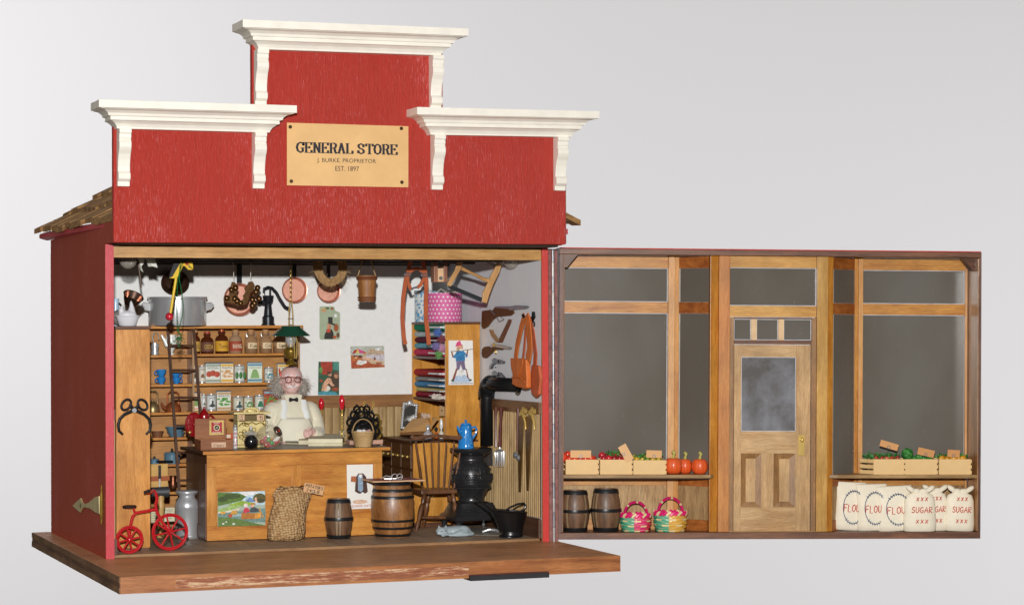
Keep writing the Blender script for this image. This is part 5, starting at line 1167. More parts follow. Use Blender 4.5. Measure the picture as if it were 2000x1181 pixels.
# palette shaped card with a top-hatted gentleman
pal = [(.0, .97), (.05, 1), (.68, 1), (.74, .95), (.76, .87), (.95, .83), (1, .78), (1, .05), (.94, .0), (.06, 0), (0, .04)]
q = [(624, 598), (664, 598), (664, 663), (624, 663)]
P = [Vector(on('y', 3.197, *c)) for c in q]
t = thing('palette_card', 'pale green palette-shaped card of a gentleman in a top hat', 'card', tuple(P[3]))
def puv(u, w, k=0): a = P[3].lerp(P[2], u); c = P[0].lerp(P[1], u); r = a.lerp(c, w); return (r.x, r.y-.004-.0012*k, r.z)
b = B().m(pmat('#a9b79a', .5, var=.08)); b.prism([(puv(*p)[0], puv(*p)[2]) for p in pal], 'y', 3.193, 3.1975); b.build('paper', t, world=True)
b = B()
for k, (col, poly) in enumerate((('#c9a070', blob(.2, .88, .13, .06)), ('#5a6a3a', blob(.38, .94, .1, .035)), ('#a05a30', blob(.6, .93, .07, .04)), ('#f2f2ee', blob(.78, .72, .08, .06)),
   ('#2e2a26', [(.22, .02), (.24, .16), (.33, .25), (.45, .33), (.6, .3), (.68, .18), (.66, .02)]), ('#a3562e', blob(.8, .36, .12, .12)), ('#c9734a', blob(.45, .4, .1, .07)), ('#c84a2e', blob(.42, .27, .11, .06)), ('#d99a78', blob(.42, .41, .07, .06)), ('#33302a', [(.33, .5), (.75, .42), (.74, .47), (.62, .5), (.62, .68), (.4, .68), (.41, .5)]), ('#b5582e', blob(.72, .08, .09, .05)), ('#6a4a2e', blob(.88, .14, .08, .08)))):
    b.m(pmat(col, .6, var=.3, scale=42)).add([puv(*p, k=1+k) for p in poly], [tuple(range(len(poly)))])
b.build('picture', t, world=True)
card('seaside_card', 'seaside picture card with two bathers under a striped umbrella', [(684, 676), (750, 675), (751, 717), (686, 720)], 'y', 3.197, .004,
 [('#b9bfb4', [(0, .6), (1, .6), (1, 1), (0, 1)]), ('#c0a78c', [(.3, .58), (.62, .9), (1, .75), (1, .55)]), ('#c9c2c9', [(.35, .35), (1, .3), (1, .6), (.5, .62)]), ('#b2532c', [(0, .02), (1, .02), (1, .1), (.6, .2), (.45, .38), (0, .45)]), ('#c0703a', [(0, .38), (.25, .35), (.4, .45), (.2, .6), (0, .6)]),
  ('#e9e2da', [(.15, .2), (.3, .15), (.48, .25), (.45, .35), (.2, .38)]), ('#e2b494', [(.3, .42), (.5, .35), (.72, .28), (.95, .22), (.75, .35), (.5, .48), (.35, .5)]), ('#4a3228', blob(.13, .55, .05, .05)), ('#4a3228', blob(.27, .54, .07, .05)), ('#d8a888', blob(.14, .5, .04, .04)), ('#a86a50', blob(.82, .2, .1, .06)), ('#7a4a38', blob(.7, .42, .03, .07)), ('#eeeef2', blob(.8, .85, .08, .07)),
  ('#b43a30', [(.02, .66), (.1, .82), (.2, .88), (.14, .7)]), ('#d8c65a', [(.14, .7), (.2, .88), (.26, .68)]), ('#d85a9a', [(.26, .68), (.2, .88), (.33, .82), (.36, .68)]), ('#c8482e', [(.36, .68), (.33, .82), (.42, .72), (.44, .66)])], pmat('#c9b89a', .5))
card('cherub_card', 'tall dark picture card with a pale kneeling figure and red drapery', [(622, 706), (662, 706), (662, 771), (621, 771)], 'y', 3.197, .004,
 [('#2f5a40', [(0, 0), (1, 0), (1, 1), (0, 1)]), ('#a83a26', [(.15, .62), (.1, 1), (.65, 1), (.68, .75), (.5, .6)]), ('#4a8a7c', [(.7, .75), (1, .75), (1, 1), (.7, 1)]), ('#4a3a28', [(.4, .2), (1, .2), (1, .62), (.55, .68)]), ('#4c98a8', [(0, 0), (1, 0), (.8, .1), (.3, .12), (0, .08)]), ('#e9ddd0', blob(.38, .2, .2, .09)), ('#d9a484', [(.15, .12), (.2, .3), (.3, .42), (.45, .52), (.6, .5), (.68, .35), (.8, .28), (.65, .26), (.5, .36), (.42, .3), (.4, .14)]), ('#d9a484', blob(.55, .62, .08, .06)), ('#5a3a26', blob(.5, .67, .1, .05)), ('#c48a68', blob(.85, .58, .1, .08)), ('#6a4a38', blob(.85, .66, .1, .05)), ('#9a4a2a', blob(.8, .17, .18, .06)), ('#5f9a50', blob(.1, .75, .08, .1)), ('#b0442e', blob(.12, .43, .08, .04))], pmat('#6a5a48', .5))
# on the hutch and the counter
card('costume_card', 'white card of a girl in pink cap, blue jacket and purple breeches', [(876, 664.5), (923, 664.5), (925, 751), (876, 751.5)], 'y', 1.979, .005,
 [('#b4c8e2', [(.12, .06), (.88, .06), (.8, .18), (.6, .24), (.3, .2)]), ('#e8e6e0', blob(.5, .3, .12, .12)), ('#8a4a3a', [(.12, .1), (.22, .1), (.34, .32), (.42, .38), (.3, .38)]), ('#8a4a3a', [(.62, .38), (.7, .32), (.74, .16), (.88, .1), (.8, .16), (.72, .36)]), ('#7a6a8a', [(.32, .34), (.3, .54), (.64, .54), (.68, .34), (.56, .34), (.48, .46), (.42, .34)]), ('#2f7ab0', [(.28, .54), (.3, .74), (.4, .8), (.58, .8), (.66, .72), (.66, .54)]), ('#2f7ab0', [(.3, .72), (.14, .62), (.28, .6)]), ('#2f7ab0', [(.64, .74), (.78, .66), (.7, .6)]), ('#8a4f36', [(.14, .62), (.08, .76), (.12, .77), (.2, .64)]), ('#8a4f36', [(.76, .66), (.8, .8), (.76, .8), (.7, .68)]), ('#caa07a', [(.3, .78), (.34, .9), (.56, .9), (.58, .8)]), ('#d9a080', blob(.46, .86, .08, .04)), ('#d84a80', [(.26, .86), (.32, .96), (.46, 1.0), (.5, .92), (.56, .9)]), ('#9a7a5a', [(.08, .755), (1, .815), (1, .80), (.08, .74)]), ('#e9e6da', blob(.5, .79, .09, .025)), ('#2f5a48', blob(.14, .1, .07, .02)), ('#2f5a48', blob(.84, .11, .07, .02)), ('#9a9aa4', [(.05, .03), (.95, .03), (.95, .045), (.05, .045)])], pmat('#f0efeb', .5, var=.02))
card('boating_card', 'colourful picture card of two people paddling a wooden crate on a pond', [(425, 961), (517, 958), (518, 1025), (425, 1027)], 'y', 1.146, .005,
 [('#b8d4e6', [(.3, .6), (1, .6), (1, 1), (.3, 1)]), ('#f0f2f4', [(.45, .85), (.75, .9), (.9, .98), (.5, .99)]), ('#6f8ab8', [(.55, .68), (.68, .84), (.8, .7)]), ('#56742c', [(0, .6), (0, 1), (.45, .96), (.6, .86), (.5, .74), (.3, .68)]), ('#3c5220', blob(.3, .88, .18, .08)), ('#3c5220', blob(.1, .8, .1, .08)), ('#8fae3c', [(.2, .62), (.5, .74), (.78, .66), (.6, .56)]), ('#5a5426', blob(.88, .8, .14, .14)), ('#44401f', blob(.9, .72, .1, .06)), ('#9ab86a', [(0, .5), (.3, .6), (.5, .62), (.4, .5), (.2, .44), (0, .42)]), ('#d8cfc0', [(0, .42), (.25, .46), (.45, .54), (.45, .46), (.2, .4), (0, .36)]), ('#6f8f8a', [(0, .1), (1, .1), (1, .5), (.5, .44), (0, .38)]), ('#9fb8b4', [(.1, .3), (.5, .36), (.9, .3), (.9, .26), (.4, .28)]), ('#5f7a3a', [(0, 0), (1, 0), (.7, .1), (.45, .2), (.2, .26), (0, .28)]), ('#c9963c', [(.26, .38), (.3, .46), (.4, .45), (.4, .36), (.3, .32)]), ('#8a5a2a', [(.18, .32), (.26, .38), (.3, .32), (.26, .24)]), ('#c04a3a', blob(.26, .3, .035, .05)), ('#d8a040', blob(.1, .4, .06, .04)), ('#c4354a', [(.52, .38), (.54, .5), (.6, .54), (.66, .48), (.66, .4)]), ('#3e4a52', [(.66, .4), (.68, .52), (.76, .55), (.86, .48), (.9, .42), (.8, .4)]), ('#e6d2cc', blob(.58, .6, .05, .06)), ('#d8a88c', blob(.72, .58, .04, .04)), ('#c98a2a', blob(.73, .64, .06, .025)), ('#b98a50', [(.84, .5), (.93, .22), (.97, .22), (.87, .52)]), ('#e2b89a', [(.76, .8), (.8, .84), (.83, .68), (.79, .66)]), ('#b06f2a', [(.48, .2), (.48, .38), (.76, .37), (.76, .2)]), ('#d8963a', [(.762, .2), (.762, .37), (.89, .38), (.89, .22)]), ('#e8eee8', blob(.1, .08, .025, .025)), ('#e8eee8', blob(.32, .07, .03, .025)), ('#e8eee8', blob(.16, .13, .02, .02))], pmat('#a8b8a8', .5))
card('oats_card', 'tall white card with a dark brown and blue painted patch above red lettering', [(677, 907), (728, 906), (728, 992), (678, 994)], 'y', 1.146, .005,
 [('#d8b49a', blob(.5, .16, .3, .05)), ('#4a2e28', [(.3, .4), (.34, .72), (.44, .8), (.62, .8), (.74, .72), (.8, .38), (.7, .34), (.6, .38), (.5, .34), (.4, .36)]), ('#8fa8c0', [(.42, .42), (.42, .76), (.6, .76), (.62, .42), (.52, .38)]), ('#a8623a', [(.14, .62), (.16, .74), (.34, .74), (.36, .6)]), ('#e8e4dc', [(.46, .78), (.58, .78), (.55, .7), (.49, .7)])],
 pmat('#eeece6', .5, var=.02), texts=(('QUAKER OATS', .53, .065, .8, .055, '#b8343a', False),))
# the small note pinned on the rear of the hutch shelf
card('price_note', 'narrow tan paper note on the hutch wall behind the perfume bottles', [(858, 788), (868, 789), (868, 812), (858, 812)], 'y', 2.9, .004, [('#3a2c20', [(.3, .4), (.6, .4), (.6, .5), (.3, .5)])], pmat('#b89468', .7), cat='note')

# ================================================================== hutch contents
# bolts of cloth lying on the hutch shelves, each with a pale board inside
FAB = {'green': '#1f7a5c', 'silver': '#b4c0c4', 'wine': '#5e1a34', 'aqua': '#6aa8bc', 'pink': '#c23a5e', 'red': '#a82a2c', 'grey': '#8e8a88', 'blue': '#4a86b4', 'straw': '#c9b878', 'maroon': '#8e2438'}
def bolt(col, label, py0, py1, pxL, pxM, zlow, n, floral=False):
    xa = 4.45
    yA = yz(xa, pxL, py0)[0]; yB = max(yz(xa, 866, py0)[0], 2.03)
    h = (yz(xa, 820, py0)[1]-yz(xa, 820, py1)[1])
    t = thing('cloth_bolt', label, 'cloth bolt', (xa, (yA+yB)/2, zlow), group='bolts of cloth on the hutch shelves')
    L = min(yA, 3.13)-yB; L = max(L, .5)
    m = pmat(FAB[col], .75, var=.35 if floral else .2, scale=45 if floral else 24, bs=.4, bscale=40, spec=.1)
    # rounded flat roll with its axis along the depth; folded edge faces the room
    r = h*.49; pts = []
    for k in range(10): a = PI/2+PI*k/9; pts.append((.05+r*1.3*math.cos(a)*.8, h/2+r*math.sin(a)))
    pts = pts+[(.38, .0), (.38, h)]
    b = B().m(m); b.prism([(p[0], p[1]) for p in pts], 'y', -L/2, L/2); b.build('cloth', t, bevel=.008)
    b = B().m(pmat('#e4e6ea', .5)).box(-.004, .34, -L/2-.012, -L/2+.001, h*.34, h*.62).box(-.036, -.004, -L/2-.004, -L/2+L*.38, h*.36, h*.6); b.build('board', t, bevel=.004)
    return t
def z_at(py): return yz(4.45, 835, py)[1]
rows = [('green', 'dark green cloth bolt, topmost on the upper hutch shelf', 632, 648, 808), ('silver', 'silver grey cloth bolt with white pattern on the upper hutch shelf', 649, 660, 805), ('wine', 'dark wine cloth bolt in the middle of the upper hutch stack', 661, 671, 805), ('aqua', 'aqua blue cloth bolt second from bottom of the upper hutch stack', 672, 683, 805), ('pink', 'raspberry pink striped cloth bolt, lowest on the upper hutch shelf', 684, 698, 805),
        ('red', 'bright red gold-flecked cloth bolt, topmost on the lower hutch shelf', 714, 728, 805), ('grey', 'grey lacy patterned cloth bolt on the lower hutch shelf', 729, 738, 805), ('blue', 'blue patterned cloth bolt in the middle of the lower hutch stack', 739, 750, 805), ('straw', 'straw yellow cloth bolt on the lower hutch shelf', 751, 759, 806), ('maroon', 'maroon cloth bolt with white zigzag, lowest on the lower hutch shelf', 760, 770, 808)]
z = 2.051
for i in (4, 3, 2, 1, 0):
    c, lab, a0, a1, pl_ = rows[i]; h = (a1-a0+1)/163.
    bolt(c, lab, a0, a1, pl_, 835, z, i, c in ('aqua', 'silver')); z += h
z = 1.546
for i in (9, 8, 7, 6, 5):
    c, lab, a0, a1, pl_ = rows[i]; h = (a1-a0+1)/163.
    bolt(c, lab, a0, a1, pl_, 835, z, i, c in ('grey', 'maroon', 'blue')); z += h
# yarn balls hanging at the side panel
for k, (px, py, col, lab) in enumerate(((855, 649, '#3a66b4', 'fluffy blue yarn pompon at the hutch edge'), (862, 662, '#7a1c34', 'dark red yarn pompon at the hutch edge'), (862, 679, '#c48aa8', 'dusty pink yarn pompon at the hutch edge'), (852, 676, '#7a6aa8', 'lilac yarn pompon, smallest and leftmost at the hutch edge'), (857, 693, '#5a9a3a', 'grass green yarn pompon, lowest at the hutch edge'))):
    q = on('y', 1.96, px, py); rg = random.Random(k); b = B().m(pmat(col, .9, var=.3, scale=40, sheen=.5)).ell((0, 0, 0), (.034, .03, .034), 10, 8)
    for i in range(90):
        d = Vector((rg.gauss(0, 1), rg.gauss(0, 1), rg.gauss(0, 1))).normalized(); d2 = (d+Vector((rg.uniform(-.6, .6), rg.uniform(-.6, .6), rg.uniform(-.6, .6)))).normalized(); p = d*.03
        b.tube([tuple(p), tuple(p+d*.012), tuple(p+d2*.026)], .003, 3, cap=False)
    solo(b, 'yarn_pompon', lab, 'yarn', q, group='yarn pompons beside the cloth bolts')
# ribbons / lace at the end of the lower stack
b = B().m(pmat('#d8cfc4', .7, var=.4, scale=40)); rg = random.Random(8)
for i in range(24): b.torus((rg.uniform(-.07, .09), rg.uniform(-.02, .02), rg.uniform(.012, .05)), rg.uniform(.012, .02), .005, 'y', 8, 4)
solo(b, 'lace_trim', 'heap of beaded cream lace trim at the front of the lower hutch shelf', 'lace', on('y', 1.99, 856, 766)[:2]+(1.548,))
# hat boxes
def z_h(py, y): return on('y', y, 868, py)[2]
q = on('y', 2.33, 867, 628); q1 = on('y', 2.33, 833, 628); R = (q[0]-q1[0])*.97
t = thing('pink_hat_box', 'round pink hat box with white polka dots on top of the hutch', 'hat box', (q[0], 2.33, 2.472))
m, nt, bb = newmat('polka'); tc = nt.nodes.new('ShaderNodeTexCoord'); 
# polka dots: cylinder wrapped grid
sep = nt.nodes.new('ShaderNodeSeparateXYZ'); nt.links.new(tc.outputs['Object'], sep.inputs[0])
def mth(op, a, b_=None, c=None):
    n = nt.nodes.new('ShaderNodeMath'); n.operation = op
    for i, v in enumerate((a, b_, c)):
        if v is None: continue
        if isinstance(v, (int, float)): n.inputs[i].default_value = v
        else: nt.links.new(v, n.inputs[i])
    return n.outputs[0]
ang = mth('ARCTAN2', sep.outputs[1], sep.outputs[0]); U_ = mth('MULTIPLY', ang, 26/(2*PI)); V_ = mth('MULTIPLY', sep.outputs[2], 20.)
def dots(off):
    fu = mth('SUBTRACT', mth('FRACT', mth('ADD', U_, off)), .5); fv = mth('SUBTRACT', mth('FRACT', mth('ADD', mth('MULTIPLY', V_, .5), off)), .5)
    fv2 = mth('MULTIPLY', fv, 2.0); return mth('LESS_THAN', mth('ADD', mth('MULTIPLY', fu, fu), mth('MULTIPLY', fv2, fv2)), .045)
dd = mth('MAXIMUM', dots(0.), dots(.5)); mx = nt.nodes.new('ShaderNodeMix'); mx.data_type = 'RGBA'; nt.links.new(dd, mx.inputs[0]); mx.inputs[6].default_value = C('#dc6aa6'); mx.inputs[7].default_value = C('#f2ece6'); nt.links.new(mx.outputs[2], bb.inputs['Base Color']); bb.inputs['Roughness'].default_value = .6
Hh = z_h(572, 2.33)-z_h(628, 2.33)
B().m(m).lathe([(.001, 0), (R, 0), (R, Hh*.86)], n=40, cap=False).build('box', t, smooth=True)
B().m(m).lathe([(R+.001, Hh*.80), (R+.007, Hh*.80), (R+.007, Hh), (.001, Hh)], n=40, cap=False).build('lid', t, smooth=True)
b = B().m(pmat('#b8b4a0', .8)).tube([(-.12, -.1, Hh+.01), (-.08, -.12, Hh+.05), (-.02, -.12, Hh+.012), (.03, -.1, Hh+.03), (.09, -.08, Hh+.01), (.17, -.1, Hh+.005), (.185, -.12, Hh-.04)], .008, 6); b.build('ribbon', t, smooth=True)
q = on('y', 2.86, 836, 627); R = .165
t = thing('blue_hat_box', 'blue and white floral hat box behind the harness on the hutch top', 'hat box', (q[0]-.0, 2.86, 2.472))
mf, nt2, bf = newmat('blue_floral'); vn = nt2.nodes.new('ShaderNodeTexVoronoi'); vn.feature = 'DISTANCE_TO_EDGE'; tc2 = nt2.nodes.new('ShaderNodeTexCoord'); vn.inputs['Scale'].default_value = 22; nz = tex_noise(nt2, 30, 3); 
nt2.links.new(tc2.outputs['Object'], vn.inputs['Vector']); r2 = nt2.nodes.new('ShaderNodeValToRGB'); r2.color_ramp.elements[0].position = .5; r2.color_ramp.elements[1].position = .56; r2.color_ramp.elements[0].color = C('#dfe6e6'); r2.color_ramp.elements[1].color = C('#5f9cc4'); nt2.links.new(nz.outputs[0], r2.inputs[0]); nt2.links.new(r2.outputs[0], bf.inputs['Base Color'])
Hh = z_h(566, 2.86)-z_h(627, 2.86)
B().m(mf).lathe([(.001, 0), (R, 0), (R, Hh*.95), (.001, Hh*.95)], n=36).build('box', t, smooth=True)
B().m(pmat('#8a9aa4', .4)).lathe([(.001, Hh*.95), (R+.006, Hh*.95), (R+.006, Hh*1.0), (.001, Hh*1.0)], n=36).build('lid', t, smooth=True)

# desk things on the cabinet top (z 1.058)
ZC = 1.059
def onZ(px, py): return on('z', ZC, px, py)
q = on('y', 2.95, 797, 838); t = thing('silver_mirror', 'ornate silver picture frame leaning on the hutch back', 'frame', (q[0], 2.95, ZC))
M = RX(-.12) @ RY(.14); Hh = .30; wd = .17
b = B().m(STEEL); rg = random.Random(1)
for k in range(34):
    f = k/34*2*(Hh+wd); 
    p = (f-wd/2, 0) if f < wd else ((wd/2, f-wd) if f < wd+Hh else ((wd/2-(f-wd-Hh), Hh) if f < 2*wd+Hh else (-wd/2, Hh-(f-2*wd-Hh))))
    b.ell((p[0], 0, p[1]+.01), (.017+rg.random()*.005,)*3, 8, 6)
b.ell((0, 0, Hh+.03), (.04, .02, .03)); b.build('ornate_frame', t, smooth=True)
B().m(pmat('#8a8a88', .15, .8)).box(-wd/2, wd/2, .0, .01, .01, Hh).build('mirror_glass', t)
t.matrix_world = T3(q) @ M; 
# writing desk lid (sloping tan box)
pts = [on('y', 2.6, 783, 846), on('y', 2.6, 812, 818)]
t = thing('writing_slope', 'tan sloping paper folder lying open on the cabinet top', 'folder', (4.3, 2.7, ZC))
KT = pmat('#c99a60', .5, var=.1, scale=6)
A0, A1, A2, A3 = on('z', ZC+.01, 778, 847), on('z', ZC+.01, 835, 845), on('y', 2.9, 855, 812), on('y', 2.9, 810, 822)
vs = [(4.10, 2.86, ZC+.002), (4.34, 2.3, ZC+.002), (4.44, 2.35, ZC+.20), (4.38, 2.95, ZC+.13)]
vs = [on('y', 2.75, 779, 847), on('y', 2.45, 832, 847), on('y', 2.5, 857, 814), on('y', 2.85, 806, 817)]
vs = [(v[0], v[1], max(ZC+.003, v[2])) for v in vs]; nn = (Vector(vs[1])-Vector(vs[0])).cross(Vector(vs[3])-Vector(vs[0])).normalized()*-.012
B().m(KT).add(vs+[tuple(Vector(v)+nn) for v in vs], [(0, 1, 2, 3), (7, 6, 5, 4), (0, 4, 5, 1), (1, 5, 6, 2), (2, 6, 7, 3), (3, 7, 4, 0)]).build('raised_flap', t, world=True)
vs = [on('y', 2.74, 781, 848), on('y', 2.4, 834, 847.5), on('y', 2.5, 845, 840), on('y', 2.8, 800, 840)]
vs = [(v[0], v[1], max(ZC+.003, v[2])) for v in vs]; nn = Vector((0, 0, .02))
B().m(pmat('#8a5c34', .6)).add(vs+[tuple(Vector(v)+nn) for v in vs], [(3, 2, 1, 0), (4, 5, 6, 7), (0, 1, 5, 4), (1, 2, 6, 5), (2, 3, 7, 6), (3, 0, 4, 7)]).build('lower_leaf', t, world=True)
for (px, r, hp2, col, lab, stop) in ((836, .062, 30, '#b4b0b4', 'round frosted perfume bottle with silver stopper', '#d8dade'), (852, .026, 25, '#c05a2a', 'slim orange perfume bottle with dark stopper', '#44464c'), (862, .032, 31, '#d8d4c8', 'floral perfume bottle with tall white stopper', '#eef0f2')):
    q = on('y', 2.12, px, 850); t = thing('perfume_bottle', lab, 'perfume bottle', (q[0], 2.12, ZC), group='perfume bottles on the cabinet')
    H_ = hp2/162
    B().m(pmat(col, .3, var=.15, scale=40, coat=.6, bs=.2)).lathe([(.001, 0), (r*.6, 0), (r, H_*.22), (r*.9, H_*.42), (r*.35, H_*.55), (r*.3, H_*.6), (.001, H_*.6)], n=18).build('body', t, smooth=True)
    B().m(pmat(stop, .15, .5 if px != 862 else 0, coat=.5)).lathe([(r*.35, H_*.6), (r*.4, H_*.64), (.02, H_*.7), (.024, H_*.85), (.006, H_), (.001, H_)] if px != 862 else [(.008, H_*.6), (.022, H_*.8), (.02, H_*1.1), (.008, H_*1.3), (.001, H_*1.32)], n=14).build('stopper', t, smooth=True)

# ================================================================== right wall hangings (plane x = 4.92)
XW = 4.924
def wp(b, pts, d0, d1): b.prism([yz(XW, *p) for p in pts], 'x', XW-d1, XW-d0); return b
GW = pmat('#6b4528', .6, var=.2, scale=12, spec=.15); GM = pmat('#85878c', .35, .6, var=.2)
c0 = on('x', XW, 975, 615); t = thing('long_rifle', 'toy hunting rifle with brown stock, upper of the two on the right wall', 'rifle', c0, group='toy rifles on the right wall')
wp(B().m(GW), [(946, 607), (960, 605), (967, 606), (971, 600), (1000, 601), (1004, 605), (1007, 611), (1001, 616), (975, 618), (966, 624), (955, 638), (948, 642), (945, 636)], .005, .035).build('stock', t, world=True, bevel=.006)
wp(B().m(GM), [(970, 601), (974, 598), (1002, 598), (1014, 596), (1032, 597), (1035, 600), (1030, 603), (1014, 604), (1003, 606), (998, 603)], .0, .042).build('barrel', t, world=True, bevel=.004)
b = B().m(GM).tube([on('x', XW-.045, *p) for p in ((958, 605), (963, 610), (966, 614))], .008, 6).tube([on('x', XW-.02, *p) for p in ((971, 621), (975, 628), (984, 624), (979, 618))], .005, 6); b.build('trigger_guard', t, world=True, smooth=True)
c0 = on('x', XW, 980, 650); t = thing('rifle_sling', 'short brown leather sling hanging in a V below the upper rifle', 'sling', c0)
b = B().m(pmat('#7a4a32', .6, var=.2)); wp(b, [(995, 623), (1000, 624), (999, 630), (982, 669), (975, 669), (974, 666)], .0, .012); b.build('strap', t, world=True)
b = B().m(pmat('#b08a64', .6)); wp(b, [(958, 644), (965, 641), (968, 650), (978, 664), (975, 668), (972, 668), (962, 655)], .014, .02); b.m(STEEL).torus(on('x', XW-.02, 961, 641), .022, .005, 'x', 12, 5); b.build('buckle_end', t, world=True)
c0 = on('x', XW, 975, 680); t = thing('short_rifle', 'toy short rifle with brass lock, lower of the two on the right wall', 'rifle', c0, group='toy rifles on the right wall')
wp(B().m(GW), [(946, 681), (950, 677), (958, 676), (963, 680), (968, 676), (975, 673), (986, 676), (989, 680), (984, 683), (970, 682), (964, 689), (953, 699), (947, 698), (945, 690)], .005, .032).build('stock', t, world=True, bevel=.005)
wp(B().m(pmat('#a8a096', .3, .8)), [(964, 671), (985, 674), (1001, 678), (1000, 682), (988, 680), (966, 676)], .0, .04).build('barrel', t, world=True, bevel=.003)
b = B().m(BRASS).ell(on('x', XW-.04, 965, 673), (.012, .03, .03)).torus(on('x', XW-.02, 968, 687), .022, .006, 'x', 12, 5); b.build('brass_lock', t, world=True, smooth=True)
for k, (dy, lab) in enumerate(((0, 'small silver revolver, upper of the two'), (25, 'small silver revolver, lower of the two'))):
    c0 = on('x', XW, 972, 710+dy); t = thing('toy_revolver', lab+' above the stove pipe', 'revolver', c0, group='toy revolvers on the right wall')
    MR = pmat('#74767c', .25, .8, var=.3, scale=30)
    wp(B().m(MR), [(964, 702+dy), (968, 699+dy), (972, 702+dy), (980, 702+dy), (988, 706+dy if k == 0 else 711+dy), (986, 710+dy if k == 0 else 715+dy), (976, 710+dy), (970, 709+dy), (966, 712+dy), (963, 720+dy), (959, 720+dy), (960, 713+dy), (966, 707+dy)], .0, .03).build('frame', t, world=True, bevel=.004)
    b = B().m(MR).ell(on('x', XW-.03, 974, 705+dy), (.02, .035, .022)).torus(on('x', XW-.015, 968, 714+dy), .018, .005, 'x', 10, 5); b.build('cylinder', t, world=True, smooth=True)
# hook, saddle bags
c0 = on('x', XW, 1043, 625); t = thing('wall_hook', 'dark ornate metal hook on the right wall holding the orange bags', 'hook', c0)
b = B().m(pmat('#3c3a3c', .3, .8)).tube([on('x', XW-.01, *p) for p in ((1042, 609), (1043, 618), (1040, 626), (1042, 632), (1043, 637))], [.02, .03, .018, .028, .016], 10).tube([on('x', XW-.01, 1042, 622), on('x', XW-.06, 1030, 620), on('x', XW-.16, 1022, 618), on('x', XW-.17, 1021, 614)], .016, 8); b.build('hook', t, world=True, smooth=True)
xb = XW-.14; LO = pmat('#d4702c', .6, var=.14, scale=10, bs=.25, bscale=35); LO2 = pmat('#c0603a', .6, var=.14, scale=10, bs=.2)
t = thing('leather_bag', 'orange suede shoulder bag with tied flap hanging on the wall hook', 'bag', on('x', xb, 1020, 700))
def bx(pts, x0, x1, m, nm, bev=.006): return B().m(m).prism([yz(xb, *p) for p in pts], 'x', x0, x1).build(nm, t, world=True, bevel=bev)
bx([(1002, 699), (1027, 700), (1031, 701), (1033, 735), (1033, 757), (1029, 759), (1012, 755), (1004, 750), (1005, 730), (1001, 710)], xb-.03, xb+.03, LO, 'pouch', .014)
bx([(1003, 699), (1028, 700), (1027, 712), (1022, 728), (1018, 735), (1012, 732), (1005, 715)], xb-.042, xb-.032, LO, 'flap', .004)
B().m(LO).tube([on('x', xb-.05, *p) for p in ((999, 736), (1010, 737), (1016, 736), (1024, 746))], [.006, .009, .013, .008], 6).build('tie', t, world=True, smooth=True)
def lstrap(pts, w, x, m, tt):
    b = B().m(m); P = [Vector(on('x', x, *p)) for p in pts]; n = len(P); vs = []
    for i in range(n):
        d = (P[min(i+1, n-1)]-P[max(i-1, 0)]).normalized(); s = Vector((0, -d.z, d.y))*w/2; vs += [tuple(P[i]+s), tuple(P[i]-s), tuple(P[i]-s+Vector((.01, 0, 0))), tuple(P[i]+s+Vector((.01, 0, 0)))]
    fs = []
    for i in range(n-1):
        a, c = i*4, i*4+4; fs += [(a, a+1, c+1, c), (a+1, a+2, c+2, c+1), (a+2, a+3, c+3, c+2), (a+3, a, c, c+3)]
    b.add(vs, fs); b.build('shoulder_strap', tt, world=True)
lstrap([(1024, 616), (1017, 640), (1010, 670), (1006, 700)], .10, xb+.0, LO, t)
lstrap([(1027, 616), (1031, 635), (1033, 660), (1034, 680), (1030, 702)], .14, xb-.035, LO, t)
t2 = t; t = thing('leather_holster', 'darker rust leather bag hanging behind the orange suede bag', 'bag', on('x', xb+.06, 1040, 740))
bx([(1030, 712), (1044, 714), (1047, 740), (1044, 770), (1038, 776), (1030, 768), (1027, 752)], xb+.045, xb+.085, LO2, 'pouch', .012)
lstrap([(1031, 620), (1040, 650), (1045, 690), (1044, 716)], .10, xb+.06, LO2, t)
lstrap([(1026, 640), (1023, 680), (1020, 705)], .05, xb+.07, LO2, t)
# tools on the right wainscot
yS = lambda px, py, d=.03: on('x', XW-d, px, py)
WH = pmat('#5a2418', .3, var=.15, coat=.5)
for nm, lab, pts, metal in (('garden_fork', 'silver garden fork with dark red handle hanging beside the stove pipe', (979, 794, 976, 872), 'fork'), ('steel_spatula', 'square steel spatula with dark red handle hanging behind the stove', (969, 794, 969, 872), 'spat')):
    t = thing(nm, lab, 'fork' if metal == 'fork' else 'spatula', yS(pts[0], pts[1]))
    d = .06 if metal == 'fork' else .03
    B().m(WH).tube([yS(pts[0], pts[1], d), yS(pts[0]-.5, pts[1]+25, d), yS(pts[2], pts[3], d)], [.03, .02, .024], 8).build('handle', t, world=True, smooth=True)
    if metal == 'fork':
        b = B().m(STEEL).tube([yS(976, 870, d), yS(976, 878, d)], .014, 8)
        for k in range(5): x0 = 968+4*k; b.tube([yS(976, 877, d), yS(x0, 882, d), yS(x0+.5, 895, d), yS(x0-1.5+.4*k, 911, d)], [.012, .014, .013, .006], 6)
        b.build('tines', t, world=True, smooth=True)
    else: B().m(STEELD).prism([yz(XW, *p) for p in ((952, 886), (964, 880), (966, 880), (967, 909), (951, 908))], 'x', XW-.03, XW-.02).build('blade', t, world=True)
t = thing('ball_hammer', 'small hammer with red-brown handle and lumpy grey head hanging low', 'hammer', yS(1010, 860))
B().m(WH).tube([yS(1012, 797), yS(1011, 880)], [.022, .018], 8).build('handle', t, world=True, smooth=True)
B().m(pmat('#7d8086', .6, .3, bs=.4)).ell(yS(1007, 888), (.03, .05, .035)).ell(yS(1013, 893), (.03, .04, .04)).build('head', t, world=True, smooth=True)
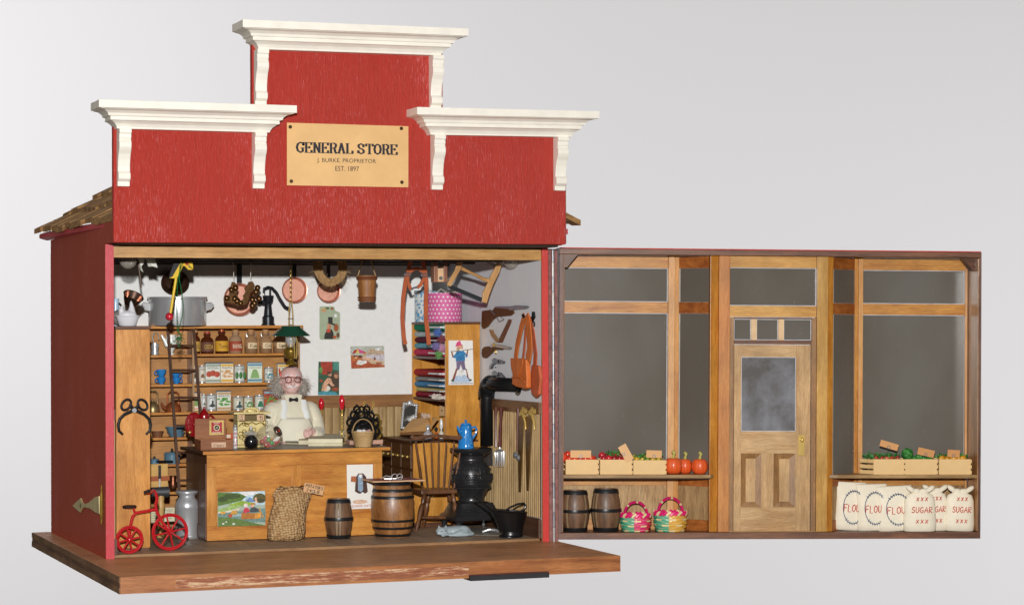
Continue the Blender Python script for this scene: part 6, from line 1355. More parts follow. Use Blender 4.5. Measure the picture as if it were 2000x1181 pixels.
for k, (dx, lab) in enumerate(((0, 'long tapering brass saw, left of the pair'), (17, 'long tapering brass saw, right of the pair'))):
    t = thing('hand_saw', lab+' on the right wainscot', 'saw', yS(1022+dx, 850), group='brass saws on the right wainscot')
    B().m(pmat('#a37f48', .35, .8)).prism([yz(XW, *p) for p in ((1015+dx, 812), (1028+dx, 812), (1027+dx, 850), (1022+dx, 960 if k == 0 else 957), (1018+dx, 960 if k == 0 else 957))], 'x', XW-.035-.01*k, XW-.025-.01*k).build('blade', t, world=True)
    b = B().m(BRASS); 
    for (u, v_) in ((1018, 806), (1023, 812), (1027, 803), (1022, 800)): b.torus(yS(u+dx, v_, .05), .026, .010, 'x', 12, 6)
    b.tube([yS(1020+dx, 800, .05), yS(1026+dx, 825, .05), yS(1027+dx, 838, .05)], [.01, .016, .008], 6); b.build('handle', t, world=True, smooth=True)
t = thing('green_bottle', 'slim green glass bottle partly hidden between coffee pot and stove pipe', 'bottle', on('y', 2.1, 937, 870))
B().m(pmat('#1f8a3c', .15, var=.1, coat=.7)).tube([on('y', 2.1, 937, 874), on('y', 2.1, 937, 850), on('y', 2.1, 937, 838)], [.03, .03, .012], 10).build('body', t, world=True, smooth=True)

# ================================================================== on the counter top (z 1.043)
def ctop(px, py): return on('z', CT, px, py)
# cigar box with raised lid
y = 1.25
a0, a1 = xz(y, 392, 875), xz(y, 455, 858); l0, l1 = xz(y+.18, 393, 856), xz(y+.18, 452, 817)
t = thing('cigar_box', 'reddish cedar cigar box with raised lid and red seal on the left counter end', 'box', (a0[0]+.19, y, CT))
CED = wood('#8a5230', '#a56b42', 'x', 5, .5, 7, .1, .1)
b = B().m(CED).box(a0[0], a1[0], y, y+.3, CT+.001, CT+.012).box(a0[0], a1[0], y, y+.012, CT+.012, a1[1]).box(a0[0], a1[0], y+.288, y+.3, CT+.012, a1[1]).box(a0[0], a0[0]+.012, y+.012, y+.288, CT+.012, a1[1]).box(a1[0]-.012, a1[0], y+.012, y+.288, CT+.012, a1[1]); b.build('box', t, world=True, bevel=.002)
B().m(CED).box(a0[0]+.002, a1[0]-.008, y+.29, y+.302, a1[1]+.002, l1[1]).build('lid', t, world=True, bevel=.002)
yl_ = y+.288; s0, s1 = xz(yl_, 409, 849), xz(yl_, 437, 820)
b = B().m(pmat('#d8bc74', .4, .3)).box(s0[0], s1[0], yl_-.003, yl_-.0005, s0[1], s1[1]).m(pmat('#b01e34', .5)).box(s0[0]+.022, s1[0]-.022, yl_-.005, yl_-.0032, s0[1]+.022, s1[1]-.022)
cx_, cz_ = (s0[0]+s1[0])/2, (s0[1]+s1[1])/2
b.m(pmat('#e6d8a8', .5)).cyl((cx_, yl_-.0052, cz_), (cx_, yl_-.0065, cz_), .036, n=20).m(BLACK).cyl((cx_, yl_-.0066, cz_), (cx_, yl_-.008, cz_), .027, n=20).m(pmat('#f0e8d8', .6, var=0)).text('58', .026, .02, T3((cx_, yl_-.0085, cz_)) @ FACE).text('KING', .065, .016, T3((cx_, yl_-.0058, cz_+.052)) @ FACE).text('EDWARD', .095, .016, T3((cx_, yl_-.0058, cz_-.052)) @ FACE)
b.build('seal', t, world=True)
s0, s1 = xz(y, 413, 874), xz(y, 441, 863); b = B().m(pmat('#d8b494', .6)).box(s0[0], s1[0], y-.003, y-.0005, s0[1]+.004, s1[1])
hand(b.m(pmat('#6a3a4a', .6)), 'Cigars', T3(((s0[0]+s1[0])/2, y-.004, (s0[1]+s1[1])/2)) @ FACE, .12, .03, .0024); b.build('label', t, world=True)
# coffee grinder
yg = 1.62; q = on('y', yg, 399, 873)
t = thing('coffee_grinder', 'red coffee grinder with two spoked wheels behind the cigar box', 'coffee grinder', (q[0], yg, CT))
RG = pmat('#8e0e16', .22, var=.05, coat=.7)
zG = lambda py: on('y', yg, 399, py)[2]-CT
b = B().m(RG); b.torus((-.12, -.0, zG(828)), .088, .014, 'y', 28, 8, e=1.45); b.ell((-.12, -.0, zG(828)), (.025, .03, .025)).ell((-.12, .005, zG(828)), (.084, .006, .12), 24, 10)
for k in range(8): a = PI*k/4; b.cyl((-.12, -.004, zG(828)), (-.12+.082*math.cos(a), -.004, zG(828)+.12*math.sin(a)), .011, .007, 6)
b.lathe([(.001, -.115), (.085, -.112), (.1, -.11), (.1, -.106), (.001, -.106)], n=4) if False else None
b.build('wheel', t, smooth=True)
b = B().m(RG); b.torus((.06, .1, zG(828)), .10, .013, 'y', 28, 8)
for k in range(8): a = PI*k/4; b.cyl((.06, .1, zG(828)), (.06+.1*math.cos(a), .1, zG(828)+.1*math.sin(a)), .008, n=6)
b.build('wheel', t, smooth=True)
B().m(RG).lathe([(.001, zG(835)), (.05, zG(835)), (.055, zG(820)), (.062, zG(812)), (.055, zG(808)), (.02, zG(800)), (.012, zG(797)), (.014, zG(795)), (.001, zG(793))], n=24).build('hopper', t, smooth=True)
B().m(BLACK).lathe([(.001, 0), (.12, 0), (.12, .02), (.07, .05), (.05, .12), (.05, zG(833)), (.001, zG(833))], n=20).build('base', t, smooth=True)
B().m(BRASS).ell((-.2, -.14, zG(842)), (.018,)*3).build('crank_knob', t, smooth=True)
# candy-stick jar
y = 1.42; c, r, h = st(455, 464, 815, 862, y); c = (c[0], y, CT)
t = thing('candy_stick_jar', 'tall thin glass jar of red and white candy sticks', 'jar', c)
B().m(GLASS2).lathe([(.001, 0), (r, 0), (r, h*.8), (r*.8, h*.85)], n=20, cap=False).build('bottle', t, smooth=True)
B().m(STEEL).lathe([(r*1.1, h*.82), (r*1.15, h*.9), (r*.5, h*.95), (.01, h), (.001, h*1.01)], n=16).build('lid', t, smooth=True)
b = B(); rg = random.Random(3)
for i in range(7):
    x, yy = rg.uniform(-.5, .5)*r, rg.uniform(-.6, 0)*r
    for k in range(9): b.m(pmat('#d83a5c', .4) if k % 2 else pmat('#f4eef0', .4)); b.cyl((x, yy, .01+.022*k), (x+.001, yy, .01+.022*(k+1)), .0055, n=6)
b.build('candy', t)
# cash register
y = 1.62; P0, P1 = xz(y, 461, 871), xz(y, 527, 812); xa, xb_ = P0[0], xz(y, 524, 871)[0]
zR = lambda py: on('y', y, 492, py)[2]
t = thing('cash_register', 'small ornate brass cash register with price flags 5 and 95', 'cash register', ((xa+xb_)/2, y, CT))
BR = pmat('#e2cf90', .42, .25, var=.15, bs=.2, bscale=30)
B().m(BR).box(xa+.02, xb_-.03, y, y+.22, CT+.035, zR(822)).build('body', t, world=True, bevel=.006)
b = B().m(BR); b.box(xa-.005, xb_-.005, y-.03, y+.25, CT+.001, CT+.034); b.build('base', t, world=True, bevel=.008)
b = B().m(BR); b.box(xa+.02, xa+.04, y, y+.2, zR(822)+.001, zR(808)).box(xb_-.05, xb_-.03, y, y+.2, zR(822)+.001, zR(808)).box(xa-.03, xb_+.02, y-.03, y+.24, zR(808), zR(804)); b.build('flag_housing', t, world=True, bevel=.004)
b = B().m(BR)
for k in range(11): a = PI*k/10; b.ell(((xa+xb_)/2-.005+.08*math.cos(a), y, zR(804)+.0+.045*math.sin(a)), (.02, .015, .016), 8, 6)
b.ell(((xa+xb_)/2-.005, y, zR(802)), (.05, .012, .02)); b.build('crest', t, world=True, smooth=True)
b = B().m(BRASSD); 
for k in range(16):   # scroll work on the front
    rg = random.Random(k); px, py = 464+rg.random()*56, 824+rg.random()*34
    q = on('y', y-.006, px, py); b.torus(q, .018+.012*rg.random(), .0045, 'y', 12, 5, e=.7+.5*rg.random())
b.tube([on('y', y-.01, *p) for p in ((466, 832), (474, 825), (484, 828), (492, 824), (500, 828), (510, 824), (518, 832))], .006, 6); b.build('scroll_work', t, world=True, smooth=True)
for s, px in (('5', 472), ('95', 510)):
    q = on('y', y-.006, px, 815); w = .05 if s == '5' else .075
    b = B().m(pmat('#e0b894', .6)).box(q[0]-w/2-.01, q[0]+w/2+.01, y+.0, y+.006, q[2]-.032, q[2]+.032); hand(b.m(INK), s, T3((q[0], y-.003, q[2])) @ FACE, w*.6, .045, .003); b.build('price_flag', t, world=True)
B().m(pmat('#6d5a30', .5)).box(xa+.05, xb_-.06, y+.12, y+.13, zR(822)+.002, zR(809)).build('rear_plate', t, world=True)
# liquorice jar
y = 1.3; q = on('y', y, 487, 871); t = thing('liquorice_jar', 'small round glass jar of black sweets with glass lid before the cash register', 'jar', (q[0]+.02, y, CT))
B().m(pmat('#15161a', .08, var=0, coat=1)).ell((0, 0, .085), (.08, .08, .08), 24, 16).build('bowl', t, smooth=True)
B().m(GLASS2).lathe([(.045, .155), (.085, .175), (.09, .185), (.04, .205), (.012, .215), (.02, .24), (.012, .262), (.001, .266)], n=24, cap=False).build('lid', t, smooth=True)
# tilted candy globe
y = 1.32; q = on('y', y, 526, 846); R = .142; t = thing('candy_jar', 'tilted round glass jar of bright wrapped candies with metal screw lid', 'jar', (q[0], y, CT+R*.95))
B().m(pmat('#d9cfae', .04, var=0, alpha=.24, coat=1, spec=1.)).ell((0, 0, 0), (R*1.1, R*.95, R*.98), 28, 18).build('bowl', t, smooth=True)
dirn = Vector((.62, -.6, .5)).normalized(); Ml = T3(dirn*.112) @ dirn.to_track_quat('Z', 'Y').to_matrix().to_4x4()
B().m(pmat('#77685c', .25, .8)).lathe([(.001, .03), (.058, .03), (.062, .022), (.062, 0), (.001, 0)], n=28, M=Ml).m(pmat('#d42a1a', .4)).ell((0, 0, .032), (.02, .016, .004), M=Ml).build('lid', t, smooth=True)
b = B(); rg = random.Random(9)
for i in range(34):
    a, rr2, zz = rg.uniform(0, 6.3), rg.uniform(0, .095), rg.uniform(-.1, -.02); 
    rr2 = min(rr2, math.sqrt(max(.0002, .0102-zz*zz)))
    b.m(pmat(rg.choice(['#d8203a', '#e8622a', '#1f9a50', '#e0b030', '#d83a88', '#f0f0ec', '#b81e2a']), .15, var=0, coat=.8)).ell((rr2*math.cos(a), rr2*math.sin(a)*.9, zz), (.03,)*3, 10, 8)
for k in range(5): b.m(pmat('#f0ecec', .4)).cyl((.02+.012*k, -.07, -.05), (.075+.008*k, -.075, .0), .007, n=6).m(pmat('#a02a5a', .4)).cyl((.026+.012*k, -.072, -.05), (.081+.008*k, -.077, .0), .004, n=6)
b.build('candy', t, smooth=True)
# small ledger
vs = [ctop(557, 867), ctop(583, 868), ctop(575, 855), ctop(557, 854)]
t = thing('small_ledger', 'little grey-covered book lying flat in front of the clerk', 'book', vs[0])
def slabq(vs, z0, z1, m, name, t, bev=.002):
    b = B().m(m); b.add([(v[0], v[1], z0) for v in vs]+[(v[0], v[1], z1) for v in vs], [(3, 2, 1, 0), (4, 5, 6, 7), (0, 1, 5, 4), (1, 2, 6, 5), (2, 3, 7, 6), (3, 0, 4, 7)]); return b.build(name, t, world=True, bevel=bev)
slabq(vs, CT+.001, CT+.02, pmat('#c9c0a0', .7), 'pages', t); slabq(vs, CT+.0205, CT+.03, pmat('#77725e', .6), 'cover', t)
vs = [ctop(598, 871), ctop(668, 871), ctop(672, 858), ctop(606, 854)]
vs = [ctop(602, 871), ctop(669, 871), ctop(671, 861), ctop(604, 859)]
t = thing('paper_box', 'long cream paper box at the middle of the counter', 'box', vs[0])
slabq(vs, CT+.001, CT+.035, pmat('#d8cfae', .7), 'box', t); slabq(vs, CT+.0365, CT+.085, pmat('#e4dcbc', .7), 'lid', t)
vs = [(v[0]-.02, v[1]+.35, 0) for v in vs]
t = thing('wrapping_paper', 'loose sheets of cream wrapping paper under the thread spool behind the box', 'paper', vs[0])
slabq(vs, CT+.001, CT+.055, pmat('#ddd2b4', .8, bs=.4), 'sheets', t, .01)
q = (vs[2][0]-.06, (vs[1][1]+vs[2][1])/2, CT+.056); t = thing('thread_spool', 'spool of white thread standing on the wrapping paper', 'spool', q)
B().m(pmat('#d8d4c4', .7, bs=.4, bscale=90)).lathe([(.001, 0), (.034, 0), (.034, .008), (.024, .012), (.026, .065), (.034, .07), (.034, .078), (.001, .078)], n=16).build('thread', t, smooth=True)
# egg basket
y = 1.28; q = on('y', y, 709, 869); t = thing('egg_basket', 'little woven split-wood basket of eggs at the right end of the counter', 'basket', (q[0], y, CT))
WV = wood('#c4a06a', '#dcbc88', 'x', 6, .6, 5, .1, .2, .7)
def woven(b, R0, R1, H, rows, stv, mats, M=None, sy=1., z0=0., amp=.004, bul=0.):
    for k in range(rows):
        f0, f1 = k/rows, (k+.82)/rows
        for s_ in range(stv):
            b.m(mats(k, s_)); a0, a1 = 2*PI*s_/stv, 2*PI*(s_+1)/stv; sub = 3; o = 1 if (k+s_) % 2 else -1; vs = []
            for z_, f in ((H*f0+z0, f0), (H*(f0+f1)/2+z0, (f0+f1)/2), (H*f1+z0, f1)):
                for j in range(sub+1):
                    u = j/sub; a = a0+(a1-a0)*u; r_ = R0+(R1-R0)*f+bul*math.sin(PI*f)+o*amp*math.sin(PI*u)+(.002 if f == (f0+f1)/2 else 0); vs.append((r_*math.cos(a), r_*sy*math.sin(a), z_))
            n_ = sub+1; fs = [(i*n_+j, i*n_+j+1, (i+1)*n_+j+1, (i+1)*n_+j) for i in range(2) for j in range(sub)]; b.add(vs, fs, M)
b = B(); woven(b, .09, .128, .165, 13, 22, lambda k, s_: WV); b.m(pmat('#7a5c34', .8)).lathe([(.001, .0), (.083, .0), (.118, .155), (.001, .15)], n=20); b.build('wall', t, smooth=True)
B().m(WV).torus((0, 0, .166), .128, .009, n=30).build('rim', t, smooth=True)
B().m(WV).tube([(.125*math.cos(a), 0, .16+.155*math.sin(a)) for a in [PI*k/16 for k in range(17)]], .016, 8, flat=.4, up=(0, 1, 0)).build('handle', t, smooth=True)
b = B(); rg = random.Random(5)
for i in range(12): a = rg.uniform(0, 6.3); rr2 = rg.uniform(.0, .085); b.m(pmat(rg.choice(['#e8e4e0', '#b89488', '#a07a6a', '#dcdcdc']), .4)).ell((rr2*math.cos(a), rr2*math.sin(a), .17+.012*rg.random()), (.024, .02, .018), 10, 8)
b.build('egg', t, smooth=True)
# black ornate display stand behind the basket on a pink plinth
y = 1.75; q = on('y', y, 712, 862); t = thing('ornate_stand', 'glossy black scrollwork stand on a pinkish plinth behind the egg basket', 'stand', (q[0], y, CT))
BKG = pmat('#0d0d10', .12, var=0, coat=1)
b = B().m(BKG); zO = lambda py: on('y', y, 712, py)[2]; xO = lambda px: on('y', y, px, 830)[0]
for (px, py, r_, e) in ((697, 799, 6, 1), (716, 799, 6, 1), (691, 810, 6.5, 1), (724, 812, 6.5, 1), (706, 812, 7, 1.2), (684, 824, 6.5, 1), (732, 826, 7, 1), (700, 822, 7, .9), (716, 824, 7, .9), (686, 840, 6, 1), (735, 842, 6, 1), (712, 838, 9, .8), (694, 850, 6, 1), (728, 854, 6, 1), (706, 852, 7, .8)):
    b.torus((xO(px), y, zO(py)), r_/163, .014, 'y', 16, 7, e=e)
for (px, py) in ((697, 791), (716, 791), (706, 803), (688, 803), (727, 803), (681, 815), (737, 816), (708, 828), (690, 832)): b.ell((xO(px), y, zO(py)), (.016, .014, .018), 10, 8)
b.tube([(xO(p), y, zO(q_)) for p, q_ in ((690, 860), (684, 840), (688, 820), (697, 800), (706, 793), (716, 800), (728, 820), (734, 842), (726, 860))], .012, 6)
b.m(pmat('#1b1b1e', .3)).prism([(xO(p), zO(q_)) for p, q_ in ((690, 858), (688, 835), (700, 815), (712, 812), (726, 820), (730, 845), (724, 858))], 'y', y+.012, y+.03)
b.build('scrollwork', t, world=True, smooth=True)
B().m(pmat('#c49a84', .6)).box(xO(680), xO(745), y-.06, y+.12, CT+.001, CT+.05).build('plinth', t, world=True, bevel=.004)
# red topped twisted brass pole, second one beside the clerk
for k, (px, pt, pm, pb_, y, lab) in enumerate(((665, 770, 799, 858, 1.95, 'twisted brass pole with red bulb handle standing at the rear of the counter'), (625, 776, 799, 862, 2.9, 'red bulb topped pole half hidden behind the clerk'))):
    q0 = on('y', y, px+3, pb_); zz0 = CT if k == 0 else .031; t = thing('red_topped_pole', lab, 'pole', (q0[0], y, zz0), group='brass poles with red bulb handles')
    zt1, zm = on('y', y, px, pt)[2]-zz0, on('y', y, px, pm)[2]-zz0
    B().m(pmat('#d01c2c', .15, var=.03, coat=.8)).lathe([(.001, zm-.01), (.02, zm), (.035, zm+(zt1-zm)*.45), (.033, zm+(zt1-zm)*.7), (.018, zt1-.01), (.001, zt1)], n=18).build('bulb_handle', t, smooth=True)
    b = B().m(BRASS)
    for s_ in (0, PI): b.tube([(.009*math.cos(s_+j*.7), .009*math.sin(s_+j*.7), .012+(zm-.012)*j/40) for j in range(41)], .008, 6)
    b.build('twisted_rod', t, smooth=True); B().m(BRASS).lathe([(.001, 0), (.05, 0), (.045, .012), (.001, .012)], n=18).build('foot', t, smooth=True)
t = thing('brass_ornament', 'dark brass ornament behind the black scrollwork stand', 'ornament', on('y', 2.0, 737, 835))
b = B().m(BRASSD)
for (px, py) in ((735, 815), (739, 825), (740, 838), (738, 850)): b.torus(on('y', 2.0, px, py), .035, .012, 'y', 14, 6)
b.tube([on('y', 2.0, 738, 812), on('y', 2.0, 742, 835), on('y', 2.0, 738, 868)], .014, 6); b.build('scroll', t, world=True, smooth=True)
for px, lab in ((711, 'left'), (728, 'right')):
    b = B().m(BRASS); 
    for i in range(9): b.torus(on('y', 3.14, px+1.6*math.sin(i*.8), 784+i*2.8), .014, .004, 'y' if i % 2 else 'x', 8, 5)
    solo(b, 'brass_hook', f'little curled brass hook chain on the wainscot rail, {lab} of two', 'hook', on('y', 3.14, px, 790), world=True, smooth=True, group='brass hooks on the back wall')

# ================================================================== ice tongs on the side panel
y = .44; t = thing('ice_tongs', 'black iron ice tongs hanging on the honey side panel', 'tongs', on('y', y, 262, 815)); TG = pmat('#26272b', .35, .4, var=.15, bs=.1)
for s in (-1, 1):
    X_ = lambda px: 262.5+s*(px-262.5)
    pts = [(240, 848), (232.5, 841), (231, 829), (234, 818), (243, 809), (258, 802), (268, 795), (271, 788)]
    B().m(TG).tube([on('y', y-.015*(s+2)*.5, X_(p[0]) if s == 1 else X_(p[0]), p[1]) for p in pts]+[], [.012, .016, .018, .018, .018, .02, .02, .015], 8).build('jaw', t, world=True, smooth=True)
    c = on('y', y-.02, X_(278.5), 790); b = B().m(TG)
    b.torus((0, 0, 0), .062, .014, 'y', 24, 8, e=.72, M=T3(c) @ RY(-s*-.9)); b.build('finger_ring', t, world=True, smooth=True)
B().m(TG).cyl(on('y', y-.06, 262.5, 801), on('y', y, 262.5, 801), .024).build('pivot', t, world=True, smooth=True)

# ================================================================== floor things
Z0 = .031
# milk can
y = 1.35; c, r, h = st(340, 390, 957, 1053, y); q = on('z', Z0, 366, 1050)
c, r, h = st(341, 390, 957, 1051, q[1]); t = thing('milk_can', 'silver metal milk can with flared lid standing at the left of the counter', 'milk can', (c[0], q[1], Z0))
h = on('y', q[1], 366, 957)[2]-Z0; MC = pmat('#cdd0d4', .3, .55, var=.15, mapscale=(1, 1, .15), scale=12)
B().m(MC).lathe([(.001, 0), (r*.93, 0), (r*.97, .01), (r*.97, h*.08), (r*.94, h*.09), (r*.97, h*.62), (r*1.02, h*.64), (r*1.02, h*.66), (r*.97, h*.67), (r*.95, h*.72), (r*.86, h*.79), (r*.66, h*.85), (r*.64, h*.89)], n=36, cap=False).build('body', t, smooth=True)
B().m(MC).lathe([(r*.64, h*.885), (r*.7, h*.9), (r*.9, h*.95), (r*.95, h*.96), (r*.95, h*.98), (r*.88, h), (r*.7, h*.985), (.001, h*.985)], n=36).build('lid', t, smooth=True)
b = B().m(MC); a = -PI*.55
b.tube([(r*.75*math.cos(a+d), r*.75*math.sin(a+d), h*z_) for d, z_ in ((-.5, .80), (-.45, .76), (0, .74), (.45, .76), (.5, .8))], .012, 6)
b.tube([(r*.8*math.cos(a+2.6+d), r*.8*math.sin(a+2.6+d), h*z_) for d, z_ in ((-.5, .80), (-.45, .76), (0, .74), (.45, .76), (.5, .8))], .012, 6); b.build('handle', t, smooth=True)
# tricycle
yc_ = .33; q = on('y', yc_, 332, 1040)
t = thing('red_tricycle', 'tiny red high-wheel tricycle parked at the left of the shop floor', 'tricycle', (on('y', yc_, 300, 1060)[0], yc_, Z0))
RT = pmat('#b8121f', .2, var=.06, coat=.8)
def wheel(cx, cy, R, n, name):
    b = B().m(RT).torus((cx, cy, Z0+R), R-.012, .0125, 'y', 36, 8).torus((cx, cy, Z0+R), R-.03, .007, 'y', 36, 6).ell((cx, cy, Z0+R), (.03, .03, .03))
    for k in range(n): a = 2*PI*k/n+.2; b.cyl((cx, cy, Z0+R), (cx+(R-.02)*math.cos(a), cy, Z0+R+(R-.02)*math.sin(a)), .012, .009, 8)
    b.build(name, t, world=True, smooth=True)
RF = .2; wheel(q[0], yc_, RF, 8, 'front_wheel')
qr = on('y', .16, 253, 1057); wheel(qr[0], .16, .15, 8, 'rear_wheel'); qr2 = on('y', .50, 241, 1043); wheel(qr2[0]+.06, .50, .15, 8, 'rear_wheel')
tp = lambda px, py: on('y', yc_, px, py)
ax_ = ((qr[0]+qr2[0]+.06)/2, .33, Z0+.15)
b = B().m(RT).tube([(qr[0], .16, Z0+.15), (qr2[0]+.06, .5, Z0+.15)], .016, 8).tube([ax_, tp(254, 1030), tp(259, 1008), tp(266, 1001), tp(305, 994)], .018, 8).tube([tp(304, 962), tp(307, 972), tp(304, 985), tp(305, 996), tp(316, 1018), (q[0], yc_-.03, Z0+RF)], [.018, .018, .017, .018, .016, .014], 8)
b.tube([tp(264, 1001), tp(261, 992)], .012, 6); b.build('frame', t, world=True, smooth=True)
b = B().m(RT).tube([on('y', yc_-.14, 287, 961), tp(300, 956), tp(306, 964), tp(302, 958), on('y', yc_+.14, 290, 965)], .011, 6)
b.m(BLACK).tube([on('y', yc_-.14, 281, 961), on('y', yc_-.14, 293, 957)], .016, 8).tube([on('y', yc_+.14, 287, 966), on('y', yc_+.14, 296, 963)], .016, 8); b.build('handlebar', t, world=True, smooth=True)
B().m(pmat('#2a1c1e', .5)).lathe([(.001, -.012), (.07, -.01), (.078, .008), (.06, .018), (.001, .02)], n=20, sy=.7, M=T3(tp(253, 989))).build('saddle', t, world=True, smooth=True)
b = B().m(RT).cyl((q[0]+.0, yc_-.05, Z0+RF), (q[0]+.07, yc_-.06, Z0+RF-.05), .009, n=6).cyl((q[0]+.07, yc_-.11, Z0+RF-.05), (q[0]+.07, yc_-.05, Z0+RF-.05), .013, n=8); b.build('pedal', t, world=True, smooth=True)
# burlap sack with potato tag
y = .88; q = on('z', Z0, 567, 1056); y = q[1]
t = thing('burlap_sack', 'coarse burlap sack of potatoes leaning on the counter', 'sack', (q[0], y+.1, Z0))
mB, ntb, bb = newmat('burlap'); v1 = ntb.nodes.new('ShaderNodeTexVoronoi'); v1.inputs['Scale'].default_value = 30; v1.inputs['Randomness'].default_value = .45; tcb = ntb.nodes.new('ShaderNodeTexCoord'); mpb = ntb.nodes.new('ShaderNodeMapping'); mpb.inputs['Scale'].default_value = (1, .4, 1.25); mpb.inputs['Rotation'].default_value = (0, .12, 0); ntb.links.new(tcb.outputs['Object'], mpb.inputs[0]); ntb.links.new(mpb.outputs[0], v1.inputs['Vector'])
rb = ntb.nodes.new('ShaderNodeValToRGB'); rb.color_ramp.elements[0].position = .0; rb.color_ramp.elements[0].color = C('#ecca98'); rb.color_ramp.elements[1].position = .75; rb.color_ramp.elements[1].color = C('#9a7246'); ntb.links.new(v1.outputs['Distance'], rb.inputs[0]); ntb.links.new(rb.outputs[0], bb.inputs['Base Color']); bb.inputs['Roughness'].default_value = .95
iv = ntb.nodes.new('ShaderNodeMath'); iv.operation = 'SUBTRACT'; iv.inputs[0].default_value = 1; ntb.links.new(v1.outputs['Distance'], iv.inputs[1]); bump(ntb, bb, iv.outputs[0], 1., .03)
rings = []
rg = random.Random(3)
for (pl, pr_, py, d) in ((533, 594, 1055, .12), (528, 600, 1050, .15), (528, 602, 1040, .17), (531, 603, 1020, .17), (536, 606, 1000, .15), (541, 610, 985, .13), (543, 613, 975, .12), (541, 616, 970, .12), (543, 617, 964, .11), (548, 611, 958, .08), (555, 603, 954, .05)):
    z_ = max(Z0+.001, on('y', y, 570, py)[2]); x0, x1 = on('y', y, pl, py)[0], on('y', y, pr_, py)[0]; w2, c2 = (x1-x0)/2, (x0+x1)/2
    rings.append([(c2+w2*math.copysign(abs(math.cos(a))**.8, math.cos(a))*(1+.02*math.sin(a*5+z_*20)), y+.12+(z_-Z0)*.12+d*math.sin(a)*(1+.05*math.sin(3*a)), z_+(0.02*math.sin(a*3) if py < 980 else 0)) for a in [2*PI*k/32 for k in range(32)]])
o = B().m(mB).loft(rings).build('sack_body', t, world=True, smooth=2)
b = B().m(pmat('#a88856', .95)); 
for k in range(60):
    px, py = rg.uniform(530, 600), rg.uniform(1048, 1058); p = Vector(on('y', y-.05, px, py)); p.z = max(p.z, Z0+.003); b.tube([tuple(p), tuple(p+Vector((rg.uniform(-.03, .03), rg.uniform(-.03, .03), rg.uniform(0, .02))))], .0015, 3)
b.build('loose_fibre', t, world=True)
# tag
def tagcard(name, label, cx, cy, w, h, ang, y, col, M0=None, texts=(), group=None, P=None, pin=True):
    base = (P if P is not None else Vector(on('y', y, cx, cy))); M = (M0 if M0 is not None else Matrix.Identity(4)) @ T3(base) @ RY(ang)
    t = thing(name, label, 'price tag', M=M, group=group)
    B().m(pmat(col, .6, var=.05)).box(-w/2, w/2, 0, .006, -h/2, h/2).build('card', t)
    if texts:
        b = B().m(INK)
        for s_, dx, dz, ww, hh in texts: hand(b, s_, T3((dx, -.002, dz)) @ FACE, ww, hh, .0032)
        b.build('lettering', t)
    if pin: B().m(STEELD).torus((0, -.005, -h*.3), .017, .004, 'y', 16, 5).build('pin_ring', t, smooth=True)
    return t
tagcard('price_tag', 'tan tag lettered potatoes above the burlap sack', 613, 954, .235, .105, .22, y+.1, '#d8a878', texts=(('POTATOES', 0, .022, .2, .034), ('2¢ LB.', .0, -.024, .17, .032)))
# barrels
def barrel(name, label, cx, cy, z, R, H, mat, hoops, hm, M0=None, group=None, staves=None, top=None):
    M = (M0 if M0 is not None else Matrix.Identity(4)) @ T3((cx, cy, z)); t = thing(name, label, 'barrel', M=M, group=group)
    f = lambda u: R*(1-.26*(2*u-1)**2)
    prof = [(.001, 0), (f(0)*.96, 0)]+[(f(k/14), H*k/14) for k in range(15)]+[(f(1)*.9, H), (f(1)*.9, H-.02), (.001, H-.02)]
    B().m(mat).lathe(prof, n=40).build('body', t, smooth=True)
    for u, wd in hoops:
        u0, u1 = max(.0, u-wd/2), min(1., u+wd/2)
        B().m(hm).lathe([(f(u0)+.0, H*u0), (f(u0)+.009, H*u0+.001), (f((u0+u1)/2)+.011, H*(u0+u1)/2), (f(u1)+.009, H*u1-.001), (f(u1)+.0, H*u1)], n=40, cap=False).build('hoop', t, smooth=True)
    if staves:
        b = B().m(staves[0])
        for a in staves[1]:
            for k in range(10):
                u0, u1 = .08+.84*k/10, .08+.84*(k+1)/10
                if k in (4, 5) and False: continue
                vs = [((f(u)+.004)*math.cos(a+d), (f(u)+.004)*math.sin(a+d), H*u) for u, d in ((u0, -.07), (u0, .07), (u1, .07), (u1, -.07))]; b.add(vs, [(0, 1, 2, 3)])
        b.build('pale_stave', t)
    return t
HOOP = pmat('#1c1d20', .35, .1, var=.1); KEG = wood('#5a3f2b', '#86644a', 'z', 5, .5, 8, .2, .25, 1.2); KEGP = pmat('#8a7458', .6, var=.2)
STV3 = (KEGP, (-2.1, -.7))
q = on('z', Z0, 663, 1051); c, r, h = st(637, 691, 973, 1052, q[1])
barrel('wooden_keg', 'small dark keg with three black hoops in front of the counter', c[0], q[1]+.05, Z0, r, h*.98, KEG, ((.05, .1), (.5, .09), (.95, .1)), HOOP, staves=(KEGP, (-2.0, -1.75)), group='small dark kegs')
q = on('z', Z0, 770, 1048); c, r, h = st(728, 812, 941, 1050, q[1])
BRL = wood('#8a5a30', '#b5804c', 'z', 6, .35, 6, .4, .35, 1.4, '#6e4424')
barrel('large_barrel', 'big light brown barrel with six black hoops at the right end of the counter', c[0], q[1]+.06, Z0, r, h, BRL, ((.04, .05), (.17, .045), (.30, .045), (.72, .055), (.84, .055), (.96, .06)), HOOP)
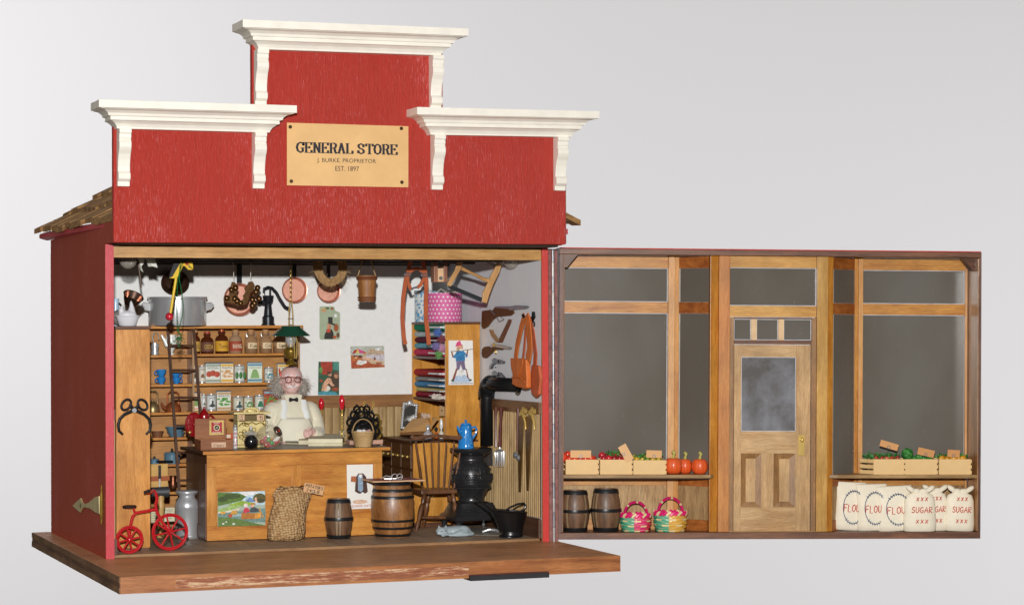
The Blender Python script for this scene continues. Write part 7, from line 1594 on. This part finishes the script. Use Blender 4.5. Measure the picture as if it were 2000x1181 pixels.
# checker board on the barrel
zb2 = Z0+h; b0 = on('y', q[1]+.06, 717, 938); b1 = on('y', q[1]+.06, 818, 935)
t = thing('checker_board', 'thin red and cream checker board lying on the large barrel', 'board', (c[0], q[1]+.06, zb2))
wB = (b1[0]-b0[0]); b = B(T3((c[0], q[1]+.06, zb2+.004)) @ RZ(.0)).m(pmat('#d8b08c', .6)).box(-wB/2, wB/2, -.24, .24, 0, .014); b.build('board', t, world=True, bevel=.002)
b = B(T3((c[0], q[1]+.06, zb2+.019)))
for i in range(8):
    for j in range(8): b.m(pmat('#b02a34', .5) if (i+j) % 2 else pmat('#1d1a1c', .5)); b.box(-wB/2+.03+(wB-.06)*i/8, -wB/2+.03+(wB-.06)*(i+1)/8-.001, -.21+.42*j/8, -.21+.42*(j+1)/8-.001, 0, .001)
b.build('squares', t, world=True)
t = thing('wire_spectacles', 'folded pair of wire spectacles lying on the checker board', 'spectacles', (c[0], q[1], zb2+.02)); b = B().m(STEEL)
for dx in (.0, .06): b.torus((c[0]+dx, q[1]-.02, zb2+.05), .033, .005, 'y', 16, 6)
b.tube([(c[0]-.16, q[1]+.0, zb2+.03), (c[0]-.1, q[1], zb2+.065), (c[0]-.03, q[1]-.02, zb2+.05)], .005, 6).tube([(c[0]+.09, q[1]-.02, zb2+.05), (c[0]+.02, q[1]+.02, zb2+.028), (c[0]-.1, q[1]+.05, zb2+.026)], .005, 6); b.build('wire_frame', t, world=True, smooth=True)
# coffee pot on the stove
zS = .03+sz_(874); q = on('y', 1.38, 911, 877); cpx = q[0]; t = thing('blue_coffee_pot', 'bright blue speckled enamel coffee pot standing on the stove', 'coffee pot', (cpx, 1.40, zS+.002))
mE, nte, be = newmat('speckled_enamel'); ve = tex_noise(nte, 55, 2); re = nte.nodes.new('ShaderNodeValToRGB'); re.color_ramp.elements[0].position = .68; re.color_ramp.elements[1].position = .7; re.color_ramp.elements[0].color = C('#1f86d4'); re.color_ramp.elements[1].color = C('#e8f2fa'); nte.links.new(ve.outputs[0], re.inputs[0]); nte.links.new(re.outputs[0], be.inputs['Base Color']); be.inputs['Roughness'].default_value = .15; be.inputs['Coat Weight'].default_value = .8
B().m(mE).lathe([(.001, 0), (.098, 0), (.1, .01), (.092, .05), (.075, .17), (.066, .25), (.068, .262), (.001, .262)], n=30).build('body', t, smooth=True)
B().m(mE).lathe([(.072, .262), (.074, .27), (.06, .28), (.056, .295), (.02, .302), (.012, .305), (.012, .315), (.018, .322), (.012, .335), (.001, .338)], n=26).build('lid', t, smooth=True)
B().m(mE).tube([(-.066, 0, .19), (-.088, 0, .225), (-.106, 0, .262)], [.024, .018, .012], 8).build('spout', t, smooth=True)
B().m(mE).tube([(.066, 0, .235), (.115, 0, .25), (.136, 0, .225), (.125, 0, .17), (.075, 0, .1)], .013, 8).build('handle', t, smooth=True)
# coal scuttle
y = .42; q = on('z', Z0, 993, 1050); y = q[1]+.08
sx0 = on('y', y, 995, 1050)[0]; t = thing('coal_scuttle', 'black ribbed coal scuttle with tilted lip beside the stove', 'coal scuttle', (sx0, y, Z0)); zz = lambda py: on('y', y, 990, py)[2]-Z0
SCU = pmat('#141518', .3, .2, var=.1, spec=.7)
rings = []
for (pl, pr_, py, sh) in ((982, 1019, 1049, 0), (980, 1021, 1046, 0), (982, 1019, 1041, 0), (976, 1023, 1020, 0), (964, 1027, 1003, .02), (951, 1029, 996, .03)):
    x0, x1 = on('y', y, pl, py)[0]-sx0, on('y', y, pr_, py)[0]-sx0; w2, c2 = (x1-x0)/2, (x0+x1)/2; n = 40
    rings.append([(c2+w2*math.cos(a), w2*.75*math.sin(a)*(1+.015*(k % 2)), zz(py)+sh*2*(-math.cos(a))*.35) for k, a in enumerate([2*PI*k/n for k in range(n)])])
inner = [[(p[0]*.93, p[1]*.93, p[2]+.004) for p in rings[-1]], [(p[0]*.85, p[1]*.85, p[2]-.1) for p in rings[3]]]
B().m(SCU).loft(rings+inner).build('bucket', t, smooth=True)
B().m(SCU).lathe([(.105, 0), (.12, .006), (.12, .02), (.1, .03)], n=40, cap=False).build('foot', t, smooth=True)
hA, hB = on('y', y, 985, 996), on('y', y, 1024, 996)
B().m(SCU).tube([(on('y', y, px, py)[0]-sx0, -.02, zz(py)) for px, py in ((983, 998), (995, 990), (1010, 984), (1022, 983), (1026, 988), (1022, 995), (1012, 1000))], .012, 8).build('handle', t, smooth=True)
t = thing('fire_shovel', 'thin black shovel leaning from the scuttle towards the stove', 'shovel', on('y', y-.05, 960, 995))
B().m(IRON).tube([on('y', y-.1, 925, 968), on('y', y-.08, 940, 979), on('y', y-.02, 966, 999)], [.012, .01, .014], 8).build('handle', t, world=True, smooth=True)
B().m(IRON).prism([(on('y', y, p[0], p[1])[0], on('y', y, p[0], p[1])[2]) for p in ((955, 996), (975, 993), (982, 998), (962, 1003))], 'y', y-.05, y-.03).build('blade', t, world=True)
t = thing('grey_floor_mat', 'thin grey metal sheet under the stove front', 'mat', (4.5, .9, Z0))
vs = [on('z', Z0, 880, 1043), on('z', Z0, 985, 1046), on('z', Z0, 980, 1032), on('z', Z0, 885, 1030)]
slabq(vs, Z0+.0005, Z0+.006, pmat('#8a857c', .5, var=.1), 'sheet', t, 0)
t = thing('silver_trap', 'small silver metal clip lying on the grey sheet', 'clip', on('z', Z0+.007, 958, 1039)); p = on('z', Z0+.007, 958, 1039)
B().m(STEEL).tube([(p[0]-.09, p[1], Z0+.02), (p[0]-.03, p[1]-.03, Z0+.045), (p[0]+.05, p[1]-.03, Z0+.035), (p[0]+.1, p[1], Z0+.02), (p[0]+.03, p[1]+.05, Z0+.025), (p[0]-.04, p[1]+.04, Z0+.025)], .014, 8, closed=True).build('body', t, world=True, smooth=True)
# sleeping cat
q = on('z', Z0, 886, 1048); t = thing('sleeping_cat', 'pale blue grey clay cat curled asleep on the floor before the stove', 'cat', (q[0], q[1]+.12, Z0)); t.scale = (1.2, 1.1, 1.15)
CATM = pmat('#a3b0b6', .4, var=.06, coat=.2)
b = B().m(CATM).ell((.07, 0, .05), (.13, .1, .055)).ell((.12, .0, .055), (.085, .09, .05)).ell((-.02, -.0, .05), (.09, .08, .05))
b.ell((-.1, -.05, .055), (.062, .05, .043)).ell((-.135, -.075, .042), (.03, .025, .022))
for s in (-1, 1): b.tube([(-.09+s*.028, -.045, .085), (-.092+s*.036, -.045, .105), (-.094+s*.04, -.046, .122)], [.018, .012, .003], 8)
b.tube([(.19, .0, .03), (.2, -.08, .022), (.13, -.12, .02), (.03, -.12, .018), (-.05, -.11, .018)], [.024, .022, .02, .018, .012], 8).tube([(.12, -.06, .04), (.06, -.11, .03), (.0, -.11, .02)], [.05, .03, .018], 8)
b.ell((.12, -.05, .06), (.06, .045, .045)).tube([(-.06, -.08, .03), (-.12, -.115, .015)], [.022, .015], 8)
o = b.build('body', t); fuse(o, .007, 14, .6)
b = B().m(pmat('#2c3036', .4)).tube([(-.125, -.098, .062), (-.115, -.1, .058), (-.105, -.098, .062)], .003, 5).tube([(-.088, -.1, .066), (-.078, -.098, .062), (-.07, -.092, .066)], .003, 5).ell((-.158, -.085, .047), (.006, .006, .005)); b.build('face_marks', t)

# ================================================================== goods on the opened front (panel frame)
def pat(px, py, yl): x, z = pon(yl, px, py); return x, yl, z
FLZ = .063; LEDGE = .716
def pst(px0, px1, pyt, pyb, yl): a, b_ = pon(yl, px0, pyb), pon(yl, px1, pyb); return (a[0]+b_[0])/2, (b_[0]-a[0])*.485, pon(yl, (px0+px1)/2, pyt)[1]-pon(yl, (px0+px1)/2, pyb)[1]
for (p0, p1, yt, yb, ry, lab, sv) in ((1096, 1149, 958, 1038, 0, 'dark keg nearest the hinge on the opened front', (-2.25, -.85)), (1156, 1210, 954, 1037, .3, 'dark keg beside the small pink basket on the opened front', (-2.7, -2.4))):
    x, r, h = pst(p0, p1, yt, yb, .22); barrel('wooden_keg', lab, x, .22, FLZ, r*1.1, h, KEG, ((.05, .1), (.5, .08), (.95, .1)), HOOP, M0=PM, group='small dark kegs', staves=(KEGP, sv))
# woven baskets
PK = pmat('#e01a72', .4, coat=.3); GRB = pmat('#4aa884', .4, coat=.2); YLB = pmat('#e0a83e', .4, coat=.2); NAT = pmat('#e4cf9c', .5); RDB = pmat('#e02a4e', .4, coat=.2)
def basket(label, p0, p1, yt, yb, ym, pal, seed):
    x, r, h = pst(p0, p1, yt, yb, .2); Hb = pon(.2, 1300, ym)[1]-pon(.2, 1300, yb)[1]; M = PM @ T3((x, .2, FLZ+.001)); t = thing('woven_basket', label, 'basket', M=M, group='bright woven baskets')
    b = B(); woven(b, r*.86, r*.97, Hb, 9, 14, lambda k, s_: pal[(s_//2+(k//3)*0) % len(pal)] if (k+s_) % 2 else (NAT if k % 3 == 0 else pal[(s_//2) % len(pal)]), sy=.8, amp=.007, bul=.02)
    b.m(NAT).lathe([(.001, .002), (r*.84, .002), (r*.92, Hb*.98), (.001, Hb*.9)], n=24, sy=.8); b.build('wall', t, smooth=True)
    b = B(); n = 26
    for k in range(n):
        a0, a1 = 2*PI*k/n, 2*PI*(k+1.1)/n; b.m(PK if k % 3 else NAT); b.tube([(r*.98*math.cos(a0), r*.8*math.sin(a0), Hb-.005), (r*1.0*math.cos((a0+a1)/2), r*.82*math.sin((a0+a1)/2), Hb+.018), (r*.98*math.cos(a1), r*.8*math.sin(a1), Hb+.03)], .018, 6)
    b.build('rim', t, smooth=True)
    b = B(); n = 18; hh = h-Hb
    P = [(r*.85*math.cos(PI*k/n)*.9, -.0, Hb+.02+(hh-.035)*math.sin(PI*k/n)) for k in range(n+1)]
    for k in range(n): b.m(NAT if k in (3, 8, 13) else PK); b.tube([P[k], P[k+1]], .036, 8, flat=.45, up=(0, 1, 0))
    b.build('handle', t, smooth=True); return t
basket('smaller pink, green and natural woven basket with pink handle', 1212, 1271, 978, 1037, 1008, [GRB, PK, RDB, GRB], 1)
basket('larger green, yellow and pink woven basket with pink handle', 1277, 1341, 971, 1038, 1005, [GRB, YLB, YLB, GRB], 2)
# pumpkins
for (p0, p1, yt, yb, lab) in ((1299, 1330, 895, 928, 'largest orange pumpkin, leftmost beside the crates'), (1328, 1352, 896, 926, 'orange pumpkin in the middle of the three'), (1353, 1380, 897, 928, 'orange pumpkin nearest the door post')):
    x, r, h = pst(p0, p1, yt, yb, .16); r *= 1.2; h *= .94; t = thing('pumpkin', lab, 'pumpkin', M=PM @ T3((x, .16 if p0 != 1328 else .24, LEDGE)), group='pumpkins on the left ledge')
    rings = []
    for i in range(13):
        u = i/12; rr2 = r*math.sin(PI*(.06+.88*u))**.6; zz_ = h*(.5-.5*math.cos(PI*u)); rings.append([(rr2*(1-.07*abs(math.sin(4*a))**.5*0-.05*(1-abs(math.cos(4*a)))**2)*math.cos(a), rr2*(1-.05*(1-abs(math.cos(4*a)))**2)*math.sin(a), zz_) for a in [2*PI*k/48 for k in range(48)]])
    B().m(pmat('#dd5a26', .38, var=.1, scale=12, coat=.2)).loft(rings).build('flesh', t, smooth=2)
    B().m(pmat('#b4ae5c', .7, var=.2)).tube([(0, 0, h-.01), (.005, 0, h+.03), (.015, 0, h+.055), (-.01, 0, h+.075)], [.02, .014, .018, .02], 7).build('stalk', t, smooth=True)
# slatted crates
CRT = pmat('#e2bd84', .6, var=.06, scale=5); CRTD = pmat('#b58f5c', .7)
def crate(label, p0, p1, yt, yb, contents, group, dy=0.0):
    x, r, h = pst(p0, p1, yt, yb, .05+dy); w = r/.485; t = thing('wooden_crate', label, 'crate', M=PM @ T3((x, .05+dy, LEDGE)), group=group); dp = .26
    B().m(CRT).box(-w/2, w/2, 0, .012, .0, h).build('front_board', t, bevel=.002)
    B().m(CRT).box(-w/2, w/2, dp-.012, dp, .0, h).build('back_board', t, bevel=.002)
    for s in (-1, 1):
        for k in range(3):
            z0 = h*(.02+.36*k); B().m(CRT).box(s*(w/2-.004)-.006+(0 if s > 0 else 0), s*(w/2-.004)+.006+.008*s, -.006, dp+.006, z0, z0+h*.24).build('end_slat', t, bevel=.002)
        B().m(CRTD).box(s*(w/2-.03)-.012, s*(w/2-.03)+.012, .0125, .035, .005, h*.98).build('corner_post', t)
    B().m(CRTD).box(-w/2+.02, w/2-.02, .0125, dp-.0125, .002, .012).build('bottom_board', t)
    return t, x, w, h, dp
def heap(name, label, cat, x, w, h, dp, fn, n, seed, group=None, dy=0.):
    """one separately countable piece each"""
LEAF = pmat('#2f7a34', .5, var=.3, scale=40); LEAF2 = pmat('#4a8a3a', .5, var=.3, scale=40)
def sprigs(b, rg, x0, x1, y0, y1, z0, z1, n, s=.02):
    for i in range(n):
        p = Vector((rg.uniform(x0, x1), rg.uniform(y0, y1), rg.uniform(z0, z1))); d = Vector((rg.gauss(0, 1), rg.gauss(0, 1), abs(rg.gauss(0, 1)))).normalized(); e = d.cross(Vector((rg.gauss(0, 1), rg.gauss(0, 1), 1))).normalized()
        L = s*rg.uniform(.7, 1.4); b.m(LEAF if rg.random() < .6 else LEAF2); b.add([tuple(p), tuple(p+d*L*.5+e*L*.35), tuple(p+d*L), tuple(p+d*L*.5-e*L*.35)], [(0, 1, 2, 3)])
def round_goods(name, lab, cat, cx, w, h, n, r0, r1, cols, seed, group, elong=1., stem=None, dp=.26, ycut=.05):
    rg = random.Random(seed)
    protos = []
    for k, c_ in enumerate(cols):
        protos.append(pmat(c_, .22, var=.12, scale=20, coat=.5))
    for i in range(n):
        r = rg.uniform(r0, r1); col = i % 5; row = i//5
        px_ = cx-w/2+.045+(w-.09)*((col+.5*(row % 2))/4.5); py_ = ycut+.045+(dp-.07)*((row % 3)/2.4); pz = LEDGE+h*(1.0+.08*rg.random())+(.0 if row < 2 else r*.9)
        px_ = min(cx+w/2-.04, px_)
        M = PM @ T3((px_, py_, pz)) @ RZ(rg.uniform(0, 6)) @ RX(rg.uniform(-.4, .4))
        b = B().m(protos[i % len(protos)]).ell((0, 0, 0), (r*elong, r, r*.95), 14, 10)
        if stem: b.m(pmat(stem, .6)).cyl((0, 0, r*.9), (.004, 0, r*1.25), .004, n=6)
        o = b.build(name, loc=M, smooth=True); lab_ = lab; tag(o, lab_, cat, group)
# left crates: tomatoes, radishes/cherries, small peppers
t1, x, w, h, dp = crate('pale wooden crate of tomatoes, leftmost on the left ledge', 1105, 1168, 899, 928, None, 'vegetable crates')
round_goods('tomato', 'shiny orange-red tomato heaped in the leftmost crate', 'tomato', x, w, h, 14, .036, .044, ['#cf2f1c', '#d83a22', '#b8281c'], 3, 'tomatoes in the leftmost crate')
b = B().m(pmat('#cf3a22', .22, var=.1, coat=.5)).ell((0, 0, 0), (.056, .056, .054)); q = pon(.1, 1100, 893); solo(b, 'tomato', 'big orange-red tomato balanced at the hinge-side end of the leftmost crate', 'tomato', M=PM @ T3((q[0], .1, q[1])), smooth=True)
t2, x2, w2_, h2, dp = crate('pale wooden crate of dark red radishes with a tilted tag', 1172, 1234, 899, 928, None, 'vegetable crates')
round_goods('radish', 'dark crimson radish heaped in the middle crate of the left ledge', 'radish', x2, w2_, h2, 15, .032, .04, ['#a81426', '#c01f2c', '#8e1220'], 5, 'radishes in the middle crate')
t3, x3, w3, h3, dp = crate('pale wooden crate of little yellow-green peppers beside the pumpkins', 1237, 1300, 900, 928, None, 'vegetable crates')
round_goods('small_pepper', 'tiny yellow-orange pepper in the crate beside the pumpkins', 'pepper', x3, w3, h3, 15, .02, .027, ['#c9a02a', '#d8b83a', '#8a9a34'], 6, 'peppers in the crate beside the pumpkins', 1.3)
def greens(label, cx, w, h, seed, n, s, up=.05, x0=None, x1=None, name='leafy_greens', cat='greens'):
    rg = random.Random(seed); b = B(); sprigs(b, rg, (x0 if x0 is not None else cx-w/2+.03), (x1 if x1 is not None else cx+w/2-.03), .075, .29, LEDGE+h*.8, LEDGE+h+up, n, s); o = b.build(name, loc=PM); tag(o, label, cat)
greens('few green leaves among the tomatoes', x, w, h, 1, 40, .03, .03); greens('green radish tops in the middle crate of the left ledge', x2, w2_, h2, 2, 130, .032, .08, x2-.08, x2+.06); greens('dense green leaves among the small peppers', x3, w3, h3, 4, 260, .028, .05)
# right crates
t4, x4, w4, h4, dp = crate('pale wooden crate of red and green produce, leftmost on the right ledge', 1706, 1766, 897, 927, None, 'vegetable crates')
# visible slanted end slats on its left
for k in range(3):
    z0 = h4*(.02+.36*k); B().m(CRT).prism([(-w4/2-.12, .16), (-w4/2-.005, .0), (-w4/2+.004, .008), (-w4/2-.11, .17)], 'z', z0, z0+h4*.24).build('end_slat', t4)
round_goods('red_pepper', 'small red pepper among greens on the right ledge', 'pepper', x4, w4, h4, 13, .018, .026, ['#b83a2a', '#a02c20', '#c45a3a'], 8, 'red peppers in the right ledge crate', 1.4)
greens('feathery green herb leaves over the red peppers', x4-.04, w4+.1, h4, 9, 330, .03, .05)
t5, x5, w5, h5, dp = crate('pale wooden crate full of leafy lettuce in the middle of the right ledge', 1768, 1830, 897, 927, None, 'vegetable crates', -.0)
rg = random.Random(12)
for i, (dx, dz, r_) in enumerate(((-.13, .07, .085), (.02, .02, .07), (.13, .02, .06), (-.05, .0, .06), (.07, .0, .05))):
    b = B(); 
    for k in range(80):
        d = Vector((rg.gauss(0, 1), rg.gauss(0, 1), rg.gauss(.4, 1))).normalized(); p = d*r_*.7; e = d.cross(Vector((0, 0, 1))+Vector((rg.gauss(0, .4), rg.gauss(0, .4), 0))).normalized(); f = e.cross(d); s = r_*.55
        b.m(LEAF if k % 2 else LEAF2); b.add([tuple(p-e*s*.5), tuple(p+f*s*.5+d*s*.25), tuple(p+e*s*.5), tuple(p-f*s*.5+d*s*.1)], [(0, 1, 2, 3)])
    b.m(LEAF).ell((0, 0, 0), (r_*.72,)*3, 10, 8)
    solo(b, 'lettuce_head', ('largest dark green lettuce head rising at the left of its crate', 'green lettuce head in the lettuce crate', 'green lettuce head in the lettuce crate', 'green lettuce head in the lettuce crate', 'green lettuce head in the lettuce crate')[i], 'lettuce', M=PM @ T3((x5+dx, .17+.03*(i % 2), LEDGE+h5+dz-.02)), group='lettuce heads in the crate')
t6, x6, w6, h6, dp = crate('pale wooden crate of yellow squash at the far right of the right ledge', 1834, 1896, 899, 929, None, 'vegetable crates')
round_goods('yellow_squash', 'yellow squash in the far right crate', 'squash', x6, w6, h6, 10, .03, .036, ['#d89a24', '#c98a1e'], 14, 'yellow squash in the far right crate', 1.5)
greens('dark green leaves among the yellow squash', x6, w6, h6, 15, 260, .032, .04)
# price tags
for (cx, cy, w, h, a, lab, col) in ((1134, 886, .24, .085, .0, 'blank tan tag standing over the leftmost tomato crate', '#dcaa72'), (1222, 884, .2, .10, 1.05, 'blank tan tag tilted steeply over the radish crate', '#dcae78'), (1277, 886, .18, .085, .03, 'blank tan tag over the small pepper crate', '#d8a46c'),
    (1736, 869, .22, .075, .28, 'blank orange-tan tag held high over the red pepper crate', '#cf965c'), (1808, 883, .2, .085, .22, 'blank orange-tan tag slanting over the lettuce crate', '#c98e54'), (1862, 885, .145, .085, .06, 'blank orange-tan tag over the squash crate', '#c98e54')):
    q = pon(.055, cx, cy); tagcard('price_tag', lab, 0, 0, w*.98, h*.98, a, 0, col, M0=PM, P=Vector((q[0], .04, q[1])), group='blank tags over the crates')
# cloth sacks of flour and sugar
CLO = pmat('#efe5d0', .85, var=.06, scale=9, bs=.55, bscale=9); RINK = pmat('#c4402e', .7, var=0); BINK = pmat('#2a4a74', .7, var=0)
def cloth_sack(label, p0, p1, yt, yb, yl, words, lean, tied, group):
    x, r, h = pst(p0, p1, yt, yb, yl); w = r/.485*1.06; M = PM @ T3((x, yl, FLZ+.001)) @ RY(lean); t = thing('cloth_sack', label, 'sack', M=M, group=group)
    rings = []; n = 36; dp = .075
    prof = [(0, .9, .75), (.03, .98, 1), (.15, 1.0, 1.1), (.4, .95, 1.1), (.65, .93, .95), (.85, .96, .6), (.97, .99, .35), (1.0, .97, .25)] if not tied else [(0, .9, .75), (.03, .99, 1), (.2, 1.02, 1.15), (.5, .97, 1.1), (.75, .93, .9), (.88, .8, .7), (.94, .45, .5), (.97, .3, .4), (1.0, .2, .3)]
    for u, ww, dd in prof:
        rings.append([((w/2*ww)*math.copysign(abs(math.cos(a))**.75, math.cos(a)), dp*dd*math.sin(a)*(1+.04*math.sin(5*a+u*9)), h*(1 if not tied else .93)*u) for a in [2*PI*k/n for k in range(n)]])
    o = B().m(CLO).loft(rings).build('cloth', t, smooth=2)
    if tied:
        b = B().m(CLO)
        for s in (-1, 1): b.ell((s*w*.3, -.02, h*.955), (.062, .03, .03), 12, 8, M=T3((s*w*.3, 0, h*.955)) @ RY(-s*.6) @ T3((-s*w*.3, 0, -h*.955))).ell((s*w*.12, -.01, h*.9), (.06, .035, .035), 12, 8)
        b.build('knotted_ear', t, smooth=True)
    sp_ = B(); 
    zf = lambda u: -dp*1.14-.008
    if words == 'FLOUR':
        sp_.m(RINK); hand(sp_, 'FLOUR', T3((.02, zf(0), h*.47)) @ FACE, w*.62, h*.15, .005, slant=.1)
        sp_.m(BINK); N = 30; pts = [(.02+w*.33*math.cos(2*PI*k/N), zf(0), h*.49+h*.34*math.sin(2*PI*k/N)) for k in range(N)]; sp_.tube(pts, .0042, 5, closed=True)
        for k in range(N):
            a = 2*PI*k/N
            if abs(math.sin(a)) > .6: p = Vector(pts[k]); sp_.tube([tuple(p-Vector((math.cos(a), 0, math.sin(a)))*.016), tuple(p+Vector((math.cos(a+.5), 0, math.sin(a+.5)))*.018)], .0035, 4)
    else:
        sp_.m(RINK); hand(sp_, 'SUGAR', T3((.0, zf(0), h*.5)) @ FACE, w*.62, h*.13, .005, slant=.08); hand(sp_, 'XXX', T3((-.0, zf(0), h*.74)) @ FACE, w*.34, h*.08, .0042, gap=.5); hand(sp_, 'XXX', T3((-.0, zf(0), h*.24)) @ FACE, w*.36, h*.08, .0042, gap=.5)
    sp_.build('lettering', t)
cloth_sack('flour sack, leftmost of the three with its oval half covered', 1629, 1686, 938, 1032, .26, 'FLOUR', .05, False, 'flour and sugar sacks')
cloth_sack('flour sack in the middle of the three', 1674, 1732, 943, 1034, .20, 'FLOUR', -.02, False, 'flour and sugar sacks')
cloth_sack('flour sack with full blue barbed oval, in front beside the sugar', 1716, 1782, 946, 1034, .15, 'FLOUR', -.05, False, 'flour and sugar sacks')
cloth_sack('front sugar sack lettered sugar with red crosses', 1766, 1826, 946, 1033, .07, 'SUGAR', .0, True, 'flour and sugar sacks')
cloth_sack('sugar sack squeezed between the other two sugar sacks', 1800, 1850, 947, 1034, .17, 'SUGAR', .0, True, 'flour and sugar sacks')
cloth_sack('sugar sack with tall knotted ear, farthest right', 1845, 1900, 948, 1034, .12, 'SUGAR', .03, True, 'flour and sugar sacks')
